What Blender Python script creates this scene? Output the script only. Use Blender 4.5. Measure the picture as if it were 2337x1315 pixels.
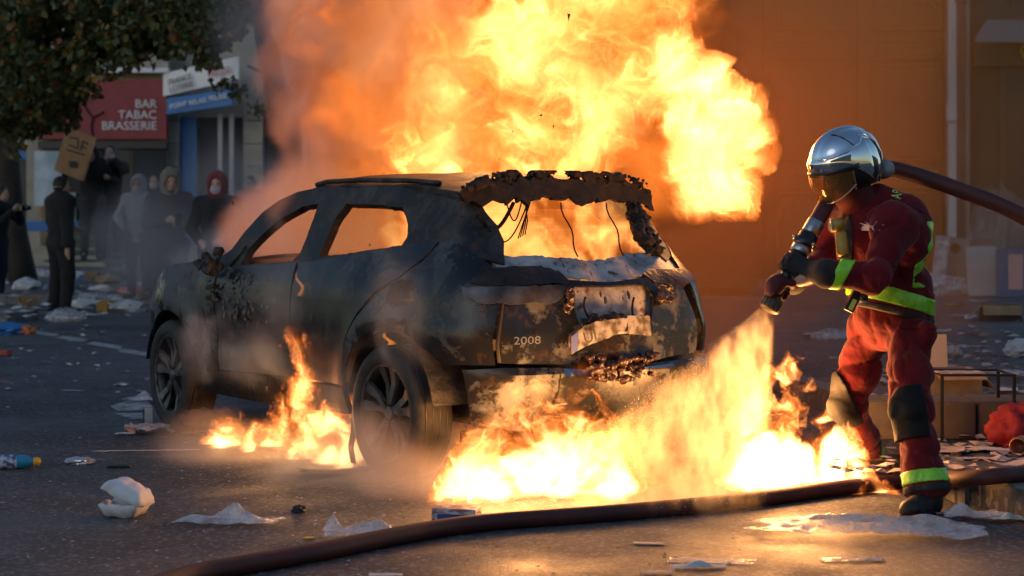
import bpy, bmesh, math, random
import numpy as np
from mathutils import Vector, Matrix, noise as mnoise
from mathutils.geometry import delaunay_2d_cdt

for _o in list(bpy.data.objects):
    bpy.data.objects.remove(_o)
scene = bpy.context.scene
COL = scene.collection
R = math.radians

# ------------------------------------------------------------------ camera
# a standing-crouching photographer's eye at 1.3 m, about 63 mm on full frame
PW, PH, PF, PCX, PHY, EYE = 2337.0, 1315.0, 4067.0, 1168.5, 490.0, 1.3
cam_data = bpy.data.cameras.new("camera")
cam = bpy.data.objects.new("camera", cam_data)
COL.objects.link(cam)
cam.location = (0, 0, EYE)
cam.rotation_euler = (R(90), 0, 0)
cam_data.sensor_width = 36.0
cam_data.lens = PF / PW * 36.0
cam_data.shift_y = -(PH / 2 - PHY) / PW
cam_data.clip_start = 0.1
cam_data.clip_end = 400.0
cam_data.dof.use_dof = True
cam_data.dof.focus_distance = 8.7
cam_data.dof.aperture_fstop = 3.2
scene.camera = cam

# ------------------------------------------------------------------ sky, sun, exposure (dusk under a pale sky)
SUN_EL, SUN_ROT = R(22), R(215)
world = bpy.data.worlds.new("World")
scene.world = world
world.use_nodes = True
_nt = world.node_tree
_nt.nodes.clear()
_sky = _nt.nodes.new("ShaderNodeTexSky")
_sky.sky_type = 'NISHITA'
_sky.sun_disc = False
_sky.sun_elevation = SUN_EL
_sky.sun_rotation = SUN_ROT
_sky.air_density = 1.4
_sky.dust_density = 0.6
_sky.ozone_density = 4.0
_bg = _nt.nodes.new("ShaderNodeBackground")
_bg.inputs["Strength"].default_value = 0.095
_wo = _nt.nodes.new("ShaderNodeOutputWorld")
_nt.links.new(_sky.outputs[0], _bg.inputs[0])
_nt.links.new(_bg.outputs[0], _wo.inputs[0])
_sd = bpy.data.lights.new("sun", 'SUN')
_sd.energy = 0.10
_sd.angle = R(40)
_sd.color = (1.0, 0.95, 0.9)
_sun = bpy.data.objects.new("sun", _sd)
COL.objects.link(_sun)
_dir = Vector((math.sin(SUN_ROT) * math.cos(SUN_EL), math.cos(SUN_ROT) * math.cos(SUN_EL), math.sin(SUN_EL)))
_sun.rotation_euler = _dir.to_track_quat('Z', 'Y').to_euler()

scene.view_settings.view_transform = 'Standard'
scene.view_settings.look = 'None'
scene.view_settings.exposure = 0.2
scene.view_settings.gamma = 1.0
scene.render.engine = 'CYCLES'
cy = scene.cycles
cy.use_denoising = True
try:
    cy.denoiser = 'OPENIMAGEDENOISE'
except Exception:
    pass
cy.max_bounces = 4
cy.diffuse_bounces = 2
cy.glossy_bounces = 3
cy.transmission_bounces = 4
cy.volume_bounces = 1
cy.transparent_max_bounces = 24
cy.sample_clamp_indirect = 4.0
cy.use_adaptive_sampling = True
cy.adaptive_threshold = 0.03
cy.adaptive_min_samples = 16
cy.volume_step_rate = 1.0
cy.volume_max_steps = 256
cy.caustics_reflective = False
cy.caustics_refractive = False


# ------------------------------------------------------------------ helpers
def at(px, py, Y):
    """photo pixel at depth Y -> world point"""
    return Vector(((px - PCX) / PF * Y, Y, EYE - (py - PHY) / PF * Y))


def onground(px, py, z=0.0):
    Y = (EYE - z) * PF / (py - PHY)
    return at(px, py, Y)


def tag(o, label=None, cat=None, group=None, kind=None):
    if label: o["label"] = label
    if cat: o["category"] = cat
    if group: o["group"] = group
    if kind: o["kind"] = kind
    return o


def empty(name, loc=(0, 0, 0), rz=0.0, parent=None):
    o = bpy.data.objects.new(name, None)
    COL.objects.link(o)
    o.location = loc
    o.rotation_euler = (0, 0, rz)
    o.empty_display_size = 0.1
    o.parent = parent
    return o


def link_mesh(name, me, mat=None, parent=None, smooth=False):
    if mat is not None and len(me.materials) == 0:
        me.materials.append(mat)
    o = bpy.data.objects.new(name, me)
    COL.objects.link(o)
    o.parent = parent
    if smooth and len(me.polygons):
        me.polygons.foreach_set("use_smooth", np.ones(len(me.polygons), dtype=bool))
    return o


def mesh_np(name, verts, faces, mat=None, parent=None, smooth=True):
    """mesh from numpy verts and an (n,3) or (n,4) face array"""
    verts = np.asarray(verts, dtype=np.float32)
    faces = np.asarray(faces, dtype=np.int32)
    k = faces.shape[1]
    me = bpy.data.meshes.new(name)
    me.vertices.add(len(verts)); me.vertices.foreach_set("co", verts.ravel())
    me.loops.add(faces.size); me.loops.foreach_set("vertex_index", faces.ravel())
    me.polygons.add(len(faces))
    me.polygons.foreach_set("loop_start", np.arange(0, faces.size, k, dtype=np.int32))
    me.polygons.foreach_set("loop_total", np.full(len(faces), k, dtype=np.int32))
    me.update(calc_edges=True)
    return link_mesh(name, me, mat, parent, smooth)


def mesh_py(name, verts, faces, mat=None, parent=None, smooth=False):
    me = bpy.data.meshes.new(name)
    me.from_pydata([tuple(v) for v in verts], [], faces)
    me.update()
    return link_mesh(name, me, mat, parent, smooth)


def bm_obj(name, bm, mat=None, parent=None, smooth=False, normals=True):
    if normals:
        bmesh.ops.recalc_face_normals(bm, faces=bm.faces)
    me = bpy.data.meshes.new(name)
    bm.to_mesh(me)
    bm.free()
    return link_mesh(name, me, mat, parent, smooth)


def bm_box(bm, c, s, M=None, bevel=0.0):
    """box of size s centred on c, optionally bevelled and transformed by M"""
    r = bmesh.ops.create_cube(bm, size=1.0)
    vs = r["verts"]
    for v in vs:
        v.co = Vector((v.co.x * s[0], v.co.y * s[1], v.co.z * s[2]))
    if bevel > 0:
        es = list({e for v in vs for e in v.link_edges})
        rb = bmesh.ops.bevel(bm, geom=es, offset=bevel, segments=2, affect='EDGES', profile=0.6)
        vs = list({v for v in rb["verts"]} | {v for v in vs if v.is_valid})
    for v in vs:
        v.co = v.co + Vector(c)
        if M is not None:
            v.co = M @ v.co
    return vs


def box(name, c, s, mat, parent=None, bevel=0.0, M=None):
    bm = bmesh.new()
    bm_box(bm, c, s, M, bevel)
    return bm_obj(name, bm, mat, parent)


def catmull(pts, n):
    """smooth polyline through pts"""
    P = [Vector(p) for p in pts]
    P = [2 * P[0] - P[1]] + P + [2 * P[-1] - P[-2]]
    out = []
    segs = len(P) - 3
    for i in range(segs):
        p0, p1, p2, p3 = P[i:i + 4]
        m = max(1, round(n / segs))
        for k in range(m):
            t = k / m
            out.append(0.5 * ((2 * p1) + (p2 - p0) * t + (2 * p0 - 5 * p1 + 4 * p2 - p3) * t * t + (3 * p1 - p0 - 3 * p2 + p3) * t ** 3))
    out.append(P[-2])
    return out


def tube_data(path, rad, sides=10, cap=True):
    """sweep a circle along a path; rad is a number or one per point (or (a,b) ellipse)"""
    P = [Vector(p) for p in path]
    n = len(P)
    rr = rad if isinstance(rad, (list, tuple)) and len(rad) == n else [rad] * n
    V, Fc = [], []
    up = None
    for i in range(n):
        t = (P[min(i + 1, n - 1)] - P[max(i - 1, 0)])
        if t.length < 1e-9: t = Vector((0, 0, 1))
        t.normalize()
        if up is None:
            up = Vector((0, 0, 1)) if abs(t.z) < 0.9 else Vector((1, 0, 0))
        u = t.cross(up)
        if u.length < 1e-6: u = t.orthogonal()
        u.normalize()
        w = u.cross(t).normalized()
        up = w
        a, b = rr[i] if isinstance(rr[i], (list, tuple)) else (rr[i], rr[i])
        for k in range(sides):
            an = 2 * math.pi * k / sides
            V.append(P[i] + u * (a * math.cos(an)) + w * (b * math.sin(an)))
    for i in range(n - 1):
        for k in range(sides):
            k2 = (k + 1) % sides
            Fc.append((i * sides + k, i * sides + k2, (i + 1) * sides + k2, (i + 1) * sides + k))
    if cap:
        Fc.append(tuple(range(sides))[::-1])
        Fc.append(tuple(range((n - 1) * sides, n * sides)))
    return V, Fc


def tube(name, path, rad, mat, parent=None, sides=10, smooth=True):
    V, Fc = tube_data(path, rad, sides)
    return mesh_py(name, V, Fc, mat, parent, smooth)


def lathe(name, prof, mat, parent=None, seg=32, M=None, smooth=True, closed=False):
    """revolve (r, h) profile round the local z axis"""
    V, Fc = [], []
    n = len(prof)
    for i in range(seg):
        a = 2 * math.pi * i / seg
        for r, h in prof:
            p = Vector((r * math.cos(a), r * math.sin(a), h))
            V.append(M @ p if M is not None else p)
    for i in range(seg):
        j = (i + 1) % seg
        for k in range(n if closed else n - 1):
            k2 = (k + 1) % n
            Fc.append((i * n + k, j * n + k, j * n + k2, i * n + k2))
    return mesh_py(name, V, Fc, mat, parent, smooth)


# ------------------------------------------------------------------ materials
MATS = {}


def nodes_of(name):
    m = bpy.data.materials.new(name)
    m.use_nodes = True
    nt = m.node_tree
    return m, nt, nt.nodes["Principled BSDF"], nt.nodes["Material Output"]


def mat(name, col, rough=0.6, metal=0.0, col2=None, scale=8.0, bump=0.0, bscale=40.0, spec=0.5, detail=5.0, ramp=(0.35, 0.65),
        rough2=None, coat=0.0, trans=0.0, alpha=1.0, sheen=0.0, emit=None, estr=0.0, bdist=0.01, coords="Object", stretch=None):
    """principled material: two colours mixed by noise, noise roughness, noise bump"""
    if name in MATS:
        return MATS[name]
    m, nt, p, out = nodes_of(name)
    N, L = nt.nodes, nt.links
    p.inputs["Base Color"].default_value = (*col, 1)
    p.inputs["Roughness"].default_value = rough
    p.inputs["Metallic"].default_value = metal
    p.inputs["Specular IOR Level"].default_value = spec
    p.inputs["Coat Weight"].default_value = coat
    p.inputs["Transmission Weight"].default_value = trans
    p.inputs["Alpha"].default_value = alpha
    p.inputs["Sheen Weight"].default_value = sheen
    if emit:
        p.inputs["Emission Color"].default_value = (*emit, 1)
        p.inputs["Emission Strength"].default_value = estr
    tc = N.new("ShaderNodeTexCoord")
    vec = tc.outputs[coords]
    if stretch:
        mp = N.new("ShaderNodeMapping")
        mp.inputs["Scale"].default_value = stretch
        L.new(vec, mp.inputs["Vector"]); vec = mp.outputs[0]
    if col2 is not None or rough2 is not None:
        nz = N.new("ShaderNodeTexNoise")
        nz.inputs["Scale"].default_value = scale
        nz.inputs["Detail"].default_value = detail
        L.new(vec, nz.inputs["Vector"])
        cr = N.new("ShaderNodeValToRGB")
        cr.color_ramp.elements[0].position = ramp[0]
        cr.color_ramp.elements[1].position = ramp[1]
        cr.color_ramp.elements[0].color = (0, 0, 0, 1)
        cr.color_ramp.elements[1].color = (1, 1, 1, 1)
        L.new(nz.outputs["Fac"], cr.inputs[0])
        if col2 is not None:
            mx = N.new("ShaderNodeMix"); mx.data_type = 'RGBA'
            mx.inputs["A"].default_value = (*col, 1)
            mx.inputs["B"].default_value = (*col2, 1)
            L.new(cr.outputs[0], mx.inputs["Factor"])
            L.new(mx.outputs["Result"], p.inputs["Base Color"])
        if rough2 is not None:
            mr = N.new("ShaderNodeMapRange")
            mr.inputs["To Min"].default_value = rough
            mr.inputs["To Max"].default_value = rough2
            L.new(cr.outputs[0], mr.inputs["Value"])
            L.new(mr.outputs[0], p.inputs["Roughness"])
    if bump > 0:
        nb = N.new("ShaderNodeTexNoise")
        nb.inputs["Scale"].default_value = bscale
        nb.inputs["Detail"].default_value = 6.0
        L.new(vec, nb.inputs["Vector"])
        bp = N.new("ShaderNodeBump")
        bp.inputs["Strength"].default_value = bump
        bp.inputs["Distance"].default_value = bdist
        L.new(nb.outputs["Fac"], bp.inputs["Height"])
        L.new(bp.outputs[0], p.inputs["Normal"])
    MATS[name] = m
    return m


# ------------------------------------------------------------------ fields on grids: noise, advection, surfaces
def _interp_matrix(N, n):
    """N samples of a periodic-free cubic B-spline over n+3 lattice values"""
    x = np.linspace(0, n - 1e-6, N)
    i = np.floor(x).astype(int)
    t = x - i
    w = np.stack([(1 - t) ** 3, 3 * t ** 3 - 6 * t ** 2 + 4, -3 * t ** 3 + 3 * t ** 2 + 3 * t + 1, t ** 3]) / 6.0
    M = np.zeros((N, n + 3), dtype=np.float32)
    for k in range(4):
        M[np.arange(N), i + k] += w[k]
    return M


def lattice_noise(shape, cells, rng):
    c = [max(1, int(round(v))) for v in cells]
    a = rng.standard_normal([v + 3 for v in c]).astype(np.float32)
    a = np.tensordot(_interp_matrix(shape[0], c[0]), a, axes=(1, 0))
    a = np.einsum('ij,kjl->kil', _interp_matrix(shape[1], c[1]), a, optimize=True)
    a = a @ _interp_matrix(shape[2], c[2]).T
    return a


def fbm_grid(shape, size, wave, octaves, rng, gain=0.5, stretch=(1, 1, 1)):
    """fractal noise; size = world size of the grid, wave = first wavelength in metres"""
    out = np.zeros(shape, dtype=np.float32)
    amp, tot, w = 1.0, 0.0, wave
    for _ in range(octaves):
        out += amp * lattice_noise(shape, [size[k] / (w * stretch[k]) for k in range(3)], rng)
        tot += amp * amp
        amp *= gain
        w *= 0.5
    return out / (math.sqrt(tot) * 0.55)


def trilin(a, p):
    """sample grid a at float index positions p (3, ...)"""
    s = a.shape
    q = [np.clip(p[k], 0, s[k] - 1.001) for k in range(3)]
    i = [v.astype(np.int32) for v in q]
    f = [(q[k] - i[k]).astype(np.float32) for k in range(3)]
    flat = a.ravel()
    base = (i[0] * s[1] + i[1]) * s[2] + i[2]
    sy, sx = s[2], s[1] * s[2]
    c00 = flat[base] * (1 - f[2]) + flat[base + 1] * f[2]
    c01 = flat[base + sy] * (1 - f[2]) + flat[base + sy + 1] * f[2]
    c10 = flat[base + sx] * (1 - f[2]) + flat[base + sx + 1] * f[2]
    c11 = flat[base + sx + sy] * (1 - f[2]) + flat[base + sx + sy + 1] * f[2]
    c0 = c00 * (1 - f[1]) + c01 * f[1]
    c1 = c10 * (1 - f[1]) + c11 * f[1]
    return c0 * (1 - f[0]) + c1 * f[0]


def curl_warp(shape, size, wave, amount, rng, steps=5, octaves=2):
    """index positions of a grid carried backwards through a swirling, divergence-free flow"""
    h = [max(12, s // 2) for s in shape]
    sp = [size[k] / (h[k] - 1) for k in range(3)]
    pot = [fbm_grid(h, size, wave, octaves, rng) * wave for _ in range(3)]
    g = [np.gradient(pot[k], *sp) for k in range(3)]
    v = [g[2][1] - g[1][2], g[0][2] - g[2][0], g[1][0] - g[0][1]]
    sc = float(np.sqrt(np.mean(v[0] ** 2 + v[1] ** 2 + v[2] ** 2))) + 1e-6
    idx = np.indices(h, dtype=np.float32)
    p = [idx[k].copy() for k in range(3)]
    dt = amount / steps / sc
    for _ in range(steps):
        vv = [trilin(v[k], p) for k in range(3)]
        for k in range(3):
            p[k] -= dt * vv[k] / sp[k]
    d = [(p[k] - idx[k]) * (shape[k] - 1) / (h[k] - 1) for k in range(3)]
    return d, h


def upsample(a, shape):
    g = np.meshgrid(*[np.linspace(0, a.shape[k] - 1, shape[k], dtype=np.float32) for k in range(3)], indexing='ij')
    return trilin(a, g)


def lin_matrix(N, n):
    x = np.linspace(0, n - 1.0001, N); i = x.astype(int); t = x - i
    M = np.zeros((N, n), dtype=np.float32)
    M[np.arange(N), i] = 1 - t; M[np.arange(N), i + 1] += t
    return M


def upsample_lin(a, shape):
    a = np.tensordot(lin_matrix(shape[0], a.shape[0]), a, axes=(1, 0))
    a = np.einsum('ij,kjl->kil', lin_matrix(shape[1], a.shape[1]), a, optimize=True)
    return a @ lin_matrix(shape[2], a.shape[2]).T


def surface_net(F, lo, step, iso=0.0):
    """naive surface nets of the solid F<iso; returns verts, quads"""
    S = F < iso
    s0 = F.shape
    n = [v - 1 for v in s0]
    cnt = np.zeros(n, dtype=np.int8)
    for dx in (0, 1):
        for dy in (0, 1):
            for dz in (0, 1):
                cnt += S[dx:dx + n[0], dy:dy + n[1], dz:dz + n[2]]
    act = (cnt > 0) & (cnt < 8)
    ci = np.argwhere(act)
    ids = np.full(n, -1, dtype=np.int32)
    ids[act] = np.arange(len(ci), dtype=np.int32)
    acc = np.zeros((len(ci), 3), dtype=np.float64)
    num = np.zeros(len(ci))
    corners = [(0, 0, 0), (1, 0, 0), (0, 1, 0), (1, 1, 0), (0, 0, 1), (1, 0, 1), (0, 1, 1), (1, 1, 1)]
    for a in range(8):
        for b in range(a + 1, 8):
            ca, cb = np.array(corners[a]), np.array(corners[b])
            if np.abs(ca - cb).sum() != 1:
                continue
            va = F[ci[:, 0] + ca[0], ci[:, 1] + ca[1], ci[:, 2] + ca[2]] - iso
            vb = F[ci[:, 0] + cb[0], ci[:, 1] + cb[1], ci[:, 2] + cb[2]] - iso
            m = (va < 0) != (vb < 0)
            t = np.zeros(len(ci))
            t[m] = va[m] / (va[m] - vb[m])
            acc[m] += ca + (cb - ca) * t[m][:, None]
            num[m] += 1
    V = (ci + acc / np.maximum(num, 1)[:, None]) * np.asarray(step) + np.asarray(lo)
    Q = []
    for ax in range(3):
        o1, o2 = [(1, 2), (2, 0), (0, 1)][ax]
        sl0 = [slice(1, -1)] * 3; sl1 = [slice(1, -1)] * 3
        sl0[ax] = slice(0, -1); sl1[ax] = slice(1, None)
        A, B = S[tuple(sl0)], S[tuple(sl1)]
        e = np.argwhere(A != B)
        if not len(e): continue
        off = np.ones(3, dtype=int); off[ax] = 0
        g = e + off
        flip = A[e[:, 0], e[:, 1], e[:, 2]]
        d1 = np.zeros(3, dtype=int); d1[o1] = 1
        d2 = np.zeros(3, dtype=int); d2[o2] = 1
        def cell(c): return ids[c[:, 0], c[:, 1], c[:, 2]]
        q = np.stack([cell(g - d1 - d2), cell(g - d2), cell(g), cell(g - d1)], axis=1)
        q[~flip] = q[~flip][:, ::-1]
        Q.append(q)
    Q = np.concatenate(Q) if Q else np.zeros((0, 4), dtype=np.int32)
    Q = Q[(Q >= 0).all(axis=1)]
    return V, Q


_VOL_TREE = {}


def volume_tree():
    """node group: turns a cloud of values (attribute d on the vertices, one per grid point) into a fog volume"""
    if "t" in _VOL_TREE:
        return _VOL_TREE["t"]
    t = bpy.data.node_groups.new("fog_from_values", 'GeometryNodeTree')
    itf = t.interface
    itf.new_socket("Geometry", in_out='INPUT', socket_type='NodeSocketGeometry')
    for nm in ("Min", "Max", "Count"):
        itf.new_socket(nm, in_out='INPUT', socket_type='NodeSocketVector')
    for nm in ("NX", "NY", "NZ"):
        itf.new_socket(nm, in_out='INPUT', socket_type='NodeSocketInt')
    itf.new_socket("Material", in_out='INPUT', socket_type='NodeSocketMaterial')
    itf.new_socket("Geometry", in_out='OUTPUT', socket_type='NodeSocketGeometry')
    N, L = t.nodes, t.links
    gi, go = N.new("NodeGroupInput"), N.new("NodeGroupOutput")
    pos = N.new("GeometryNodeInputPosition")

    def vm(op, a, b):
        n = N.new("ShaderNodeVectorMath"); n.operation = op
        L.new(a, n.inputs[0])
        if b is not None: L.new(b, n.inputs[1])
        return n.outputs[0]

    def fm(op, a, b):
        n = N.new("ShaderNodeMath"); n.operation = op
        for k, v in enumerate((a, b)):
            if v is None: continue
            if isinstance(v, (int, float)): n.inputs[k].default_value = v
            else: L.new(v, n.inputs[k])
        return n.outputs[0]
    rel = vm('DIVIDE', vm('SUBTRACT', pos.outputs[0], gi.outputs["Min"]), vm('SUBTRACT', gi.outputs["Max"], gi.outputs["Min"]))
    one = N.new("ShaderNodeCombineXYZ")
    for k in range(3): one.inputs[k].default_value = 1.0
    ij = vm('MULTIPLY', rel, vm('SUBTRACT', gi.outputs["Count"], one.outputs[0]))
    sp = N.new("ShaderNodeSeparateXYZ"); L.new(ij, sp.inputs[0])
    sc = N.new("ShaderNodeSeparateXYZ"); L.new(gi.outputs["Count"], sc.inputs[0])

    def im(op, a, b):
        n = N.new("FunctionNodeIntegerMath"); n.operation = op
        L.new(a, n.inputs[0]); L.new(b, n.inputs[1])
        return n.outputs[0]

    def rnd(v):
        n = N.new("FunctionNodeFloatToInt"); n.rounding_mode = 'ROUND'
        L.new(v, n.inputs[0]); return n.outputs[0]
    ix, iy, iz = (rnd(sp.outputs[k]) for k in range(3))
    idx = im('ADD', im('MULTIPLY', im('ADD', im('MULTIPLY', ix, gi.outputs["NY"]), iy), gi.outputs["NZ"]), iz)
    at_ = N.new("GeometryNodeInputNamedAttribute"); at_.data_type = 'FLOAT'
    at_.inputs["Name"].default_value = "d"
    si = N.new("GeometryNodeSampleIndex"); si.data_type = 'FLOAT'; si.domain = 'POINT'
    L.new(gi.outputs["Geometry"], si.inputs["Geometry"])
    L.new(at_.outputs[0], si.inputs["Value"])
    L.new(idx, si.inputs["Index"])
    vc = N.new("GeometryNodeVolumeCube")
    L.new(si.outputs[0], vc.inputs["Density"])
    L.new(gi.outputs["Min"], vc.inputs["Min"]); L.new(gi.outputs["Max"], vc.inputs["Max"])
    L.new(gi.outputs["NX"], vc.inputs["Resolution X"]); L.new(gi.outputs["NY"], vc.inputs["Resolution Y"]); L.new(gi.outputs["NZ"], vc.inputs["Resolution Z"])
    sm = N.new("GeometryNodeSetMaterial")
    L.new(vc.outputs[0], sm.inputs["Geometry"]); L.new(gi.outputs["Material"], sm.inputs["Material"])
    L.new(sm.outputs[0], go.inputs[0])
    _VOL_TREE["t"] = t
    return t


def fog(name, D, lo, hi, material, parent=None):
    """a soft volume object whose density is the array D over the box lo..hi"""
    nx, ny, nz = D.shape
    me = bpy.data.meshes.new(name)
    me.vertices.add(D.size)
    a = me.attributes.new("d", 'FLOAT', 'POINT')
    a.data.foreach_set("value", np.ascontiguousarray(D, dtype=np.float32).ravel())
    o = link_mesh(name, me, material, parent)
    md = o.modifiers.new("fog", 'NODES')
    t = volume_tree()
    md.node_group = t
    ids = {s.name: s.identifier for s in t.interface.items_tree if s.in_out == 'INPUT'}
    md[ids["Min"]] = tuple(map(float, lo)); md[ids["Max"]] = tuple(map(float, hi))
    md[ids["Count"]] = (float(nx), float(ny), float(nz))
    md[ids["NX"]] = nx; md[ids["NY"]] = ny; md[ids["NZ"]] = nz
    md[ids["Material"]] = material
    return o


def npv(v): return np.array(v, float)


def text_obj(body, size, loc, rot, material, parent, name="lettering", ext=0.002, align='CENTER', shear=0.0):
    c = bpy.data.curves.new(name, 'FONT'); c.body = body; c.size = size; c.extrude = ext; c.align_x = align; c.align_y = 'CENTER'; c.shear = shear
    c.resolution_u = 3
    tmp = bpy.data.objects.new(name + "_curve", c); COL.objects.link(tmp)
    bpy.context.view_layer.update()
    me = bpy.data.meshes.new_from_object(tmp.evaluated_get(bpy.context.evaluated_depsgraph_get()))
    bpy.data.objects.remove(tmp); bpy.data.curves.remove(c)
    me.materials.clear()
    o = link_mesh(name, me, material, parent)
    o.location = loc; o.rotation_euler = rot
    return o

# ================================================================== ground
def ground_material(name, col, col2, glint=0.25, wet=None, scale=150.0, patch=0.35):
    """asphalt: stone chips, worn patches, damp film"""
    m, nt, p, out = nodes_of(name)
    N, L = nt.nodes, nt.links
    tc = N.new("ShaderNodeTexCoord")
    vo = N.new("ShaderNodeTexVoronoi"); vo.inputs["Scale"].default_value = scale; vo.inputs["Randomness"].default_value = 1.0
    L.new(tc.outputs["Object"], vo.inputs["Vector"])
    big = N.new("ShaderNodeTexNoise"); big.inputs["Scale"].default_value = patch; big.inputs["Detail"].default_value = 8
    L.new(tc.outputs["Object"], big.inputs["Vector"])
    fine = N.new("ShaderNodeTexNoise"); fine.inputs["Scale"].default_value = 130; fine.inputs["Detail"].default_value = 4; fine.inputs["Roughness"].default_value = .7
    L.new(tc.outputs["Object"], fine.inputs["Vector"])
    sv = N.new("ShaderNodeSeparateColor"); L.new(vo.outputs["Color"], sv.inputs[0])
    mx = N.new("ShaderNodeMix"); mx.data_type = 'RGBA'
    mx.inputs["A"].default_value = (*col, 1); mx.inputs["B"].default_value = (*col2, 1)
    f = N.new("ShaderNodeMath"); f.operation = 'MULTIPLY_ADD'; f.inputs[1].default_value = 0.6; 
    L.new(sv.outputs[0], f.inputs[0])
    r = N.new("ShaderNodeMapRange"); r.inputs["From Min"].default_value = .35; r.inputs["From Max"].default_value = .7; r.inputs["To Min"].default_value = -.1; r.inputs["To Max"].default_value = .5
    L.new(big.outputs["Fac"], r.inputs["Value"]); L.new(r.outputs[0], f.inputs[2])
    L.new(f.outputs[0], mx.inputs["Factor"]); mx.clamp_factor = True
    chip = N.new("ShaderNodeTexVoronoi"); chip.inputs["Scale"].default_value = scale * .42
    L.new(tc.outputs["Object"], chip.inputs["Vector"])
    sc2 = N.new("ShaderNodeSeparateColor"); L.new(chip.outputs["Color"], sc2.inputs[0])
    st = N.new("ShaderNodeMapRange"); st.inputs["From Min"].default_value = .80; st.inputs["From Max"].default_value = .86; st.inputs["To Max"].default_value = .75
    L.new(sc2.outputs[1], st.inputs["Value"])
    mc = N.new("ShaderNodeMix"); mc.data_type = 'RGBA'; mc.inputs["B"].default_value = (*[min(1, v * 1.9) for v in col2], 1)
    L.new(st.outputs[0], mc.inputs["Factor"]); L.new(mx.outputs["Result"], mc.inputs["A"])
    L.new(mc.outputs["Result"], p.inputs["Base Color"])
    rr = N.new("ShaderNodeMapRange"); rr.inputs["From Min"].default_value = .38; rr.inputs["From Max"].default_value = .62
    rr.inputs["To Min"].default_value = wet if wet else .55; rr.inputs["To Max"].default_value = .85
    b2 = N.new("ShaderNodeTexNoise"); b2.inputs["Scale"].default_value = 1.1; b2.inputs["Detail"].default_value = 6
    L.new(tc.outputs["Object"], b2.inputs["Vector"]); L.new(b2.outputs["Fac"], rr.inputs["Value"])
    L.new(rr.outputs[0], p.inputs["Roughness"])
    ht = N.new("ShaderNodeMath"); ht.operation = 'MULTIPLY_ADD'; ht.inputs[1].default_value = -.25
    L.new(vo.outputs["Distance"], ht.inputs[0]); L.new(fine.outputs["Fac"], ht.inputs[2])
    bp = N.new("ShaderNodeBump"); bp.inputs["Strength"].default_value = 1.0; bp.inputs["Distance"].default_value = .009
    L.new(ht.outputs[0], bp.inputs["Height"]); L.new(bp.outputs[0], p.inputs["Normal"])
    MATS[name] = m
    return m


M_ROAD = ground_material("asphalt", (0.020, 0.022, 0.026), (0.095, 0.101, 0.112), wet=.36)
M_PAVE = ground_material("pavement_tar", (0.055, 0.053, 0.052), (0.12, 0.115, 0.11), wet=.6, scale=70)
M_KERB = mat("granite_kerb", (0.19, 0.185, 0.18), 0.8, col2=(0.11, 0.105, 0.10), scale=14, bump=.5, bscale=40)
M_MARK = mat("road_paint", (0.42, 0.42, 0.41), 0.7, col2=(0.16, 0.16, 0.16), scale=9, ramp=(.42, .62), bump=.2, bscale=60)


def sheet(name, pts, z, m, cut=None):
    bm = bmesh.new()
    bm.faces.new([bm.verts.new((x, y, z)) for x, y in pts])
    o = bm_obj(name, bm, m, None)
    tag(o, kind="structure")
    return o


sheet("road", [(-120, -6), (120, -6), (120, 160), (-120, 160)], 0.0, M_ROAD)

# far pavement on the left, behind the onlookers: kerb from (0,690) past (320,690) to the right behind the car
def prism(name, pts, z0, z1, m, parent=None, kind=None):
    bm = bmesh.new()
    lo = [bm.verts.new((x, y, z0)) for x, y in pts]; hi = [bm.verts.new((x, y, z1)) for x, y in pts]
    n = len(pts)
    bm.faces.new(hi); bm.faces.new(lo[::-1])
    for i in range(n): bm.faces.new((lo[i], lo[(i + 1) % n], hi[(i + 1) % n], hi[i]))
    o = bm_obj(name, bm, m, parent)
    if kind: tag(o, kind=kind)
    return o


PVL = 0.13
kl0, kl1 = Vector((-30.0, 27.4)), Vector((3.6, 25.2))
kd = (kl1 - kl0).normalized(); kn = Vector((-kd.y, kd.x))
pavL = prism("pavement", [kl0 + kn * .30, kl1 + kn * .30, (4.0, 60), (-60, 60), (-60, kl0.y)], -.2, PVL - .004, M_PAVE, None, "structure")
nst = 30
for i in range(nst):                                                       # kerb stones, one by one
    a = kl0 + (kl1 - kl0) * (i / nst); L_ = (kl1 - kl0).length / nst
    k = box("kerb_stone", (0, 0, 0), (L_ - .012, .30, .33), M_KERB, pavL, .012)
    c = a + kd * L_ / 2 + kn * .15
    k.location = (c.x, c.y, PVL - .165 + .003 * ((i * 7) % 3)); k.rotation_euler = (0, 0, math.atan2(kd.y, kd.x))
# a traffic island's end at the left edge
isl = prism("traffic_island", [(-7.2, 21.4), (-6.05, 21.35), (-5.87, 21.8), (-5.95, 22.4), (-7.4, 22.6), (-9, 22.6), (-9, 21.4)], -.1, .12, M_KERB, None, "structure")

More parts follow.
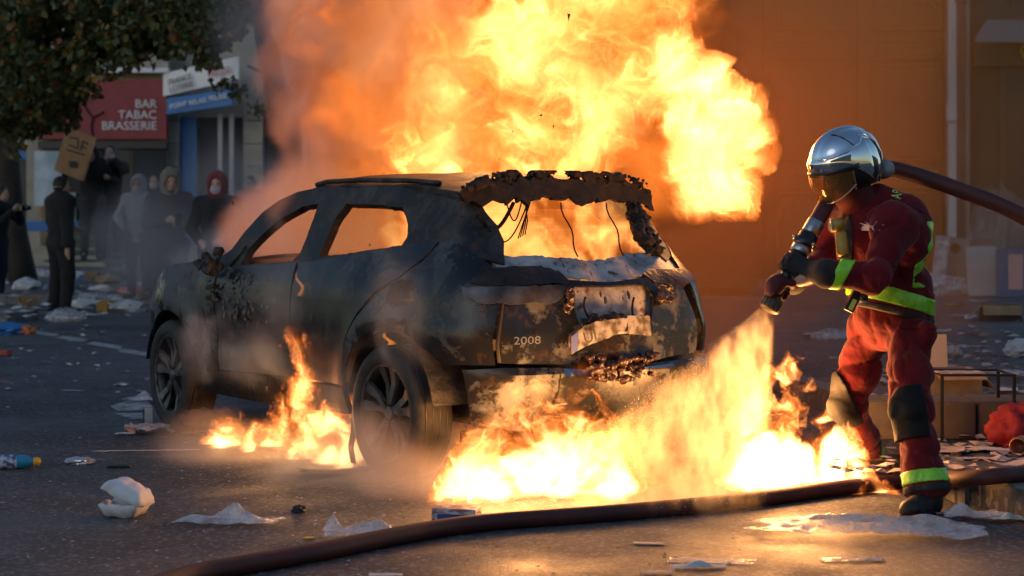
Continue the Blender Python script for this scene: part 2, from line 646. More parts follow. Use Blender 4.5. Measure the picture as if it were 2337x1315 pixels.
# near pavement on the right with its stone kerb, curving away behind the firefighter
PVR = 0.13
kr = [onground(x, y, PVR) for x, y in ((2560, 1190), (2430, 1150), (2337, 1118), (2250, 1092), (2180, 1083), (2110, 1040), (2075, 985))]
kr = [Vector((p.x, p.y)) for p in kr]
kr2 = [kr[0] + Vector((1.5, -2.5))] + kr + [Vector((kr[-1].x + .10, kr[-1].y + 1.2)), Vector((1.9, 13.5)), Vector((1.4, 18.5)), Vector((.9, 24.0))]
pavR = prism("pavement", [tuple(p) for p in kr2] + [(.9, 60), (60, 60), (60, kr2[0].y)], -.2, PVR - .004, M_PAVE, None, "structure")
pts = catmull([Vector((p.x, p.y, 0)) for p in kr2], 30)
for i in range(len(pts) - 1):
    a, b = pts[i], pts[i + 1]
    d = (b - a); L_ = d.length
    if L_ < .05: continue
    k = box("kerb_stone", (0, 0, 0), (L_ - .012, .17, .32), M_KERB, pavR, .02)
    c = (a + b) / 2 + Vector((d.y, -d.x, 0)).normalized() * .085
    k.location = (c.x, c.y, PVR - .158); k.rotation_euler = (0, 0, math.atan2(d.y, d.x))
# raised stone edging behind the burnt frame
edg = empty("stone_edging", onground(2150, 1000, PVR))
tag(edg, "low raised stone edging behind the black metal frame, lit orange", "edging")
for i in range(3):
    k = box("edging_stone", (0, 0, 0), (.58, .35, .20), mat("dark_edging", (.085, .065, .05), .85, col2=(.05, .04, .032), scale=9, bump=.6, bscale=30), edg, .015)
    k.location = (-.13 + .59 * i, .10 + .02 * i, .10)

# painted dashes
dash = empty("road_marking", (0, 0, .004)); tag(dash, kind="structure")
for (x0, y0), (x1, y1) in (((62, 757), (128, 767)), ((132, 770), (195, 779)), ((202, 784), (270, 795)), ((272, 800), (340, 812)), ((0, 747), (52, 756))):
    a, b = onground(x0, y0), onground(x1, y1)
    n = Vector((0, .34, 0))
    mesh_py("dash", [a - n * .4 + Vector((0, 0, .0)), b - n * .4, b + n * .6, a + n * .6], [(0, 1, 2, 3)], M_MARK, dash)
for quad in (((250, 928), (330, 905), (352, 935), (270, 940)), ((262, 945), (335, 944), (340, 957), (300, 958))):
    mesh_py("worn_patch", [onground(*p) for p in quad], [(0, 1, 2, 3)], M_MARK, dash)

# ================================================================== buildings
M_REDPANEL = mat("red_fascia", (0.30, 0.035, 0.040), 0.55, col2=(0.22, 0.03, 0.035), scale=3)
M_WHITE = mat("sign_white", (0.72, 0.74, 0.76), 0.5)
M_BLUEP = mat("sign_blue", (0.03, 0.16, 0.42), 0.5)
M_STONE = mat("limestone", (0.40, 0.36, 0.29), 0.85, col2=(0.30, 0.27, 0.22), scale=2.5, bump=.3, bscale=20)
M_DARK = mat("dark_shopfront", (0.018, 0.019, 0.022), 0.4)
M_GLASS = mat("shop_glass", (0.03, 0.035, 0.04), 0.08, spec=.8)
M_PALE = mat("pale_board", (0.48, 0.55, 0.58), 0.6, col2=(0.26, 0.36, 0.40), scale=2.0, ramp=(.4, .6))
M_LETTER = mat("letter_white", (0.78, 0.76, 0.76), 0.5)


def px_box(name, x0, y0, x1, y1, Y, depth, m, parent, origin, bevel=.01, dy=0.0):
    """box whose camera-facing side spans the given photo rectangle at depth Y"""
    a, b = at(x0, y0, Y), at(x1, y1, Y)
    c = (a + b) / 2 + Vector((0, depth / 2 + dy, 0)) - origin
    return box(name, c, (abs(b.x - a.x), depth, abs(a.z - b.z)), m, parent, bevel)


FY = 40.0
cafe = empty("cafe_building", (at(230, 0, FY).x, FY, PVL))
tag(cafe, "cafe with a red fascia reading bar tabac brasserie behind the onlookers", "building")
CO = Vector(cafe.location)
px_box("wall", 60, -420, 382, 640, FY + .3, .5, M_STONE, cafe, CO)
px_box("fascia", 86, 182, 380, 318, FY, .25, M_REDPANEL, cafe, CO)
px_box("cornice", 200, 155, 384, 166, FY - .1, .3, M_WHITE, cafe, CO)
px_box("upper_wall", 200, 100, 384, 155, FY + .1, .2, M_STONE, cafe, CO)
px_box("fascia_shade", 86, 322, 382, 340, FY + .05, .2, M_DARK, cafe, CO)  # dark strip put in as the shade under the fascia
px_box("shop_window", 92, 342, 236, 560, FY + .12, .12, M_GLASS, cafe, CO)
px_box("shop_window", 300, 342, 378, 560, FY + .12, .12, M_GLASS, cafe, CO)
px_box("doorway", 240, 342, 298, 622, FY + .1, .12, M_DARK, cafe, CO)
px_box("poster_board", 78, 345, 140, 470, FY - .15, .06, M_PALE, cafe, CO)
px_box("poster_board", 120, 440, 172, 520, FY - .25, .06, mat("green_poster", (0.30, 0.42, 0.20), .6, col2=(0.5, 0.6, 0.62), scale=4), cafe, CO)
px_box("blue_banner", -20, 505, 200, 528, FY - 8, .05, M_BLUEP, cafe, CO)
for body, y, sz in (("BAR", 238, .27), ("TABAC", 263, .27), ("BRASSERIE", 288, .27)):
    text_obj(body, sz, at(358, y, FY - .03) - CO, (R(90), 0, 0), M_LETTER, cafe, "sign_lettering", .012, 'RIGHT')
# spray-painted strokes on the fascia
for st in (((190, 235), (200, 255), (212, 268), (225, 262), (238, 255)), ((212, 268), (208, 290), (212, 312)), ((150, 250), (160, 280), (150, 300)), ((110, 300), (135, 288), (160, 296))):
    tube("spray_stroke", [at(x, y, FY - .02) - CO for x, y in st], [(.055, .012)] * len(st), mat("spray_black", (0.02, 0.015, 0.016), .8), cafe, 6)
# windows of the storey above
for x in (120, 215, 310):
    px_box("window", x, -330, x + 55, -120, FY + .22, .12, M_GLASS, cafe, CO)

left_bldg = empty("pale_building", (at(-150, 0, 46).x, 46, PVL))
tag(left_bldg, "pale plastered building far behind the leafy tree", "building")
LO_ = Vector(left_bldg.location)
px_box("wall", -700, -420, 84, 620, 46, .5, mat("pale_plaster", (.50, .52, .54), .8, col2=(.38, .40, .42), scale=1.2), left_bldg, LO_)
for x in (-160, -60, 30):
    for y in (-330, -130, 60): px_box("window", x, y, x + 40, y + 120, 45.95, .1, M_GLASS, left_bldg, LO_)
px_box("shopfront", -300, 330, 80, 600, 45.9, .15, M_DARK, left_bldg, LO_)
px_box("shop_sign", -300, 345, 60, 365, 45.8, .15, M_BLUEP, left_bldg, LO_)

shop = empty("corner_shop", (at(470, 0, FY).x, FY, PVL))
tag(shop, "corner shop with white and blue signs on pale stone pillars, half hidden by smoke", "building")
SO = Vector(shop.location)
px_box("wall", 386, -420, 720, 640, FY + .8, .5, M_STONE, shop, SO)
sgm = Matrix.Rotation(R(0), 4, 'Z')
def tilt_sign(x0, y0, x1, y1, ht, m, name, Y=FY):
    a, b = at(x0, y0, Y), at(x1, y1, Y - .8)
    d = ht / PF * Y
    V = [a, b, b + Vector((0, 0, -d)), a + Vector((0, 0, -d))]
    V = [v - SO for v in V] + [v - SO + Vector((0, .15, 0)) for v in V]
    return mesh_py(name, V, [(0, 3, 2, 1), (4, 5, 6, 7), (0, 1, 5, 4), (3, 7, 6, 2), (0, 4, 7, 3), (1, 2, 6, 5)], m, shop)
tilt_sign(372, 168, 545, 128, 52, M_WHITE, "white_sign")
tilt_sign(380, 225, 530, 203, 36, M_BLUEP, "blue_sign")
ang = math.atan2(-.8, (at(545, 0, FY - .8) - at(372, 0, FY)).x)
text_obj("FRANCE\nLOTERIE", .17, at(412, 190, FY - .28) - SO, (R(90), R(-12), ang), mat("sign_ink", (.06, .06, .07), .5), shop, "sign_lettering", .006)
text_obj("PRESSE", .20, at(500, 165, FY - .68) - SO, (R(90), R(-12), ang), mat("sign_pink", (.55, .18, .22), .5), shop, "sign_lettering", .006)
text_obj("POINT RELAIS PRESSE", .16, at(452, 232, FY - .48) - SO, (R(90), R(-8), ang), M_LETTER, shop, "sign_lettering", .006)
for x0, x1 in ((383, 408), (555, 600), (690, 715)):
    for j in range(9):                                                      # coursed stone blocks
        y1 = 640 - j * 52
        px_box("stone_block", x0, y1 - 51, x1, y1, FY + .5, .35, M_STONE, shop, SO, .02)
px_box("blue_shutter", 410, 268, 450, 560, FY + .7, .06, M_BLUEP, shop, SO)
px_box("shop_window", 452, 268, 552, 620, FY + .7, .08, M_GLASS, shop, SO)
px_box("shop_window", 602, 268, 688, 620, FY + .7, .08, M_GLASS, shop, SO)
for x in (497, 523):
    px_box("pale_post", x, 260, x + 10, 620, FY + .3, .12, mat("post_paint", (.45, .42, .43), .6), shop, SO)
px_box("street_sign", 652, 228, 690, 262, 36, .05, mat("grey_blue_sign", (.22, .30, .40), .5), shop, SO)

# right-hand side: carriage door, stone reveal with a conduit, dark shop
RY = 28.5
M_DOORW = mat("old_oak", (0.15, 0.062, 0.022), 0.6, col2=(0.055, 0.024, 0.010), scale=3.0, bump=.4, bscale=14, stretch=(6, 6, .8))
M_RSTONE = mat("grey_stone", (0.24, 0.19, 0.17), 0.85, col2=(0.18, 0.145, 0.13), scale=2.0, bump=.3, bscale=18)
M_PLASTIC = mat("white_conduit", (0.50, 0.47, 0.46), 0.5)
gate = empty("carriage_door_building", (at(1950, 0, RY).x, RY, PVR))
tag(gate, "building with a tall panelled oak carriage door behind the firefighter", "building")
GO = Vector(gate.location)
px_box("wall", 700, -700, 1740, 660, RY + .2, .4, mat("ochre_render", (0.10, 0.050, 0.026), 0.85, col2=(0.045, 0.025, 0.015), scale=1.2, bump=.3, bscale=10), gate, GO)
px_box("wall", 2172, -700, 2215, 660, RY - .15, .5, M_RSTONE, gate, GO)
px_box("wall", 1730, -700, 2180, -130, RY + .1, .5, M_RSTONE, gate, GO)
for x0, x1 in ((1742, 1952), (1958, 2166)):
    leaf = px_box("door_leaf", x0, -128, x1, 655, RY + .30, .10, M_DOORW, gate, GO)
    for y0, y1 in ((-110, 62), (98, 128), (152, 360), (400, 425), (445, 630)):
        px_box("door_panel", x0 + 38, y0, x1 - 22, y1, RY + .25, .06, M_DOORW, leaf, GO, .02)
        px_box("moulding", x0 + 30, y0 - 8, x1 - 14, y0, RY + .22, .09, M_DOORW, leaf, GO, .02)
        px_box("moulding", x0 + 30, y1, x1 - 14, y1 + 8, RY + .22, .09, M_DOORW, leaf, GO, .02)
        px_box("moulding", x0 + 30, y0 + .5, x0 + 38, y1 - .5, RY + .22, .09, M_DOORW, leaf, GO, .02)
        px_box("moulding", x1 - 22, y0 + .5, x1 - 14, y1 - .5, RY + .22, .09, M_DOORW, leaf, GO, .02)
px_box("gap_backing", 1735, -140, 2175, 660, RY + .42, .1, M_DARK, gate, GO)  # added backing, keeps bright sky out of the gap between the leaves
px_box("door_rail", 2075, 388, 2140, 398, RY + .12, .06, mat("door_brass", (0.5, 0.36, 0.15), 0.35, metal=1.0), gate, GO)
px_box("step", 1735, 640, 2175, 662, RY - .1, .5, M_KERB, gate, GO)
px_box("reveal_moulding", 2178, -700, 2190, 640, RY - .22, .08, M_RSTONE, gate, GO)
px_box("reveal_moulding", 2204, -700, 2214, 640, RY - .24, .10, M_RSTONE, gate, GO)
px_box("conduit", 2166, -20, 2184, 620, RY - .40, .14, M_PLASTIC, gate, GO, .03)
px_box("junction_box", 2163, 237, 2184, 276, RY - .46, .10, M_PLASTIC, gate, GO, .01)
dshop = empty("dark_shopfront", (at(2290, 0, RY).x, RY, PVR))
tag(dshop, "dark shopfront with a closed awning and a yellow letter at the picture's edge", "shop")
DO = Vector(dshop.location)
M_SHOPDK = mat("shop_brown", (0.075, 0.048, 0.042), .7, col2=(0.05, 0.032, 0.03), scale=2)
px_box("wall", 2216, -700, 2600, 660, RY + .1, .4, M_SHOPDK, dshop, DO)
px_box("fascia", 2228, 90, 2600, 150, RY - .15, .24, M_SHOPDK, dshop, DO)
# awning roll: sloped fabric slab
a0, a1 = at(2225, 88, RY - .9), at(2700, 88, RY - .9)
b0, b1 = at(2252, 45, RY - .1), at(2700, 45, RY - .1)
mesh_py("awning", [v - DO for v in (a0, a1, b1, b0)] + [v - DO - Vector((0, 0, .06)) for v in (a0, a1, b1, b0)], [(0, 1, 2, 3), (7, 6, 5, 4), (0, 4, 5, 1), (3, 2, 6, 7), (0, 3, 7, 4), (1, 5, 6, 2)], mat("awning_cloth", (.20, .17, .17), .85), dshop)
text_obj("C", .40, at(2325, 118, RY - .17) - DO, (R(90), 0, 0), mat("letter_yellow", (.75, .55, .02), .5), dshop, "sign_lettering", .012, 'LEFT')
px_box("doorway", 2290, 152, 2600, 640, RY + .04, .05, M_DARK, dshop, DO)
px_box("door_post", 2282, 152, 2296, 640, RY - .06, .12, M_SHOPDK, dshop, DO)
# the street behind the photographer, seen only as a reflection in the chrome and as the edge of the sky
opp = empty("terrace_building", (0, -34, 0))
tag(opp, "long pale stone terrace across the street, mirrored in the chrome helmet", "building")
box("wall", (0, -3, 7), (60, 6, 14), M_STONE, opp, .02)
box("roof", (0, -3, 15.2), (58, 5, 2.4), mat("zinc_roof", (.16, .17, .19), .5), opp, .3)
for i in range(14):
    for j in range(4):
        box("window", (-26 + 4 * i, .03, 2.4 + 3.2 * j), (1.3, .1, 2.0), M_GLASS, opp, .01)

# ================================================================== trees
M_BARK = mat("plane_bark", (0.055, 0.046, 0.038), 0.95, col2=(0.028, 0.024, 0.02), scale=5, bump=.8, bscale=14, stretch=(1, 1, .4))
def leaf_material():
    m, nt, p, out = nodes_of("autumn_leaf")
    N, L = nt.nodes, nt.links
    oi = N.new("ShaderNodeVertexColor"); oi.layer_name = "tint"
    L.new(oi.outputs["Color"], p.inputs["Base Color"])
    p.inputs["Roughness"].default_value = .6
    tr = N.new("ShaderNodeBsdfTranslucent"); L.new(oi.outputs["Color"], tr.inputs["Color"])
    mx = N.new("ShaderNodeMixShader"); mx.inputs[0].default_value = .3
    L.new(p.outputs[0], mx.inputs[1]); L.new(tr.outputs[0], mx.inputs[2]); L.new(mx.outputs[0], out.inputs["Surface"])
    return m
M_LEAF = leaf_material()


def leaf_cloud(name, blobs, n, size, parent, seed, palette, origin):
    """leaves as folded four-sided blades spread in clumps through the crown"""
    rg = np.random.default_rng(seed)
    w = np.array([b[1] ** 2 for b in blobs]); w = w / w.sum()
    idx = rg.choice(len(blobs), n, p=w)
    c = np.array([b[0] for b in blobs])[idx]; r = np.array([b[1] for b in blobs])[idx]
    d = rg.normal(size=(n, 3)); d /= np.linalg.norm(d, axis=1)[:, None]
    P = c + d * (r * rg.uniform(.35, 1.0, n) ** .6)[:, None] * np.array([1, 1, .8])
    cl = np.array([mnoise.noise(Vector(p * 2.2)) for p in P])
    P = P[cl > -.12]; n = len(P)
    a = rg.normal(size=(n, 3)); a /= np.linalg.norm(a, axis=1)[:, None]
    a[:, 2] -= .5; a /= np.linalg.norm(a, axis=1)[:, None]
    b = np.cross(a, rg.normal(size=(n, 3))); b /= np.linalg.norm(b, axis=1)[:, None]
    nn = np.cross(a, b)
    s = (size * rg.uniform(.6, 1.3, n))[:, None]
    V = np.stack([P, P + a * s * .45 + b * s * .38 + nn * s * .10, P + a * s, P + a * s * .45 - b * s * .38 + nn * s * .10], axis=1).reshape(-1, 3) - np.array(origin)
    q = np.arange(n)[:, None] * 4
    Fc = np.concatenate([q + np.array([[0, 1, 2]]), q + np.array([[0, 2, 3]])])
    o = mesh_np(name, V, Fc, M_LEAF, parent, False)
    pal = np.array(palette)
    k = rg.choice(len(pal), n, p=np.array([.40, .28, .14, .10, .08])[:len(pal)])
    colr = pal[k] * rg.uniform(.6, 1.3, n)[:, None]
    ca = o.data.color_attributes.new("tint", 'FLOAT_COLOR', 'POINT')
    rgba = np.ones((n, 4, 4), dtype=np.float32); rgba[:, :, :3] = colr[:, None, :]
    ca.data.foreach_set("color", rgba.ravel())
    return o


PAL = [(.055, .085, .03), (.09, .12, .036), (.16, .15, .036), (.25, .17, .036), (.25, .11, .03)]


def tree(base, fork_h, r0, limbs, blobs, n, size, label, seed, lean=(0, 0)):
    root = empty("tree", base)
    tag(root, label, "tree", "plane trees along the street")
    rg = random.Random(seed)
    O = Vector(base)
    tp = [Vector((lean[0] * t + .05 * math.sin(t * 5 + seed), lean[1] * t, fork_h * t)) for t in np.linspace(0, 1, 10)]
    tube("trunk", tp, [r0 * (1.18 - .18 * min(1, 5 * t)) * (1 - .25 * t) for t in np.linspace(0, 1, 10)], M_BARK, root, 16)
    for e, r in limbs:
        e = Vector(e) - O
        mid = tp[-1].lerp(e, .5) + Vector((rg.uniform(-.3, .3), rg.uniform(-.3, .3), rg.uniform(.1, .5)))
        lp = catmull([tp[-1] - Vector((0, 0, .1)), mid, e], 12)
        tube("limb", lp, [r * (1 - .75 * i / (len(lp) - 1)) for i in range(len(lp))], M_BARK, root, 8)
    leaf_cloud("crown", blobs, n, size, root, seed, PAL, O)
    return root


# left tree: trunk at the picture's left, crown over the whole upper left corner
TY = 22.5
base = at(52, 625, 30.0); base.z = PVL
blobs = []
rgt = random.Random(3)
for x, y, r, yy in ((60, 60, .75, 21), (170, 30, .8, 21), (290, 20, .75, 20.5), (400, 20, .65, 20), (470, 40, .5, 20), (70, 170, .55, 21.5), (140, 150, .45, 21), (230, 120, .4, 20.5), (330, 90, .4, 20), (430, 95, .35, 19.5),
                    (30, 250, .35, 22), (100, 240, .25, 21.5), (200, 205, .16, 21), (150, 270, .2, 22), (20, 330, .2, 22), (490, 85, .25, 19.5), (120, 60, .7, 22.5), (350, 10, .7, 22), (500, 10, .4, 20), (520, 60, .2, 19.5), (540, 20, .25, 20), (470, 130, .18, 19.5),
                    (60, 250, .5, 22.5), (120, 200, .45, 22), (20, 190, .6, 22.5), (150, 90, .6, 21.5), (270, 60, .55, 21), (380, 50, .5, 20.5), (-60, 100, .9, 23), (-40, 260, .5, 23), (200, -120, 1.0, 22), (400, -140, 1.0, 21), (20, -120, 1.0, 23)):
    blobs.append((npv(at(x, y, yy)), r))
tree(base, 3.9, .22, [(at(120, 60, 24), .13), (at(300, 20, 22), .11), (at(420, 60, 20.5), .09), (at(-80, 40, 25), .12), (at(60, 150, 24), .10)], blobs, 34000, .10,
     "broad leafy tree with a dark trunk over the black-clad person", 3, (-.15, -1.0))
# tree in the smoke: stout trunk with a fork, thin autumn leaves
base2 = at(632, 640, 23.0); base2.z = PVL * 0
bl2 = [(npv(at(x, y, yy)), r) for x, y, r, yy in ((560, -40, .5, 21.5), (620, 20, .35, 21.5), (690, 60, .28, 22), (700, 140, .22, 22), (560, 215, .18, 22), (520, 200, .2, 21.5), (640, -150, 1.0, 23), (760, -160, 1.0, 23.5), (540, 60, .22, 21.5), (590, 250, .12, 21.5))]
tree(base2, 2.55, .27, [(at(540, 30, 22), .12), (at(690, 60, 23), .12), (at(640, -80, 23), .15), (at(565, 150, 22.3), .06)], bl2, 5200, .085, "stout forked tree trunk behind the car bonnet, wrapped in smoke", 5, (.1, 0))
# a few leaves of a street tree hang into the top right
base3 = at(2480, 640, 26.0); base3.z = PVR
bl3 = [(npv(at(x, y, 25.0)), r) for x, y, r in ((2140, -10, .14), (2200, -20, .2), (2240, 5, .10), (2120, 10, .10), (2290, -60, .5), (2400, -120, .8))]
tree(base3, 3.6, .2, [(at(2150, -30, 25.2), .05), (at(2420, -150, 26), .1)], bl3, 1800, .10, "street tree whose lowest twigs hang in over the white conduit", 7, (0, -.5))

# bench behind the onlookers
bench = empty("park_bench", at(232, 0, 28.2)); bench.location.z = PVL
tag(bench, "green slatted bench that two people stand on", "bench")
M_BGREEN = mat("bench_green", (.05, .10, .075), .55, col2=(.03, .06, .045), scale=6)
for k in range(4): box("slat", (0, -.2 + .125 * k, .44), (1.7, .105, .035), M_BGREEN, bench, .008)
for k in range(3): box("slat", (0, .30 + .02 * k, .56 + .12 * k), (1.7, .03, .09), M_BGREEN, bench, .008)
for x in (-.7, .7):
    box("leg", (x, 0, .21), (.05, .42, .42), M_DARK, bench, .01)
    box("back_post", (x, .33, .60), (.05, .04, .42), M_DARK, bench, .01)
# ================================================================== the burning car
CAR_TH = R(34.7)
car = empty("burning_car", (0.0833, 9.3363, 0.0), R(90) + CAR_TH)      # local x forward, y left, z up; origin under the rear axle
tag(car, "burnt out dark hatchback SUV with empty windows, flames pouring from its cabin", "car")


def burnt_material(name, soot, ash, rust, ash_lo, ash_hi, rough=(0.28, 0.8), scale=6.0, front_dust=False, bump=0.25):
    """scorched paint: glossy soot, dull ash patches, a little rust"""
    m, nt, p, out = nodes_of(name)
    N, L = nt.nodes, nt.links
    tc = N.new("ShaderNodeTexCoord")
    a = N.new("ShaderNodeTexNoise"); a.inputs["Scale"].default_value = scale; a.inputs["Detail"].default_value = 9; a.inputs["Roughness"].default_value = 0.62
    a.inputs["Distortion"].default_value = 0.6
    L.new(tc.outputs["Object"], a.inputs["Vector"])
    b = N.new("ShaderNodeTexNoise"); b.inputs["Scale"].default_value = scale * 7; b.inputs["Detail"].default_value = 8; b.inputs["Roughness"].default_value = 0.7
    L.new(tc.outputs["Object"], b.inputs["Vector"])
    add = N.new("ShaderNodeMath"); add.operation = 'MULTIPLY_ADD'
    L.new(b.outputs["Fac"], add.inputs[0]); add.inputs[1].default_value = 0.35
    L.new(a.outputs["Fac"], add.inputs[2])
    r1 = N.new("ShaderNodeMapRange"); r1.inputs["From Min"].default_value = ash_lo; r1.inputs["From Max"].default_value = ash_hi
    val = add.outputs[0]
    if front_dust:      # the nose stayed out of the fire: dusty paint, the ash settles on it
        sx = N.new("ShaderNodeSeparateXYZ"); L.new(tc.outputs["Object"], sx.inputs[0])
        mr = N.new("ShaderNodeMapRange"); mr.inputs["From Min"].default_value = 1.7; mr.inputs["From Max"].default_value = 2.5
        mr.inputs["To Max"].default_value = 0.17
        L.new(sx.outputs[0], mr.inputs["Value"])
        mz = N.new("ShaderNodeMapRange"); mz.inputs["From Min"].default_value = 0.62; mz.inputs["From Max"].default_value = 0.8
        L.new(sx.outputs[2], mz.inputs["Value"])
        mm = N.new("ShaderNodeMath"); mm.operation = 'MULTIPLY'; L.new(mr.outputs[0], mm.inputs[0]); L.new(mz.outputs[0], mm.inputs[1])
        ad2 = N.new("ShaderNodeMath"); ad2.operation = 'ADD'
        L.new(val, ad2.inputs[0]); L.new(mm.outputs[0], ad2.inputs[1]); val = ad2.outputs[0]
    L.new(val, r1.inputs["Value"])
    mx = N.new("ShaderNodeMix"); mx.data_type = 'RGBA'
    mx.inputs["A"].default_value = (*soot, 1); mx.inputs["B"].default_value = (*ash, 1)
    L.new(r1.outputs[0], mx.inputs["Factor"])
    c = N.new("ShaderNodeTexNoise"); c.inputs["Scale"].default_value = scale * 2.3; c.inputs["Detail"].default_value = 7
    mp = N.new("ShaderNodeMapping"); mp.inputs["Location"].default_value = (7, 3, 1)
    L.new(tc.outputs["Object"], mp.inputs[0]); L.new(mp.outputs[0], c.inputs["Vector"])
    r2 = N.new("ShaderNodeMapRange"); r2.inputs["From Min"].default_value = 0.56; r2.inputs["From Max"].default_value = 0.7
    L.new(c.outputs["Fac"], r2.inputs["Value"])
    mx2 = N.new("ShaderNodeMix"); mx2.data_type = 'RGBA'; mx2.inputs["B"].default_value = (*rust, 1)
    L.new(r2.outputs[0], mx2.inputs["Factor"]); L.new(mx.outputs["Result"], mx2.inputs["A"])
    L.new(mx2.outputs["Result"], p.inputs["Base Color"])
    rr = N.new("ShaderNodeMapRange"); rr.inputs["To Min"].default_value = rough[0]; rr.inputs["To Max"].default_value = rough[1]
    L.new(r1.outputs[0], rr.inputs["Value"]); L.new(rr.outputs[0], p.inputs["Roughness"])
    bp = N.new("ShaderNodeBump"); bp.inputs["Strength"].default_value = bump; bp.inputs["Distance"].default_value = 0.01
    L.new(add.outputs[0], bp.inputs["Height"]); L.new(bp.outputs[0], p.inputs["Normal"])
    MATS[name] = m
    return m


M_BODY = burnt_material("burnt_paint", (0.009, 0.009, 0.010), (0.075, 0.08, 0.085), (0.035, 0.020, 0.013), 0.70, 0.84, front_dust=True, bump=.35, rough=(.2, .75))
M_DOOR = burnt_material("blistered_paint", (0.008, 0.008, 0.009), (0.085, 0.09, 0.095), (0.035, 0.022, 0.016), 0.69, 0.80, scale=4.2)
M_FRAME = burnt_material("charred_frame", (0.012, 0.010, 0.009), (0.085, 0.073, 0.065), (0.06, 0.028, 0.015), 0.64, 0.86, rough=(0.6, 0.9))
M_CRUST = burnt_material("charred_crust", (0.012, 0.009, 0.008), (0.07, 0.042, 0.026), (0.05, 0.022, 0.010), 0.62, 0.92, rough=(0.8, 0.95), scale=14, bump=0.9)
M_STEEL = burnt_material("scorched_steel", (0.26, 0.25, 0.25), (0.55, 0.53, 0.52), (0.16, 0.08, 0.045), 0.52, 0.8, rough=(0.35, 0.6), scale=9)
M_STEEL.node_tree.nodes["Principled BSDF"].inputs["Metallic"].default_value = 0.3
M_TYRE = mat("tyre_rubber", (0.012, 0.012, 0.012), 0.75, col2=(0.03, 0.028, 0.026), scale=14, bump=0.3, bscale=60)
M_RIM = mat("alloy_face", (0.17, 0.172, 0.175), 0.40, metal=0.7, col2=(0.02, 0.02, 0.02), scale=9, bump=0.1)
M_RIMD = mat("alloy_dark", (0.012, 0.012, 0.013), 0.35, metal=0.2, col2=(0.03, 0.03, 0.03), scale=20)
M_BLACK = mat("scorched_plastic", (0.010, 0.010, 0.010), 0.6, col2=(0.03, 0.028, 0.026), scale=25, bump=0.6, bscale=50)
M_GLOSS = mat("gloss_trim", (0.35, 0.35, 0.37), 0.22, metal=1.0)
M_CABLE = mat("burnt_cable", (0.01, 0.008, 0.007), 0.9)


def lerp_tab(v, xs, ys): return float(np.interp(v, xs, ys))


def car_w(x, z):
    w = lerp_tab(z, [.18, .30, .50, .75, .90, .97, 1.03, 1.12, 1.50], [.79, .835, .868, .882, .872, .852, .825, .775, .555])
    w -= 0.075 * min(max((0.35 - x) / 0.6, 0.0), 1.0)                    # the plan narrows to the tail
    for cx in (0.0, 2.605):                                            # swollen arches
        d = math.hypot(x - cx, z - 0.32)
        if z < 0.95: w += 0.022 * math.exp(-((d - 0.46) / 0.09) ** 2)
    if 0.3 < x < 2.2 and z < 0.95:                                     # hollow in the doors
        k = math.sin(math.pi * (x - 0.3) / 1.9)
        w -= 0.035 * k * math.exp(-((z - 0.56 - 0.06 * (x - 1.2)) / 0.11) ** 2)
    return w


def car_xr(z):
    return lerp_tab(z, [.18, .30, .45, .55, .585, .75, .95, 1.0, 1.09, 1.16, 1.40], [.60, .70, .755, .765, .715, .70, .665, .625, .52, .45, .25])


def car_xf(z):
    return lerp_tab(z, [.18, .45, .70, .90, 1.0], [3.22, 3.30, 3.28, 3.20, 3.05])


NE = 2.25


def car_side(u, z):
    """outline of the body at height z: u<0.25 left flank (x=-u), 0.25-0.7 rear corner, 0.7-1.7 tail from left to right, 1.7-2.15 corner"""
    if u > 1.2:
        p = car_side(2.4 - u, z)
        return Vector((p.x, -p.y, p.z))
    x = -u
    if u <= 0.25 and x <= 2.52:
        return Vector((x, car_w(x, z), z))
    if x > 2.52:                                                       # front corner
        w = car_w(min(x, 2.9), z); b = 0.46
        a = car_xf(z) - 2.52
        f = min((x - 2.52) / a, 1.0)
        return Vector((2.52 + a * f, w - b + b * max(1 - f ** 2.4, 0.0) ** (1 / 2.4), z))
    w = car_w(-0.25, z); b = 0.40
    a = max(car_xr(z) - 0.25, 0.004)
    if u <= 0.70:
        ph = (u - 0.25) / 0.45 * math.pi / 2
        return Vector((-0.25 - a * math.sin(ph) ** (2 / NE), w - b + b * max(math.cos(ph), 0.0) ** (2 / NE), z))
    t = (u - 0.70) / 1.0
    y = (w - b) * (1 - 2 * t)
    return Vector((-0.25 - a - 0.035 * (1 - (2 * t - 1) ** 2), y, z))


def inside_poly(pts, poly):
    x, y = pts[:, 0], pts[:, 1]
    r = np.zeros(len(pts), dtype=bool)
    n = len(poly)
    for i in range(n):
        x1, y1 = poly[i]; x2, y2 = poly[(i + 1) % n]
        c = ((y1 > y) != (y2 > y))
        with np.errstate(divide='ignore', invalid='ignore'):
            xi = (x2 - x1) * (y - y1) / (y2 - y1) + x1
        r ^= c & (x < xi)
    return r


def edge_dist(pts, poly):
    d = np.full(len(pts), 1e9)
    P = np.asarray(poly)
    for i in range(len(P)):
        a, b = P[i], P[(i + 1) % len(P)]
        ab = b - a
        t = np.clip(((pts - a) @ ab) / max(ab @ ab, 1e-12), 0, 1)
        d = np.minimum(d, np.linalg.norm(pts - (a + t[:, None] * ab), axis=1))
    return d


def dense(poly, sp, closed=True):
    out = []
    n = len(poly)
    for i in range(n if closed else n - 1):
        a, b = np.array(poly[i], float), np.array(poly[(i + 1) % n], float)
        k = max(1, int(round(np.linalg.norm(b - a) / sp)))
        for j in range(k): out.append(tuple(a + (b - a) * j / k))
    return out


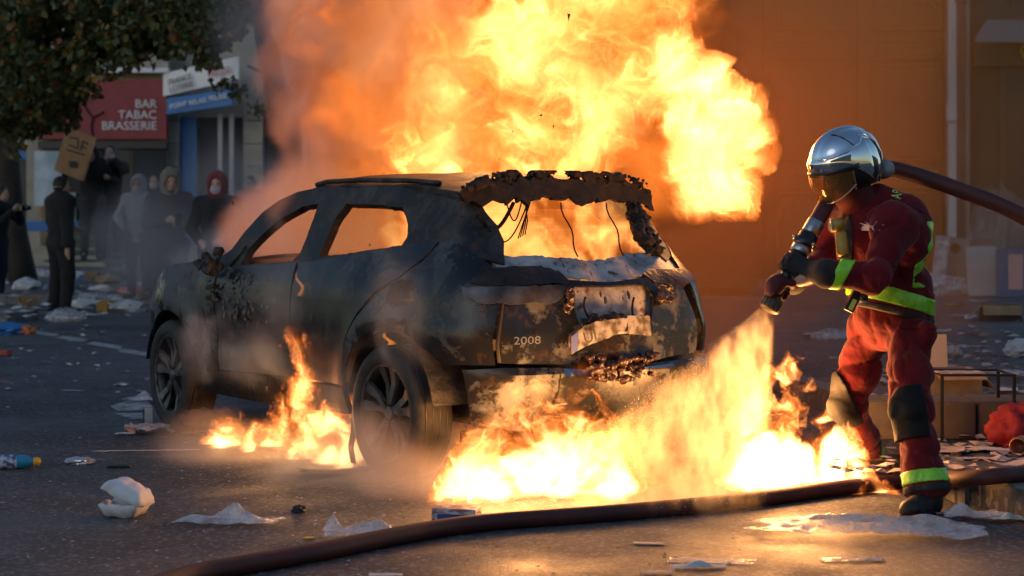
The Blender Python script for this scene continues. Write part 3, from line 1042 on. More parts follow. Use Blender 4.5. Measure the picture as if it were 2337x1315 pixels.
def panel(name, outer, fn, material, parent, holes=(), sp=0.04, thick=0.012, rough=0.0, seed=1, hole_rough=0.0, smooth=True, angle=35, dent=0.0):
    """sheet-metal panel: polygon (with holes) in a 2D chart, meshed finely, mapped by fn and given thickness"""
    rg = np.random.default_rng(seed)
    loops = [dense(outer, sp)] + [dense(h, sp * 0.7) for h in holes]
    if rough: loops[0] = [(a + rg.normal(0, rough), b + rg.normal(0, rough)) for a, b in loops[0]]
    if hole_rough: loops[1:] = [[(a + rg.normal(0, hole_rough), b + rg.normal(0, hole_rough)) for a, b in lp] for lp in loops[1:]]
    O = np.array(loops[0])
    lo, hi = O.min(0), O.max(0)
    gx, gy = np.meshgrid(np.arange(lo[0] + sp / 2, hi[0], sp), np.arange(lo[1] + sp / 2, hi[1], sp))
    g = np.stack([gx.ravel(), gy.ravel()], 1)
    keep = inside_poly(g, loops[0]) & (edge_dist(g, loops[0]) > sp * 0.45)
    for h in loops[1:]:
        keep &= ~inside_poly(g, h) & (edge_dist(g, h) > sp * 0.4)
    g = g[keep]
    vs, es = [], []
    for lp in loops:
        b0 = len(vs); n = len(lp)
        vs += [Vector(p) for p in lp]
        es += [(b0 + i, b0 + (i + 1) % n) for i in range(n)]
    vs += [Vector(p) for p in g]
    r = delaunay_2d_cdt(vs, es, [], 1, 1e-6)
    v2, f2 = r[0], r[2]
    cen = np.array([[sum(v2[i].x for i in f) / 3, sum(v2[i].y for i in f) / 3] for f in f2])
    ok = inside_poly(cen, loops[0])
    for h in loops[1:]: ok &= ~inside_poly(cen, h)
    f2 = [f for f, k in zip(f2, ok) if k]
    bm = bmesh.new()
    bv = []
    for v in v2:
        p = fn(v.x, v.y)
        if dent: p = p + Vector((1, 1, 1)) * (dent * mnoise.noise(p * 5 + Vector((seed, 0, 0))))
        bv.append(bm.verts.new(p))
    for f in f2:
        try: bm.faces.new([bv[i] for i in f])
        except ValueError: pass
    for v in [v for v in bm.verts if not v.link_faces]: bm.verts.remove(v)
    bmesh.ops.recalc_face_normals(bm, faces=bm.faces)
    c = sum((f.calc_center_median() for f in bm.faces), Vector()) / max(1, len(bm.faces))
    ref = Vector((1.2, 0, 0.75))
    s = sum(f.normal.dot(f.calc_center_median() - ref) * f.calc_area() for f in bm.faces)
    if s < 0: bmesh.ops.reverse_faces(bm, faces=bm.faces)
    if thick: bmesh.ops.solidify(bm, geom=bm.faces[:], thickness=thick)
    o = bm_obj(name, bm, material, parent, smooth, normals=False)
    if smooth: o.data.set_sharp_from_angle(angle=R(angle))
    return o


def mirror_copy(o):
    """the same part on the car's right side"""
    me = o.data.copy()
    n = len(me.vertices)
    co = np.empty(n * 3, dtype=np.float32); me.vertices.foreach_get("co", co)
    co = co.reshape(-1, 3); co[:, 1] *= -1
    me.vertices.foreach_set("co", co.ravel())
    me.flip_normals(); me.update()
    c = link_mesh(o.name.split(".")[0], me, None, o.parent)
    return c


def arc(cx, cz, r, a0, a1, n, sx=1.0):
    return [(cx + sx * r * math.cos(R(a0 + (a1 - a0) * i / n)), cz + r * math.sin(R(a0 + (a1 - a0) * i / n))) for i in range(n + 1)]


SX = lambda x, z: car_side(-x, z)                                       # chart by car length x (flank)
# left flank panels -------------------------------------------------
archF = arc(2.585, 0.31, 0.405, 5, 172, 16)                             # from front to back over the wheel
archR = arc(0.0, 0.31, 0.405, 12, 172, 16)
flank = []
def SXF(x, z):
    p = car_side(-x, z)
    return Vector((p.x + (.006 if p.x < -.3 else 0), p.y * .990, p.z))
flank.append(panel("front_fender", [(2.83, .945), (2.6, .992), (2.38, 1.012), (2.06, 1.03), (1.965, 1.0), (1.945, .8), (1.94, .5), (1.96, .365), (2.18, .35)]
                   + archF[::-1] + [(2.985, .40), (3.02, .62), (3.10, .80), (2.95, .905)], SX, M_BODY, car, sp=0.045))
flank.append(panel("front_door", [(1.93, .99), (1.70, 1.003), (1.02, 1.036), (1.0, .9), (1.0, .42), (1.35, .41), (1.92, .395)], SX, M_DOOR, car, sp=0.045, dent=0.004))
flank.append(panel("rear_door", [(.985, 1.038), (.5, 1.088), (.03, 1.15), (-.20, 1.165), (-.15, 1.09), (-.02, .995), (.13, .92), (.27, .80), (.385, .64), (.425, .42), (.98, .42)], SX, M_DOOR, car, sp=0.045, seed=3, dent=0.004))
qp = panel("quarter_panel", [(-.02, .978), (-.16, 1.08), (-.215, 1.155), (-.30, 1.19), (-.38, 1.15), (-.50, 1.085), (-.57, 1.0), (-.545, .8), (-.53, .585), (-.42, .585)]
           + arc(0.0, 0.31, 0.43, 141, 14, 14) + [(.375, .64), (.255, .79), (.115, .905)], SX, M_BODY, car,
           holes=[[(0.04, .87), (.03, .95), (-.05, .985), (-.15, .97), (-.20, .90), (-.13, .85), (-.03, .845)],
                  [(.05, .765), (-.05, .79), (-.10, .772), (-.145, .80), (-.16, .765), (-.10, .752), (-.02, .757)]], sp=0.035, seed=5, hole_rough=0.004)
flank.append(qp)
flank.append(panel("sill", [(2.16, .345), (1.9, .385), (1.0, .405), (.43, .405), (.405, .27), (1.2, .235), (2.18, .24)], SX, M_BLACK, car, sp=0.06, thick=0.03))
# pillars, window openings and roof rail in one pressing
winF = [(1.70, 1.01), (1.695, 1.10), (1.62, 1.187), (1.494, 1.275), (1.30, 1.344), (1.127, 1.362), (1.098, 1.276), (1.067, 1.168), (1.042, 1.048)]
winR = [(.815, 1.072), (.833, 1.158), (.85, 1.276), (.814, 1.359), (.526, 1.353), (.23, 1.338), (.125, 1.256), (.07, 1.19), (.085, 1.146), (.422, 1.107)]
flank.append(panel("pillar_frame", [(2.02, 1.045), (1.91, 1.095), (1.86, 1.197), (1.76, 1.313), (1.62, 1.385), (1.45, 1.43), (1.2, 1.455), (.8, 1.46), (.3, 1.445), (-.1, 1.425), (-.30, 1.40),
                                    (-.46, 1.34), (-.55, 1.25), (-.585, 1.17), (-.58, 1.06), (-.38, 1.12), (-.30, 1.16), (-.205, 1.13), (-.0, 1.12), (.5, 1.065), (1.0, 1.015), (1.70, .985), (1.93, .975)], SXF, M_FRAME, car,
                   holes=[winF, winR], sp=0.035, thick=0.045, seed=7, hole_rough=0.002))
flank.append(panel("glow_baffle", [(1.94, .96), (1.0, 1.0), (.45, 1.05), (.0, 1.10), (-.10, 1.0), (.25, .72), (.46, .42), (1.94, .40)], lambda x, z: car_side(-x, z) * 1.0 + Vector((0, -.10, 0)), M_BLACK, car, sp=0.12, thick=0.01, smooth=False))  # added dark panel inside the doors, keeps cabin glow out of the seams
for o in flank:
    mirror_copy(o)


# roof and bonnet -----------------------------------------------------
def roof_pt(x, y):
    zc = lerp_tab(x, [-.35, -.1, .3, .8, 1.2, 1.45, 1.6], [1.475, 1.50, 1.525, 1.535, 1.53, 1.495, 1.44])
    return Vector((x, y, zc - 0.075 * (abs(y) / 0.58) ** 2.4))


panel("roof", [(1.50, .40), (1.56, 0), (1.50, -.40), (1.40, -.56), (.8, -.585), (-.25, -.575), (-.29, -.3), (-.30, 0), (-.29, .3), (-.25, .575), (.8, .585), (1.40, .56)], roof_pt, M_FRAME, car, sp=0.06, thick=0.035, dent=0.008)
bonnet_pt = lambda x, y: Vector((x, y, lerp_tab(x, [1.95, 2.3, 2.75, 3.1, 3.25], [1.075, 1.05, 1.0, .93, .86]) - 0.05 * (abs(y) / 0.72) ** 3))
panel("bonnet", [(1.98, .77), (2.4, .795), (2.75, .70), (3.05, .50), (3.2, .2), (3.2, -.2), (3.05, -.50), (2.75, -.70), (2.4, -.795), (1.98, -.77), (2.05, -.4), (2.07, 0), (2.05, .4)], bonnet_pt, M_BODY, car, sp=0.07, thick=0.02)
for s in (1, -1):                                                       # roof rails
    tube("roof_rail", [roof_pt(x, s * 0.545) + Vector((0, 0, 0.018)) for x in np.linspace(1.3, 0.0, 12)], 0.014, M_FRAME, car, 8)
# nose (mostly out of sight): bumper skin round the front
def nose_pt(t, z):                                                        # t: 0 at the arch, 1 on the centre line
    w = car_w(2.9, z); b = 0.46; a = car_xf(z) - 2.52
    if t < 0.6:
        ph = R(42) + t / 0.6 * R(48)
        return Vector((2.52 + a * math.sin(ph) ** (2 / 2.4), w - b + b * max(math.cos(ph), 0) ** (2 / 2.4), z))
    return Vector((2.52 + a, (w - b) * (1 - (t - 0.6) / 0.4), z))
panel("front_bumper", [(0.0, .36), (0.03, .62), (.20, .86), (1.0, .86), (1.0, .20), (.12, .20), (0.0, .25)], nose_pt, M_BODY, car, sp=0.06)
mirror_copy(car.children[-1])
# windscreen header and cowl
box("dashboard", (1.88, 0, 0.93), (0.30, 1.42, 0.12), M_BLACK, car, 0.03)
box("floor_pan", (1.0, 0, 0.30), (2.3, 1.5, 0.05), M_BLACK, car, 0.01)
box("load_floor", (-0.2, 0, 0.62), (0.75, 1.05, 0.04), M_BLACK, car, 0.01)
for s in (0.36, -0.36):                                                 # bare seat springs
    bm = bmesh.new()
    for k in range(5):
        bm_box(bm, (1.0 - 0.03 * k, s, 0.55 + 0.09 * k), (0.02, 0.42, 0.015), None, 0.004)
    for e in (-0.21, 0.21):
        bm_box(bm, (0.94, s + e, 0.74), (0.03, 0.025, 0.44), None, 0.006)
    bm_box(bm, (1.2, s, 0.48), (0.45, 0.44, 0.03), None, 0.01)
    bm_obj("seat_frame", bm, M_BLACK, car)
steer = lathe("steering_wheel", [(0.175 + 0.013 * math.cos(a), 0.013 * math.sin(a)) for a in np.linspace(0, 2 * math.pi, 9)[:-1]], M_BLACK, car, 24,
              Matrix.Translation((1.62, 0.36, 0.92)) @ Matrix.Rotation(R(-65), 4, 'Y'), closed=True)

# tail ------------------------------------------------------------------
SU = lambda u, z: car_side(u, z)


def tail_upper(u, z):                                                    # bare inner frame under the lost glass, dented
    p = car_side(u, z)
    return p + Vector((0.012 * math.sin(u * 17) + 0.02, 0, 0.006 * math.sin(u * 9)))


tailgate = empty("tailgate", (0, 0, 0), 0, car)
panel("upper_frame", [(.50, 1.115), (.62, 1.105), (.9, 1.085), (1.2, 1.078), (1.5, 1.085), (1.72, 1.10), (1.90, 1.11), (1.86, 1.01), (1.6, .985), (1.2, .975), (.95, .985), (.86, .99), (.80, 1.03), (.70, 1.05), (.56, 1.055)],
      tail_upper, M_STEEL, tailgate, sp=0.03, thick=0.03, rough=0.004, seed=11,
      holes=[arc(u, z, r, 0, 330, 9, 0.6) for u, z, r in ((.92, 1.045, .012), (.93, 1.015, .007), (1.12, 1.015, .012), (1.28, 1.04, .007), (1.29, 1.02, .006), (1.45, 1.02, .012), (1.62, 1.05, .012), (1.66, 1.03, .008))])
rec = [(.93, .955), (1.2, .95), (1.50, .955), (1.56, .90), (1.50, .78), (1.44, .745), (1.2, .74), (.97, .745), (.94, .80), (.90, .90)]
panel("outer_skin", [(.59, .99), (.85, .985), (1.2, .968), (1.55, .985), (1.755, .99), (1.80, .8), (1.80, .60), (1.5, .575), (1.2, .57), (.9, .575), (.548, .595), (.562, .8)], SU, M_BODY, tailgate, holes=[rec], sp=0.04, thick=0.014, seed=12)


def tail_recess(u, z):
    p = car_side(u, z)
    return p + Vector((0.045, 0, 0))


panel("inner_panel", [(.905, .968), (1.2, .962), (1.55, .968), (1.58, .90), (1.52, .765), (1.2, .725), (.93, .735), (.88, .90)], tail_recess, M_STEEL, tailgate, sp=0.03, thick=0.01, seed=13, dent=0.012,
      holes=[arc(u, z, r, 0, 330, 9, 0.55) for u, z, r in ((1.17, .905, .017), (1.20, .875, .022), (1.33, .885, .012), (1.38, .905, .024), (1.0, .92, .009), (1.34, .92, .007), (1.47, .93, .006))])
panel("lower_lip", [(.95, .735), (1.2, .73), (1.45, .735), (1.45, .72), (1.2, .715), (.95, .72)], lambda u, z: car_side(u, z) + Vector((-0.015, 0, 0)), M_STEEL, tailgate, sp=0.03, thick=0.02)


def clump(name, pts, material, parent, seed, step=0.009, jag=0.6):
    """crumbly burnt crust: union of jittered balls round the given (centre, radius) list, meshed as one lump"""
    P = np.array([p for p, r in pts]); Rr = np.array([r for p, r in pts])
    lo = (P - Rr[:, None] * 1.6).min(0); hi = (P + Rr[:, None] * 1.6).max(0)
    n = np.maximum(((hi - lo) / step).astype(int) + 1, 4)
    ax = [lo[k] + np.arange(n[k]) * step for k in range(3)]
    F = np.full(n, 1.0, dtype=np.float32)
    for p, r in zip(P, Rr):
        i0 = [max(0, int((p[k] - 1.7 * r - lo[k]) / step)) for k in range(3)]
        i1 = [min(n[k], int((p[k] + 1.7 * r - lo[k]) / step) + 2) for k in range(3)]
        sl = tuple(slice(i0[k], i1[k]) for k in range(3))
        gx, gy, gz = np.meshgrid(*[ax[k][i0[k]:i1[k]] for k in range(3)], indexing='ij')
        d = np.sqrt((gx - p[0]) ** 2 + (gy - p[1]) ** 2 + (gz - p[2]) ** 2) - r
        F[sl] = np.minimum(F[sl], d)
    rg = np.random.default_rng(seed)
    nz = fbm_grid(list(n), [float(v) for v in (hi - lo)], 0.05, 3, rg, gain=0.7)
    F = F + nz.astype(np.float32) * step * jag * 2.0
    F[0] = F[-1] = 1; F[:, 0] = F[:, -1] = 1; F[:, :, 0] = F[:, :, -1] = 1
    V, Q = surface_net(F, lo, step)
    return mesh_np(name, V, Q, material, parent, True)


# what is left of the spoiler and headlining: a crust along the rear edge of the roof and down the right pillar
rg = random.Random(4)
def spoiler_pt(y, z):
    k = 1 - (y / .62) ** 2
    return Vector((-.29 - .05 * k - .16 * (1.47 - z) + .01 * mnoise.noise(Vector((y * 9, z * 9, 0))), y, z + .02 * k))
panel("spoiler_remains", [(.60, 1.34), (.59, 1.41), (.50, 1.455), (.2, 1.465), (-.2, 1.465), (-.48, 1.455), (-.58, 1.41), (-.60, 1.33), (-.45, 1.355), (-.2, 1.36), (.2, 1.36), (.45, 1.355)], spoiler_pt, M_CRUST, car, sp=0.025, thick=0.03, rough=0.012, dent=0.03)
cr = []
for i in range(330):
    t = rg.random()
    y = 0.585 - 1.17 * t
    hgt = 0.010 + 0.022 * (0.5 + 0.5 * mnoise.noise(Vector((y * 7, 0, 3)))) * (1.3 if y < .45 else .3)
    for q in range(3):
        z = 1.455 + hgt * q * .8 + rg.uniform(-.006, .006) - .05 * (abs(y) / .58) ** 6
        cr.append(((-.31 + rg.uniform(-.02, .03), y + rg.uniform(-.01, .01), z + .012), rg.uniform(.006, .012)))
clump("roof_crust", cr, M_CRUST, car, 3, step=0.0055, jag=1.2)
cr = []
for i in range(260):
    t = rg.random()
    q = car_side(2.4 - (.36 + .20 * t + rg.uniform(0, .10)), 1.43 - .33 * t)
    cr.append(((q.x - .012 + rg.uniform(-.015, .015), q.y + rg.uniform(-.012, .012), q.z + rg.uniform(-.015, .02)), rg.uniform(.009, .02)))
clump("pillar_crust", cr, M_CRUST, car, 5, step=0.0065, jag=1.1)
# wires hanging in the opening
def drop(a, b, sag, n=14): return [Vector(a).lerp(Vector(b), i / n) + Vector((0, 0, -sag * math.sin(math.pi * i / n))) for i in range(n + 1)]
tube("hanging_wire", drop((-.36, .56, 1.30), (-.33, .32, 1.36), .10), .010, M_CABLE, car, 6)
tube("hanging_wire", drop((-.38, .55, 1.31), (-.34, .24, 1.36), .17), .004, M_CABLE, car, 5)
tube("hanging_wire", drop((-.36, .38, 1.35), (-.33, .27, 1.37), .09), .004, M_CABLE, car, 5)
for y in (.05, -.24):
    tube("hanging_wire", [(-.36 - .15 * t, y + .012 * math.sin(t * 9), 1.36 - .27 * t) for t in np.linspace(0, 1, 9)], .004, M_CABLE, car, 5)
for k in range(4):
    tube("hanging_wire", [(-.36, .27 - .01 * k, 1.36), (-.38, .27 + .012 * k, 1.27 - .01 * k), (-.40, .30 + .014 * k, 1.20 - .006 * k)], .0035, M_CABLE, car, 5)
for y0, z0, l in ((.15, .90, .16), (-.15, .89, .24)):                    # melted strings below the holes
    tube("hanging_wire", [(-.70, y0 + .02 * math.sin(t * 5) - .03 * t, z0 - l * t) for t in np.linspace(0, 1, 9)], .006, M_CABLE, car, 6)
# melted tail lamps: left one sags into a ledge
M_LAMP = mat("melted_lamp", (0.016, 0.008, 0.006), 0.35, col2=(0.04, 0.016, 0.009), scale=18, bump=0.5, bscale=30)
panel("tail_lamp", [(.46, 1.005), (.52, 1.04), (.62, 1.05), (.75, 1.045), (.84, 1.02), (.90, .985), (.87, .97), (.7, .965), (.55, .965), (.44, .97)], lambda u, z: car_side(u, z) + Vector((-0.012, .004, 0)), M_LAMP, car, sp=0.025, thick=0.05, dent=0.012, rough=0.004)
panel("tail_lamp", [(1.55, 1.0), (1.64, 1.02), (1.85, 1.03), (1.93, .98), (1.8, .95), (1.6, .955)], lambda u, z: car_side(u, z) + Vector((-0.012, -.004, 0)), M_LAMP, car, sp=0.03, thick=0.04, dent=0.01)
panel("sagging_skin", [(.40, .955), (.55, .962), (.75, .958), (.88, .955), (.84, .90), (.80, .872), (.74, .868), (.68, .88), (.62, .872), (.55, .885), (.48, .882), (.42, .915)],
      lambda u, z: car_side(u, z) + Vector((-0.02, .01, 0)), mat("heat_blued_skin", (0.10, 0.105, 0.12), 0.35, metal=0.5, col2=(0.04, 0.035, 0.035), scale=12, bump=0.15), car, sp=0.025, thick=0.012, dent=0.012, rough=0.003)
# bubbled plastic above and below the plate
cr = [((-.735 + rg.uniform(-.01, .01), rg.uniform(-.22, .20), .775 + rg.uniform(-.025, .03)), rg.uniform(.005, .013)) for _ in range(120)]
cr += [((-.72, .27 + rg.uniform(-.03, .03), .88 + rg.uniform(-.05, .06)), rg.uniform(.006, .012)) for _ in range(50)]
cr += [((-.72, -.33 + rg.uniform(-.05, .04), .90 + rg.uniform(-.05, .04)), rg.uniform(.006, .012)) for _ in range(50)]
M_MELT = mat("melted_plastic", (0.016, 0.007, 0.005), 0.3, col2=(0.04, 0.016, 0.009), scale=30, bump=.4, bscale=60)
clump("bubbled_plastic", cr, M_MELT, car, 8, step=0.0045, jag=1.0)
cr = []
for i in range(170):
    y = rg.uniform(-.22, .22); cr.append(((-.80 + rg.uniform(-.015, .02), y, .585 - .045 * (1 - abs(y) / .3) + rg.uniform(-.055, .05)), rg.uniform(.006, .017)))
clump("melted_bumper_skin", cr, M_MELT, car, 9, step=0.0055, jag=1.0)
# number plate: two warped pieces; what is left of its print
M_PLATE = mat("scorched_plate", (0.24, 0.24, 0.25), 0.5, col2=(0.03, 0.018, 0.012), scale=15, ramp=(0.42, 0.58), bump=0.3, bscale=20)
def plate_pt(a, b):                                                      # a along, b across
    return Vector((-.785 - .02 * math.sin(a * 6) - .025 * b, .315 - .94 * a, .675 + .28 * a + b + .012 * math.sin(a * 14)))
plate = panel("number_plate", [(0.0, -.045), (.06, -.052), (.18, -.045), (.27, -.03), (.36, -.02), (.37, .03), (.28, .05), (.18, .055), (.07, .05), (0.0, .045)], plate_pt, M_PLATE, car, sp=0.02, thick=0.004, rough=0.003)
plate["label"] = "warped scorched white number plate hanging askew"
panel("plate_stub", [(-.20, .70), (-.06, .715), (-.055, .805), (-.19, .80)], lambda y, z: Vector((-.775 + .05 * (y + .2), y, z)), M_PLATE, car, sp=0.03, thick=0.004)
M_INK = mat("plate_ink", (0.02, 0.02, 0.025), 0.5)
M_BLUE = mat("plate_blue", (0.06, 0.09, 0.28), 0.5)
_tr = (R(90), R(-16), R(-90))
text_obj("UI", .085, plate_pt(.115, -.005) + Vector((-.014, 0, 0)), _tr, M_INK, plate, ext=.001)
panel("blue_band", [(.012, -.04), (.05, -.046), (.05, .042), (.012, .038)], lambda a, b: plate_pt(a, b) + Vector((-.004, 0, 0)), M_BLUE, plate, sp=.02, thick=.002)
badge = text_obj("2008", .052, (-.722, .515, .702), (R(90), 0, R(-96)), mat("badge_chrome", (0.75, 0.73, 0.7), 0.2, metal=1.0), car, "badge", .004)
badge.scale = (1.45, 1, 1)
# bumper and its bright strip
panel("rear_bumper", [(.40, .56), (.55, .575), (.70, .57), (1.2, .555), (1.7, .57), (1.85, .575), (2.0, .56), (1.98, .30), (1.75, .25), (1.2, .24), (.65, .25), (.42, .30)], SU, M_BODY, car, sp=0.04, thick=0.02, seed=21)
panel("bumper_strip", [(.78, .565), (1.03, .552), (1.05, .535), (.9, .53), (.775, .527)], lambda u, z: car_side(u, z) + Vector((-0.018, 0, 0)), M_GLOSS, car, sp=0.03, thick=0.02)
panel("bumper_strip", [(1.36, .552), (1.62, .56), (1.62, .545), (1.36, .54)], lambda u, z: car_side(u, z) + Vector((-0.018, 0, 0)), M_GLOSS, car, sp=0.03, thick=0.02)
tube("lamp_cord", [car_side(u, z) + Vector((-.012, .006, 0)) for u, z in ((.57, 1.0), (.565, .93), (.56, .80), (.55, .68), (.545, .60))], .009, M_CABLE, car, 6)
tube("bumper_seam", [car_side(u, z) + Vector((-.006, .002, 0)) for u, z in ((.755, .54), (.735, .45), (.70, .38), (.63, .30))], .0035, M_CABLE, car, 5)

# door mirror burnt to a stump
cr = [((1.92 + rg.uniform(-.07, .07), .90 + rg.uniform(-.03, .07), 1.035 + rg.uniform(-.07, .06)), rg.uniform(.010, .026)) for _ in range(60)]
cr += [((1.93 + rg.uniform(-.03, .03), .90 + rg.uniform(-.02, .02), .90 - .12 * k / 10 + rg.uniform(-.02, .02)), rg.uniform(.012, .024)) for k in range(10)]
clump("door_mirror", cr, M_BLACK, car, 12, step=0.009)
tube("mirror_strut", [(1.80, .845, 1.0), (1.70, .79, 1.12)], .009, M_FRAME, car, 6)
# flaking paint on the front door
rgf = random.Random(9)
bmf = bmesh.new()
for k in range(90):
    x = rgf.gauss(1.62, .16); z = rgf.uniform(.70, .97)
    if not 1.05 < x < 1.92: continue
    p = car_side(-x, z) + Vector((0, .006, 0))
    s = rgf.uniform(.006, .02)
    vs = [bmf.verts.new(p + Vector((s * math.cos(a) * rgf.uniform(.4, 1), rgf.uniform(0, .012), s * 1.5 * math.sin(a) * rgf.uniform(.4, 1)))) for a in (0, 1.3, 2.4, 3.6, 5)]
    bmf.faces.new(vs)
fl = bm_obj("paint_flakes", bmf, mat("paint_flake", (0.09, 0.095, 0.10), 0.7), car)
fl["kind"] = "stuff"


# wheels -----------------------------------------------------------------
def wheel(cx, s, flat, yaw=0.0, fallen=False):
    w = empty("wheel", (cx, s * 0.775, 0.315), 0, car)
    w.rotation_euler = (0, 0, yaw)
    rr, hw = 0.336, 0.105
    prof = [(.236, hw * .80), (.250, hw * .98), (.285, hw * 1.05), (.318, hw * .95), (.333, hw * .72), (.336, hw * .3), (.336, -hw * .3), (.333, -hw * .72), (.318, -hw * .95), (.28, -hw * 1.05), (.24, -hw * .9), (.225, 0)]
    seg = 64
    V, Fc = [], []
    n = len(prof)
    for i in range(seg):
        a = 2 * math.pi * i / seg
        for k, (r, h) in enumerate(prof):
            rr_ = r + (0.0015 * math.sin(a * 40) if k in (4, 7) else 0)
            p = Vector((rr_ * math.cos(a), s * h, rr_ * math.sin(a)))
            if p.z < -0.315 + 0.0: 
                p.y += s * math.copysign(1, h) * (-(p.z + 0.315)) * 1.2
                p.z = -0.3145
            V.append(p)
    for i in range(seg):
        j = (i + 1) % seg
        for k in range(n):
            k2 = (k + 1) % n
            Fc.append((i * n + k, j * n + k, j * n + k2, i * n + k2))
    tyre = mesh_py("tyre", V, Fc, M_TYRE, w, True)
    for g in (-.06, -.02, .02, .06):                                     # tread grooves
        lathe("tread_groove", [(.3365, g - .004), (.338, g - .003), (.338, g + .003), (.3365, g + .004)], M_RIMD, tyre, 48, Matrix.Rotation(R(90), 4, 'X')).data.polygons
    rm = Matrix.Rotation(R(-90 * s), 4, 'X')
    lathe("rim", [(.243, .090), (.243, .080), (.228, .074), (.222, .02), (.215, -.08), (.20, -.085), (.20, -.08), (.05, -.02), (.045, .0), (0.001, .0)], M_RIMD, w, 48, rm)
    rim_lip = lathe("rim_lip", [(.2445, .082), (.2445, .093), (.237, .094), (.231, .088), (.231, .080)], M_RIM, w, 48, rm)
    for k in range(5):                                                   # five split spokes, bevelled faces
        a0 = 2 * math.pi * k / 5 + 0.31
        for e, wd in ((-.22, .020), (.22, .020)):
            bm = bmesh.new()
            r0, r1 = .045, .230
            a1, a2 = a0 + e * .25, a0 + e
            c0 = Vector((r0 * math.cos(a1), 0, r0 * math.sin(a1))); c1 = Vector((r1 * math.cos(a2), 0, r1 * math.sin(a2)))
            d = (c1 - c0).normalized(); nrm = Vector((-d.z, 0, d.x))
            vs = []
            for c, hwid, y in ((c0, .020, .070), (c0.lerp(c1, .55), .022, .062), (c1, .034, .084)):
                for q, yy in ((-1, y - .02), (-.8, y), (.8, y), (1, y - .02)):
                    vs.append(bm.verts.new(c + nrm * (q * hwid) + Vector((0, s * yy, 0))))
            for i in range(2):
                for q in range(3):
                    bm.faces.new((vs[i * 4 + q], vs[i * 4 + q + 1], vs[i * 4 + 5 + q], vs[i * 4 + 4 + q]))
            sp = bm_obj("spoke", bm, M_RIM if (k + (e > 0)) % 2 == 0 or e > 0 else M_RIMD, w)
            sp.modifiers.new("thickness", 'SOLIDIFY').thickness = 0.016
    lathe("hub_cap", [(.001, .078), (.03, .078), (.036, .072), (.037, .05)], M_RIM, w, 20, rm)
    return w


wheel(2.605, 1, 0, R(-3)); wheel(0, 1, 0); wheel(2.605, -1, 0, R(-3)); wheel(0, -1, 0)
for cx in (2.605, 0.0):                                                   # arch liners
    for s in (1, -1):
        V, Fc = [], []
        for i in range(17):
            a = R(10 + 160 * i / 16)
            for y in (0.60, 0.845):
                V.append(Vector((cx + .415 * math.cos(a), s * y, .31 + .415 * math.sin(a))))
        for i in range(16): Fc.append((2 * i, 2 * i + 1, 2 * i + 3, 2 * i + 2))
        V += [Vector((cx + .4 * math.cos(R(190 * i / 12 - 5)), s * .60, .31 + .4 * math.sin(R(190 * i / 12 - 5)))) for i in range(13)]
        Fc.append(tuple(range(34, 47)))
        mesh_py("arch_liner", V, Fc, M_BLACK, car)
    tube("axle", [(cx, .7, .31), (cx, -.7, .31)], .035, M_BLACK, car, 8)
# burnt strips hanging below
tube("hanging_strip", [(.42, .80, .30), (.40, .82, .17), (.41, .83, .10), (.33, .86, .03)], [(.018, .006)] * 4, M_BLACK, car, 6)
tube("hanging_strip", [(-.52, .74, .27), (-.53, .745, .15), (-.53, .75, .08), (-.58, .74, .02)], [(.022, .006)] * 4, M_BLACK, car, 6)
M_BLACK2 = M_BLACK
# ================================================================== figures: bodies and clothes grown as smooth unions of tapered limbs
def biggest(V, Q):
    """keep the largest connected piece of a quad mesh"""
    if len(Q) == 0: return V, Q
    lab = np.arange(len(V))
    e = np.concatenate([Q[:, [0, 1]], Q[:, [1, 2]], Q[:, [2, 3]]])
    for _ in range(400):
        m = np.minimum(lab[e[:, 0]], lab[e[:, 1]])
        new = lab.copy()
        np.minimum.at(new, e[:, 0], m); np.minimum.at(new, e[:, 1], m)
        new = new[new]
        if (new == lab).all(): break
        lab = new
    u, c = np.unique(lab[Q[:, 0]], return_counts=True)
    keep = lab[Q[:, 0]] == u[c.argmax()]
    Q = Q[keep]
    used = np.unique(Q)
    mp = np.full(len(V), -1, dtype=np.int64); mp[used] = np.arange(len(used))
    return V[used], mp[Q]


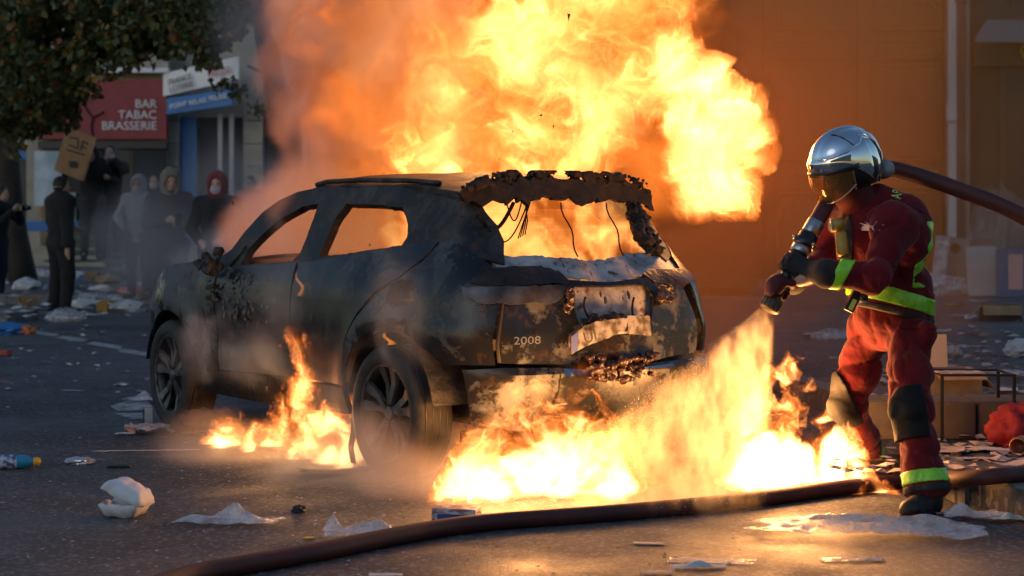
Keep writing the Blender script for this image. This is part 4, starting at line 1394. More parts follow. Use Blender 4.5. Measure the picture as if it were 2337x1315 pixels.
class Sdf:
    def __init__(self, lo, hi, step):
        self.lo = np.array(lo, float); self.step = step
        self.n = np.maximum(((np.array(hi, float) - self.lo) / step).astype(int) + 2, 4)
        self.ax = [(self.lo[k] + np.arange(self.n[k]) * step).astype(np.float32) for k in range(3)]
        self.F = np.full(self.n, 0.5, dtype=np.float32)

    def grid(self):
        return np.meshgrid(*self.ax, indexing='ij', sparse=True)

    def block(self, lo, hi):
        i0 = [max(0, int((lo[k] - self.lo[k]) / self.step)) for k in range(3)]
        i1 = [min(int(self.n[k]), int((hi[k] - self.lo[k]) / self.step) + 2) for k in range(3)]
        if any(i1[k] <= i0[k] for k in range(3)): return None, None
        sl = tuple(slice(i0[k], i1[k]) for k in range(3))
        return sl, np.meshgrid(*[self.ax[k][i0[k]:i1[k]] for k in range(3)], indexing='ij', sparse=True)

    def merge(self, sl, d, k):
        if k < 0:                                                       # carve
            self.F[sl] = np.maximum(self.F[sl], -d); return
        f = self.F[sl]
        if k == 0:
            self.F[sl] = np.minimum(f, d); return
        h = np.clip(0.5 + 0.5 * (f - d) / k, 0, 1)
        self.F[sl] = f * (1 - h) + d * h - k * h * (1 - h)

    def cap(self, a, b, r1, r2=None, k=0.03, flat=None):
        """tapered limb a->b; flat=(axis vector, factor) squashes it along one direction"""
        a, b = np.array(a, float), np.array(b, float)
        r2 = r1 if r2 is None else r2
        m = max(r1, r2) + 0.09
        sl, g = self.block(np.minimum(a, b) - m, np.maximum(a, b) + m)
        if sl is None: return self
        ab = b - a; L2 = max(ab @ ab, 1e-9)
        q = [g[i] - a[i] for i in range(3)]
        t = np.clip((q[0] * ab[0] + q[1] * ab[1] + q[2] * ab[2]) / L2, 0, 1)
        e = [q[i] - t * ab[i] for i in range(3)]
        if flat:
            ax = np.array(flat[0], float); ax /= np.linalg.norm(ax)
            s = (e[0] * ax[0] + e[1] * ax[1] + e[2] * ax[2]) * (1 / flat[1] - 1)
            e = [e[i] + s * ax[i] for i in range(3)]
        d = np.sqrt(e[0] ** 2 + e[1] ** 2 + e[2] ** 2) - (r1 + t * (r2 - r1))
        self.merge(sl, d.astype(np.float32), k)
        return self

    def ell(self, c, r, k=0.03, M=None):
        """ellipsoid, axes rows of M"""
        c = np.array(c, float); r = np.array(r, float)
        m = r.max() + 0.09
        sl, g = self.block(c - m, c + m)
        if sl is None: return self
        q = [g[i] - c[i] for i in range(3)]
        if M is not None:
            M = np.array(M, float)
            q = [q[0] * M[j][0] + q[1] * M[j][1] + q[2] * M[j][2] for j in range(3)]
        d = (np.sqrt((q[0] / r[0]) ** 2 + (q[1] / r[1]) ** 2 + (q[2] / r[2]) ** 2) - 1) * r.min()
        self.merge(sl, d.astype(np.float32), k)
        return self

    def wrinkle(self, amp, wave, seed, octaves=3, stretch=(1, 1, 1)):
        size = [float(self.n[k] * self.step) for k in range(3)]
        self.F = self.F + amp * fbm_grid([int(v) for v in self.n], size, wave, octaves, np.random.default_rng(seed), stretch=stretch).astype(np.float32)
        return self

    def crease(self, amp, wave, seed, stretch=(1, 1, 1)):
        """sharp cloth folds: valleys where a noise crosses zero"""
        size = [float(self.n[k] * self.step) for k in range(3)]
        n = fbm_grid([int(v) for v in self.n], size, wave, 2, np.random.default_rng(seed), stretch=stretch)
        self.F = self.F + (amp * np.exp(-np.abs(n) * 3.5)).astype(np.float32)
        return self

    def mesh(self, name, material, parent, F=None, iso=0.0, smooth_pass=1):
        F = (self.F if F is None else F).copy()
        for a in range(3):
            s = [slice(None)] * 3
            for e in (0, -1):
                s[a] = e; F[tuple(s)] = np.maximum(F[tuple(s)], iso + self.step * 0.5)
        V, Q = surface_net(F, self.lo, self.step, iso)
        V, Q = biggest(V, Q)
        o = mesh_np(name, V, Q, material, parent, True)
        return o




def decal(name, me_obj, target, direction, material, parent, lift=0.003):
    """lay a flat mesh (already placed in world space near the target) onto the target's surface"""
    from mathutils.bvhtree import BVHTree
    bv = BVHTree.FromPolygons([v.co for v in target.data.vertices], [p.vertices for p in target.data.polygons])
    d = Vector(direction).normalized()
    for v in me_obj.data.vertices:
        hit, nrm, _, _ = bv.ray_cast(v.co - d * 0.4, d, 1.0)
        if hit is not None: v.co = hit - d * lift
    return me_obj


# ------------------------------------------------------------------ the firefighter
M_TURN = mat("turnout_red", (0.155, 0.009, 0.015), 0.9, spec=.15, col2=(0.095, 0.006, 0.011), scale=5, bump=0.7, bscale=24, sheen=0.08, bdist=0.014)
M_TROU = mat("trouser_red", (0.150, 0.010, 0.012), 0.9, spec=.15, col2=(0.095, 0.007, 0.010), scale=6, bump=0.7, bscale=24, sheen=0.08, bdist=0.014)
M_BAND = mat("reflective_lime", (0.28, 0.75, 0.03), 0.35, col2=(0.22, 0.58, 0.03), scale=30, bump=0.2, bscale=90)
M_BLKCLOTH = mat("black_cloth", (0.012, 0.011, 0.012), 0.9, col2=(0.025, 0.022, 0.022), scale=12, bump=0.4, bscale=250, bdist=0.003)
M_KNEE = mat("knee_pad", (0.008, 0.0075, 0.0075), 0.7, spec=.2, bump=0.5, bscale=120, bdist=0.003)
M_GLOVER = mat("glove_red", (0.10, 0.008, 0.014), 0.75, col2=(0.05, 0.006, 0.01), scale=20, bump=0.4, bscale=90)
M_BOOT = mat("boot_leather", (0.010, 0.009, 0.009), 0.55, spec=.25, col2=(0.035, 0.03, 0.027), scale=18, bump=0.3, bscale=50)
M_CHROME = mat("helmet_chrome", (0.78, 0.79, 0.80), 0.045, metal=1.0)
M_SKIN = mat("skin", (0.50, 0.30, 0.22), 0.55, col2=(0.44, 0.24, 0.17), scale=12)
M_HOSE = mat("hose_jacket", (0.085, 0.014, 0.012), 0.6, col2=(0.05, 0.012, 0.011), scale=7, bump=0.35, bscale=260, bdist=0.002)
M_ALU = mat("coupling_metal", (0.45, 0.45, 0.46), 0.35, metal=1.0, col2=(0.25, 0.25, 0.25), scale=15)
M_NOZ = mat("nozzle_black", (0.012, 0.012, 0.013), 0.4)
M_BRASS = mat("nozzle_grip", (0.09, 0.06, 0.03), 0.45, col2=(0.05, 0.035, 0.02), scale=20)
M_TORCH = mat("torch_yellow", (0.42, 0.24, 0.03), 0.45)

ff = empty("person", onground(2050, 1140))
tag(ff, "firefighter in dark red turnout gear and chrome helmet spraying a hose at the fire", "firefighter")
FFO = Vector(ff.location)


def FJ(px, py, Y): return npv(at(px, py, Y) - FFO)


hipL, hipR = FJ(2068, 760, 8.10), FJ(1985, 755, 8.42)
kneeL, kneeR = FJ(2082, 930, 7.83), FJ(1938, 925, 8.50)
ankL, ankR = FJ(2115, 1125, 7.72), FJ(1986, 1052, 8.85)
pelv = FJ(2030, 725, 8.25)
chest = FJ(1998, 575, 8.12)
shL, shR = FJ(2038, 508, 7.90), FJ(1915, 505, 8.40)
elL, elR = FJ(1998, 632, 7.72), FJ(1872, 600, 8.42)
wrL, wrR = FJ(1878, 622, 7.76), FJ(1806, 640, 8.10)
neck = FJ(1968, 470, 8.10)
headc = FJ(1929, 393, 8.04)

# trousers
T = Sdf(FJ(1850, 1160, 7.4) - 0.0, FJ(2210, 640, 9.1), 0.0085)
T.lo = T.lo
def legs(S, gr, k=0.05):
    S.cap(hipL, hipL * .45 + kneeL * .55, .116 + gr, .106 + gr, k).cap(hipL * .45 + kneeL * .55, kneeL, .106 + gr, .095 + gr, k)
    S.cap(kneeL, kneeL * .4 + ankL * .6, .098 + gr, .093 + gr, k).cap(kneeL * .4 + ankL * .6, ankL + npv((0, 0, .02)), .093 + gr, .098 + gr, k)
    S.cap(pelv, FJ(2038, 672, 8.2), .16 + gr, .15 + gr, k)
    S.cap(hipR, hipR * .45 + kneeR * .55, .120 + gr, .10 + gr, k).cap(hipR * .45 + kneeR * .55, kneeR, .10 + gr, .086 + gr, k)
    S.cap(kneeR, kneeR * .4 + ankR * .6, .086 + gr, .082 + gr, k).cap(kneeR * .4 + ankR * .6, ankR + npv((0, 0, .02)), .082 + gr, .078 + gr, k)
    S.ell(pelv, (.155 + gr, .19 + gr, .15 + gr), k)
    return S
_lo = np.minimum.reduce([hipL, hipR, kneeL, kneeR, ankL, ankR, pelv]) - .22; _hi = np.maximum.reduce([hipL, hipR, kneeL, kneeR, ankL, ankR, pelv]) + .24
_lo[2] = min(ankL[2], ankR[2]) - .05
T = Sdf(_lo, _hi, 0.0072)
legs(T, 0.0)
TS = Sdf(_lo, _hi, 0.0072); legs(TS, 0.0)
g = T.grid()
pk = FJ(2112, 768, 7.98)                                              # cargo pocket on the near thigh
T.ell(pk, (.055, .06, .085), 0.02)
T.wrinkle(0.0065, 0.16, 21, 3, (1.6, 1.6, 0.6))
T.wrinkle(0.003, 0.05, 22, 2)
T.crease(0.020, 0.20, 23, (1.5, 1.5, .5))
T.crease(0.011, 0.10, 24, (.7, .7, 1.8))
# cut the hems at the ankles
fade = np.maximum(T.F, (ankR[2] - .005) - g[2] + 0 * g[0])
isL = (g[0] + 0 * g[1] + 0 * g[2]) > (ankL[0] + ankR[0]) / 2
hem = np.where(isL, (ankL[2] - .01) - g[2], (ankR[2] - .005) - g[2])
TF = np.maximum(T.F, hem)
trousers = T.mesh("trousers", M_TROU, ff, TF)


def slab(g, p, n, half):
    n = npv(n); n = n / np.linalg.norm(n)
    return np.abs((g[0] - p[0]) * n[0] + (g[1] - p[1]) * n[1] + (g[2] - p[2]) * n[2]) - half


def near(g, p, r):
    return np.sqrt((g[0] - p[0]) ** 2 + (g[1] - p[1]) ** 2 + (g[2] - p[2]) ** 2) - r


axL = ankL - kneeL; axR = ankR - kneeR
for nm, p, ax, half, rad, m in (("ankle_band", FJ(2120, 1090, 7.74), axL, .029, .2, M_BAND), ("ankle_band", FJ(1977, 1042, 8.82), axR, .022, .17, M_BAND),
                                ("trouser_hem", ankL + npv((0, 0, .012)), axL, .017, .2, M_BLKCLOTH)):
    T.mesh(nm, m, trousers, np.maximum(np.maximum(T.F - .005, slab(g, p, ax, half)), near(g, p, rad)))
for p, ax, rad in ((FJ(2075, 935, 7.70), axL, .135), (FJ(1924, 942, 8.40), axR, .125)):
    ax = ax / np.linalg.norm(ax)
    reg = np.maximum(slab(g, p, ax, .118), np.abs((g[0] - p[0]) - ((g[2] - p[2]) * ax[0] / ax[2])) - .082)
    reg = np.maximum(reg, (g[1] - (p[1] + .10)) + 0 * g[0])
    T.mesh("knee_pad", M_KNEE, trousers, np.maximum(np.minimum(T.F - .016, TS.F - .006), np.maximum(reg, near(g, p, .2))))
# lime piping down the outside of the near leg
pp = [FJ(2128, 850, 7.775), FJ(2140, 960, 7.715), FJ(2158, 1078, 7.655)]
reg = np.full(T.F.shape, 1.0, dtype=np.float32)
for a, b in zip(pp[:-1], pp[1:]):
    t = np.clip((g[2] - a[2]) / (b[2] - a[2]), -.02, 1.02)
    inz = np.where(((g[2] <= max(a[2], b[2]) + .004) & (g[2] >= min(a[2], b[2]) - .004)), 0.0, 1.0)
    reg = np.minimum(reg, np.maximum(np.abs(g[1] - (a[1] + t * (b[1] - a[1]))) - .030, inz) + 0 * g[0])
reg = np.maximum(reg, kneeL[0] + .03 - g[0])
T.mesh("side_piping", M_BAND, trousers, np.maximum(T.F - .004, reg))
pf = np.maximum(T.F - .008, np.maximum(slab(g, pk + npv((0, 0, .055)), (0, 0, 1), .022), np.maximum(near(g, pk, .13), np.abs(g[1] - pk[1]) - .075)))
T.mesh("pocket_flap", M_TROU, trousers, pf)

# jacket
_pts = [pelv, chest, shL, shR, elL, elR, wrL, wrR, neck]
J = Sdf(np.minimum.reduce(_pts) - .24, np.maximum.reduce(_pts) + .24, 0.0072)
def torso(S, gr, k=0.07):
    S.ell(chest + npv((.01, .0, .03)), (.185 + gr, .205 + gr, .20 + gr), k)
    S.ell(FJ(2035, 660, 8.2), (.185 + gr, .205 + gr, .17 + gr), k)
    S.cap(FJ(2040, 680, 8.22), FJ(2043, 728, 8.22), .19 + gr, .19 + gr, k, flat=((1, 0, 0), .98))
    S.cap(shL, shR, .100 + gr, .098 + gr, .09)
    S.cap(FJ(2045, 490, 8.08), FJ(2000, 462, 8.12), .132 + gr, .10 + gr, k)
    S.ell(FJ(2062, 540, 8.12), (.14 + gr, .19 + gr, .15 + gr), k)
    S.cap(neck, FJ(1950, 440, 8.08), .082 + gr, .075 + gr, .03)
    return S
def arms(S, gr, k=0.045):
    S.cap(shL, elL, .092 + gr, .084 + gr, .07).cap(elL, wrL, .080 + gr, .064 + gr, k)
    S.cap(shR, elR, .092 + gr, .076 + gr, k).cap(elR, wrR, .072 + gr, .056 + gr, k)
    return S
torso(J, 0.0); arms(J, 0.0)
J.wrinkle(0.0075, 0.17, 31, 3)
J.wrinkle(0.003, 0.05, 32, 2)
J.crease(0.022, 0.20, 33, (1, 1, 1.3))
J.crease(0.012, 0.10, 34)
g = J.grid()
foreL = wrL - elL; foreR = wrR - elR
def endcut(F, p, ax, rad):
    """open sleeve end: nothing past the wrist"""
    ax = ax / np.linalg.norm(ax)
    past = (g[0] - p[0]) * ax[0] + (g[1] - p[1]) * ax[1] + (g[2] - p[2]) * ax[2]
    return np.maximum(F, np.where(near(g, p, rad) < 0, past, -1.0))
hemn = npv((.26, .06, .96)); hemn /= np.linalg.norm(hemn)
hp = FJ(2045, 722, 8.22)
hemcut = -((g[0] - hp[0]) * hemn[0] + (g[1] - hp[1]) * hemn[1] + (g[2] - hp[2]) * hemn[2])
wristfree = near(g, wrL, .30)
JF = np.maximum(J.F, np.where((g[0] + 0 * g[1] + 0 * g[2]) < FJ(1915, 650, 8.0)[0], -1.0, hemcut))
JF = endcut(JF, wrL, foreL, .17); JF = endcut(JF, wrR, foreR, .15)
jacket = J.mesh("jacket", M_TURN, ff, JF)
bp = FJ(2045, 684, 8.22)
xcut = FJ(1938, 700, 8.0)[0] - g[0]
J.mesh("hem_band", M_BAND, jacket, np.maximum(np.maximum(JF - .006, slab(g, bp, hemn, .036)), xcut))
J.mesh("hem_trim", M_BLKCLOTH, jacket, np.maximum(np.maximum(JF - .004, slab(g, hp + npv((0, 0, .012)), hemn, .016)), xcut))
sp_ = FJ(1926, 612, 7.74)
J.mesh("sleeve_band", M_BAND, jacket, np.maximum(np.maximum(JF - .006, slab(g, sp_, foreL + npv((0, 0, .10)), .030)), near(g, sp_, .15)))
# diamond tape down the back edge
zz = g[2]; z0, z1 = FJ(2100, 655, 8.2)[2], FJ(2095, 505, 8.2)[2]
ph = (zz - z0) / (z1 - z0)
yc = FJ(2100, 600, 7.99)[1]
wv = .044 * (.62 + .38 * np.cos(ph * 2 * math.pi * 3.2))
reg = np.maximum(np.abs(g[1] - (yc + .03 * (1 - ph))) - wv, np.maximum(z0 - zz, zz - z1))
reg = np.maximum(reg, FJ(2075, 600, 8.1)[0] - g[0])
J.mesh("back_tape", M_BAND, jacket, np.maximum(JF - .005, reg))
# open front: dark lining strip down the breast
a_, b_ = FJ(1935, 470, 7.98), FJ(1942, 600, 7.92)
tt = np.clip((g[2] - a_[2]) / (b_[2] - a_[2]), 0, 1)
reg = np.maximum(np.abs(g[0] - (a_[0] + tt * (b_[0] - a_[0]))) - .022, np.maximum(g[2] - a_[2], b_[2] - g[2]) + 0 * g[0])
reg = np.maximum(reg, g[1] - (chest[1] - .02))
J.mesh("storm_flap", M_BLKCLOTH, jacket, np.maximum(JF - .007, reg))
# stitched seams: shoulder yoke, side and sleeve
def seam_mesh(S, F, g, name, reg, parent, m=M_BLKCLOTH):
    S.mesh(name, m, parent, np.maximum(F - .0035, reg))
yk = FJ(2050, 470, 8.1)
seam_mesh(J, JF, g, "yoke_seam", np.maximum(slab(g, yk, (.45, .1, .9), .0045), FJ(1985, 500, 8)[0] - g[0] + 0 * g[1] + 0 * g[2]), jacket)
pkj = FJ(2040, 610, 7.95)
seam_mesh(J, JF, g, "pocket_welt", np.maximum(np.maximum(slab(g, pkj, (.3, 0, 1), .006), np.abs(g[0] - pkj[0]) - .06), g[1] - pkj[1] + 0 * g[0] + 0 * g[2]), jacket)
# lettering on the shoulder and the small mark on the sleeve
M_PRINT = mat("lime_print", (0.55, 0.70, 0.18), 0.5)
tx = text_obj("SAP", .062, (0, 0, 0), (0, 0, 0), M_PRINT, jacket, "shoulder_lettering", .0)
Mx = Matrix.Translation(Vector(FJ(2054, 432, 7.95))) @ Matrix.Rotation(R(90), 4, 'X') @ Matrix.Rotation(R(72), 4, 'Z')
for v in tx.data.vertices: v.co = Mx @ v.co
decal("shoulder_lettering", tx, jacket, (0, 1, -.45), M_PRINT, jacket)
bm = bmesh.new()
mc = Vector(FJ(2003, 518, 7.7))
for k, (an, ln) in enumerate(((10, .045), (50, .03), (100, .022), (150, .03), (200, .028), (330, .032), (285, .016))):
    dv = Vector((math.cos(R(an)), 0, math.sin(R(an)))); nv = Vector((-dv.z, 0, dv.x))
    vs = [bm.verts.new(mc + nv * .004), bm.verts.new(mc - nv * .004), bm.verts.new(mc + dv * ln - nv * .001), bm.verts.new(mc + dv * ln + nv * .001)]
    bm.faces.new(vs)
vs = [bm.verts.new(mc + Vector((x, 0, z))) for x, z in ((-.022, -.018), (.006, -.018), (.002, .006), (-.016, .004))]
bm.faces.new(vs)
em = bm_obj("sleeve_emblem", bm, mat("emblem_grey", (0.42, 0.40, 0.40), 0.6), jacket)
decal("sleeve_emblem", em, jacket, (0, 1, 0), None, jacket)

# body under the clothes: one continuous figure
hdir = npv((-.88, -.38, -.30)); hdir /= np.linalg.norm(hdir)             # where the face looks
B = Sdf(np.minimum.reduce(_pts + [ankL, ankR, kneeL, kneeR, headc]) - .2, np.maximum.reduce(_pts + [ankL, ankR, headc]) + .2, 0.013)
legs(B, -.06); torso(B, -.06); arms(B, -.045)
B.cap(ankL, FJ(2080, 1165, 7.62), .045, .035, .02).cap(ankR, FJ(1972, 1080, 8.78), .045, .035, .02)
B.cap(neck, headc - npv((0, 0, .04)), .058, .058, .03)
B.ell(headc, (.082, .078, .115), .02).ell(headc + hdir * .03 - npv((0, 0, .05)), (.06, .055, .065), .03)
B.ell(headc + hdir * .092 - npv((0, 0, .02)), (.018, .014, .024), .015)   # nose
B.cap(wrL, FJ(1826, 640, 7.86), .035, .03, .02).cap(wrR, FJ(1780, 648, 7.98), .033, .03, .02)
body = B.mesh("body", M_SKIN, ff)
for s in (-1, 1):                                                           # eyes and brow, mouth
    sd = np.cross(hdir, (0, 0, 1)); sd /= np.linalg.norm(sd)
    ec = headc + hdir * .080 + sd * (.032 * s) + npv((0, 0, .012))
    bm = bmesh.new(); bmesh.ops.create_icosphere(bm, subdivisions=2, radius=.013)
    for v in bm.verts: v.co = v.co + Vector(ec)
    bm_obj("eye", bm, mat("eye_white", (0.6, 0.58, 0.55), 0.2), body, True)
hood = Sdf(headc - .2, headc + .2, .009)                                    # flash hood round face and neck
hood.ell(headc, (.097, .093, .128), 0).cap(headc - npv((0, 0, .06)), neck, .085, .09, .04)
hood.ell(headc + hdir * .105 + npv((0, 0, .005)), (.07, .06, .05), -1)
hood.mesh("flash_hood", mat("hood_red", (0.09, 0.007, 0.01), 0.9), ff)

# helmet ------------------------------------------------------------------
fwd = Vector(hdir).normalized()
sid = fwd.cross(Vector((0, 0, 1))).normalized()                              # wearer's right
upv = sid.cross(fwd).normalized()
hc = Vector(headc) + upv * .050 - fwd * .014
helmet = empty("helmet", hc, 0, ff)
HM = Matrix((fwd, sid, upv)).transposed()                                    # local (front, right, up) -> world


def hel_pt(az, el, grow=0.0):
    """point on the helmet shell; az 0 = front, el from the rim up"""
    ca, sa, ce, se = math.cos(az), math.sin(az), math.cos(el), math.sin(el)
    n = 2.25
    den = (abs(ce * ca) ** n + abs(ce * sa) ** n + abs(se) ** n) ** (1 / n)
    p = Vector((ce * ca / den * (.164 + grow), ce * sa / den * (.129 + grow), se / den * ((.145 if se > 0 else .165) + grow)))
    return p


def hel_patch(name, f_lo, f_hi, a0, a1, material, parent, na=40, ne=20, grow=0.0, thick=.006, ridge=True):
    V, Fc = [], []
    for i in range(na + 1):
        az = a0 + (a1 - a0) * i / na
        for k in range(ne + 1):
            el = f_lo(az) + (f_hi(az) - f_lo(az)) * k / ne
            g2 = grow
            if ridge:
                el_n = el / (math.pi / 2)
                # raised comb over the crown and a swept brow line
                latr = abs(math.sin(az)) * math.cos(el)
                g2 += .010 * math.exp(-(latr / .22) ** 4) * max(0, el_n) ** .5
                brow = R(16) + R(26) * max(0.0, (1 - math.cos(az)) / 2) ** 1.2
                g2 += .010 / (1 + math.exp((el - brow) / R(2.2))) * (1 if math.cos(az) > -.3 else .5)
            V.append(HM @ hel_pt(az, el, g2))
    w = ne + 1
    for i in range(na):
        for k in range(ne):
            Fc.append((i * w + k, i * w + k + 1, (i + 1) * w + k + 1, (i + 1) * w + k))
    o = mesh_py(name, V, Fc, material, parent, True)
    if thick:
        md = o.modifiers.new("thickness", 'SOLIDIFY'); md.thickness = thick; md.offset = -1
    return o


rim = lambda az: R(-4) if abs(az) < R(75) else R(-4) - R(42) * min(1, (abs(az) - R(75)) / R(50)) ** .8
top = lambda az: R(89.5)
hel_patch("shell", rim, top, -math.pi, math.pi, M_CHROME, helmet, 88, 44)
hel_patch("brim", lambda a: R(-9), lambda a: R(-2), R(-82), R(82), mat("brim_dark", (0.05, 0.05, 0.052), 0.15, metal=0.6), helmet, 40, 3, .016, .006, False)
hel_patch("ear_cover", lambda a: R(-44), lambda a: R(-8) + R(14) * math.sin((a + R(122)) / R(52) * math.pi), R(-122), R(-70), mat("ear_black", (0.01, 0.01, 0.011), 0.3), helmet, 20, 12, .006, .008, False)
hel_patch("ear_cover", lambda a: R(-44), lambda a: R(-8), R(70), R(122), MATS["ear_black"], helmet, 20, 12, .006, .008, False)
for k, (e0, e1) in enumerate(((R(56), R(12)), (R(12), R(12)))):
    pass
# swept chrome ridge lines and the seam over the crown
tube("side_ridge", [HM @ hel_pt(R(-a), R(e), .012) for a, e in ((20, 17), (45, 17), (70, 20), (95, 28), (112, 40), (120, 52))], .004, M_CHROME, helmet, 6)
tube("side_ridge", [HM @ hel_pt(R(-a), R(e), .010) for a, e in ((118, 40), (128, 20), (134, 0), (138, -25), (138, -44))], .005, M_CHROME, helmet, 6)
tube("crown_seam", [HM @ hel_pt(R(-a), R(e), .003) for a, e in ((12, 66), (50, 62), (72, 48), (84, 30), (90, 18))], .0022, M_NOZ, helmet, 5)
visor_mat, _nt2, _p2, _ = nodes_of("gold_visor")
_p2.inputs["Base Color"].default_value = (1.0, 0.62, 0.22, 1); _p2.inputs["Roughness"].default_value = .04; _p2.inputs["Transmission Weight"].default_value = .92
_p2.inputs["IOR"].default_value = 1.05; _p2.inputs["Specular IOR Level"].default_value = 1.0; _p2.inputs["Coat Weight"].default_value = .6; _p2.inputs["Coat Roughness"].default_value = .03


def visor_pt(az, t):
    p = hel_pt(az, R(-3), .010)
    drop_ = t * (.125 + .02 * math.cos(az))
    return HM @ Vector((p.x * (1 - .10 * t * t) + .012 * math.sin(t * 3.0) * math.cos(az), p.y * (1 - .16 * t * t), p.z - drop_))


V, Fc = [], []
na, nt_ = 36, 14
for i in range(na + 1):
    az = R(-72) + R(144) * i / na
    for k in range(nt_ + 1):
        tmax = 1.0 - .35 * (abs(az) / R(72)) ** 3
        V.append(visor_pt(az, k / nt_ * tmax))
for i in range(na):
    for k in range(nt_): Fc.append((i * (nt_ + 1) + k, i * (nt_ + 1) + k + 1, (i + 1) * (nt_ + 1) + k + 1, (i + 1) * (nt_ + 1) + k))
vz = mesh_py("visor", V, Fc, visor_mat, helmet, True)
md = vz.modifiers.new("thickness", 'SOLIDIFY'); md.thickness = .003
tube("visor_rim", [visor_pt(R(a), 1.0 - .35 * (abs(a) / 72) ** 3) for a in range(-72, 73, 6)], .0045, mat("visor_edge", (0.5, 0.42, 0.40), 0.15, spec=.8), helmet, 6)
# padded neck guard behind
ng = Sdf(npv(hc) - .26, npv(hc) + .26, .010)
nb = npv(Vector(hc) - fwd * .160 - upv * .088 - sid * .03)
ng.ell(nb, (.045, .075, .048), 0, [tuple(fwd), tuple(sid), tuple(upv)])
ngo = ng.mesh("neck_guard", mat("neck_guard_grey", (0.22, 0.25, 0.27), 0.6, bump=.3, bscale=60), helmet)
ngo.location = -hc
for o in helmet.children:
    pass

# gloves closed round the nozzle ----------------------------------------------
tipP, midP, topP = FJ(1757, 700, 7.86), FJ(1800, 622, 7.90), FJ(1857, 522, 7.96)
naxis = midP - tipP; naxis /= np.linalg.norm(naxis)


def glove(name, palm, axis, out, wrist, r_in, material, seed, cuff=None):
    """a gloved hand gripping a bar: palm on the 'out' side, four bent fingers wrapping round, thumb closing from the other side"""
    S = Sdf(np.minimum(palm, wrist) - .13, np.maximum(palm, wrist) + .13, .0052)
    out = out - axis * (out @ axis); out /= np.linalg.norm(out)
    tan = np.cross(axis, out)
    for i, (off, ln, rr) in enumerate(((.036, .95, .0135), (.013, 1.05, .0145), (-.011, 1.0, .014), (-.034, .82, .012))):
        prev = palm + axis * off + out * (r_in + .020)
        for j in range(1, 6):
            an = -ln * j / 5 * R(205)
            rad = r_in + .014
            q = palm + axis * (off * (1 - .04 * j)) + (out * math.cos(an) + tan * math.sin(an)) * rad
            S.cap(prev, q, rr * 1.05, rr * (1 - .03 * j), .006)
            prev = q
    S.ell(palm + out * (r_in + .016), (.050, .034, .030), .02, [tuple(axis), tuple(tan), tuple(out)])
    S.cap(palm + out * (r_in + .02), wrist, .036, .038, .03)
    p0 = palm + axis * .030 + out * (r_in + .012) + tan * .02              # thumb leaves the side of the palm
    p1 = palm + axis * .048 + tan * (r_in + .020) + out * .012
    p2 = palm + axis * .046 + tan * (r_in + .008) - out * .024
    S.cap(p0, p1, .017, .0155, .012).cap(p1, p2, .0155, .0125, .008)
    S.wrinkle(.0018, .03, seed, 2)
    o = S.mesh(name, material, ff)
    if cuff:
        C = Sdf(np.minimum(palm, wrist) - .14, np.maximum(palm, wrist) + .16, .007)
        ax = wrist - palm; ax /= np.linalg.norm(ax)
        C.cap(palm + out * (r_in + .02) + ax * .045, wrist + ax * .02, .046, .068, 0)
        C.wrinkle(.003, .06, seed + 1, 2)
        C.mesh("cuff", M_BLKCLOTH, o)
    return o


gR = glove("glove", tipP * .34 + midP * .66 - naxis * .035, naxis, npv((-.55, -.75, .25)), wrR, .030, M_GLOVER, 41, cuff=True)
gL = glove("glove", midP + naxis * .035, naxis, npv((.75, -.62, -.1)), wrL, .030, M_BLKCLOTH, 43, cuff=True)
# boots -----------------------------------------------------------------------
def boot(ank, toe, zg):
    S = Sdf(np.minimum(ank, toe) - .16, np.maximum(ank, toe) + .16, .0075)
    heel = ank + (ank - toe) * npv((.25, .25, 0)); 
    a = npv((ank[0], ank[1], zg + .055)); t_ = npv((toe[0], toe[1], zg + .045)); h_ = npv((heel[0], heel[1], zg + .055))
    S.cap(ank + npv((0, 0, .06)), a, .068, .062, .02).cap(h_, a, .050, .056, .03).cap(a, t_, .056, .050, .03)
    gg = S.grid()
    S.F = np.maximum(S.F, (zg + .012) - gg[2] + 0 * gg[0] + 0 * gg[1])
    S.wrinkle(.0015, .05, 51, 2)
    o = S.mesh("boot", M_BOOT, ff)
    S2 = Sdf(np.minimum(ank, toe) - .16, np.maximum(ank, toe) + .16, .0075)
    S2.cap(h_, a, .056, .062, .03).cap(a, t_, .062, .056, .03)
    g3 = S2.grid()
    S2.mesh("sole", mat("boot_sole", (0.01, 0.01, 0.01), 0.8), o, np.maximum(S2.F, np.maximum(g3[2] - (zg + .03), zg - g3[2]) + 0 * g3[0] + 0 * g3[1]))
    return o


boot(ankL, FJ(2078, 1168, 7.56), 0.0 - FFO.z)
boot(ankR, FJ(1948, 1085, 8.72), 0.0 - FFO.z)

# kit hanging on the jacket
tc_ = Vector(FJ(1912, 530, 7.82))
torch = empty("right_angle_torch", tc_, 0, ff)
tube("barrel", [(0.012, 0, .0), (.022, .0, -.09), (.026, 0, -.098)], [.024, .027, .024], M_TORCH, torch, 14)
tube("lamp_head", [(.02, .004, .035), (-.030, -.010, .030)], [.026, .032], M_TORCH, torch, 16)
tube("lens", [(-.030, -.010, .030), (-.036, -.011, .030)], [.027, .026], mat("torch_lens", (0.3, 0.28, 0.2), 0.1), torch, 16)
rc = Vector(FJ(1948, 685, 7.86))
radio = empty("belt_radio", rc, 0, ff)
box("case", (0, 0, 0), (.045, .03, .11), M_NOZ, radio, .006, Matrix.Rotation(R(26), 4, 'Y'))
box("yellow_face", (.002, -.017, -.02), (.020, .004, .05), M_PRINT, radio, .001, Matrix.Rotation(R(26), 4, 'Y'))
lp = Vector(FJ(1972, 660, 7.84))
lamp = empty("belt_lamp", lp, 0, ff)
tube("barrel", [(.005, 0, .05), (0, 0, -.02)], .016, M_PRINT, lamp, 12)
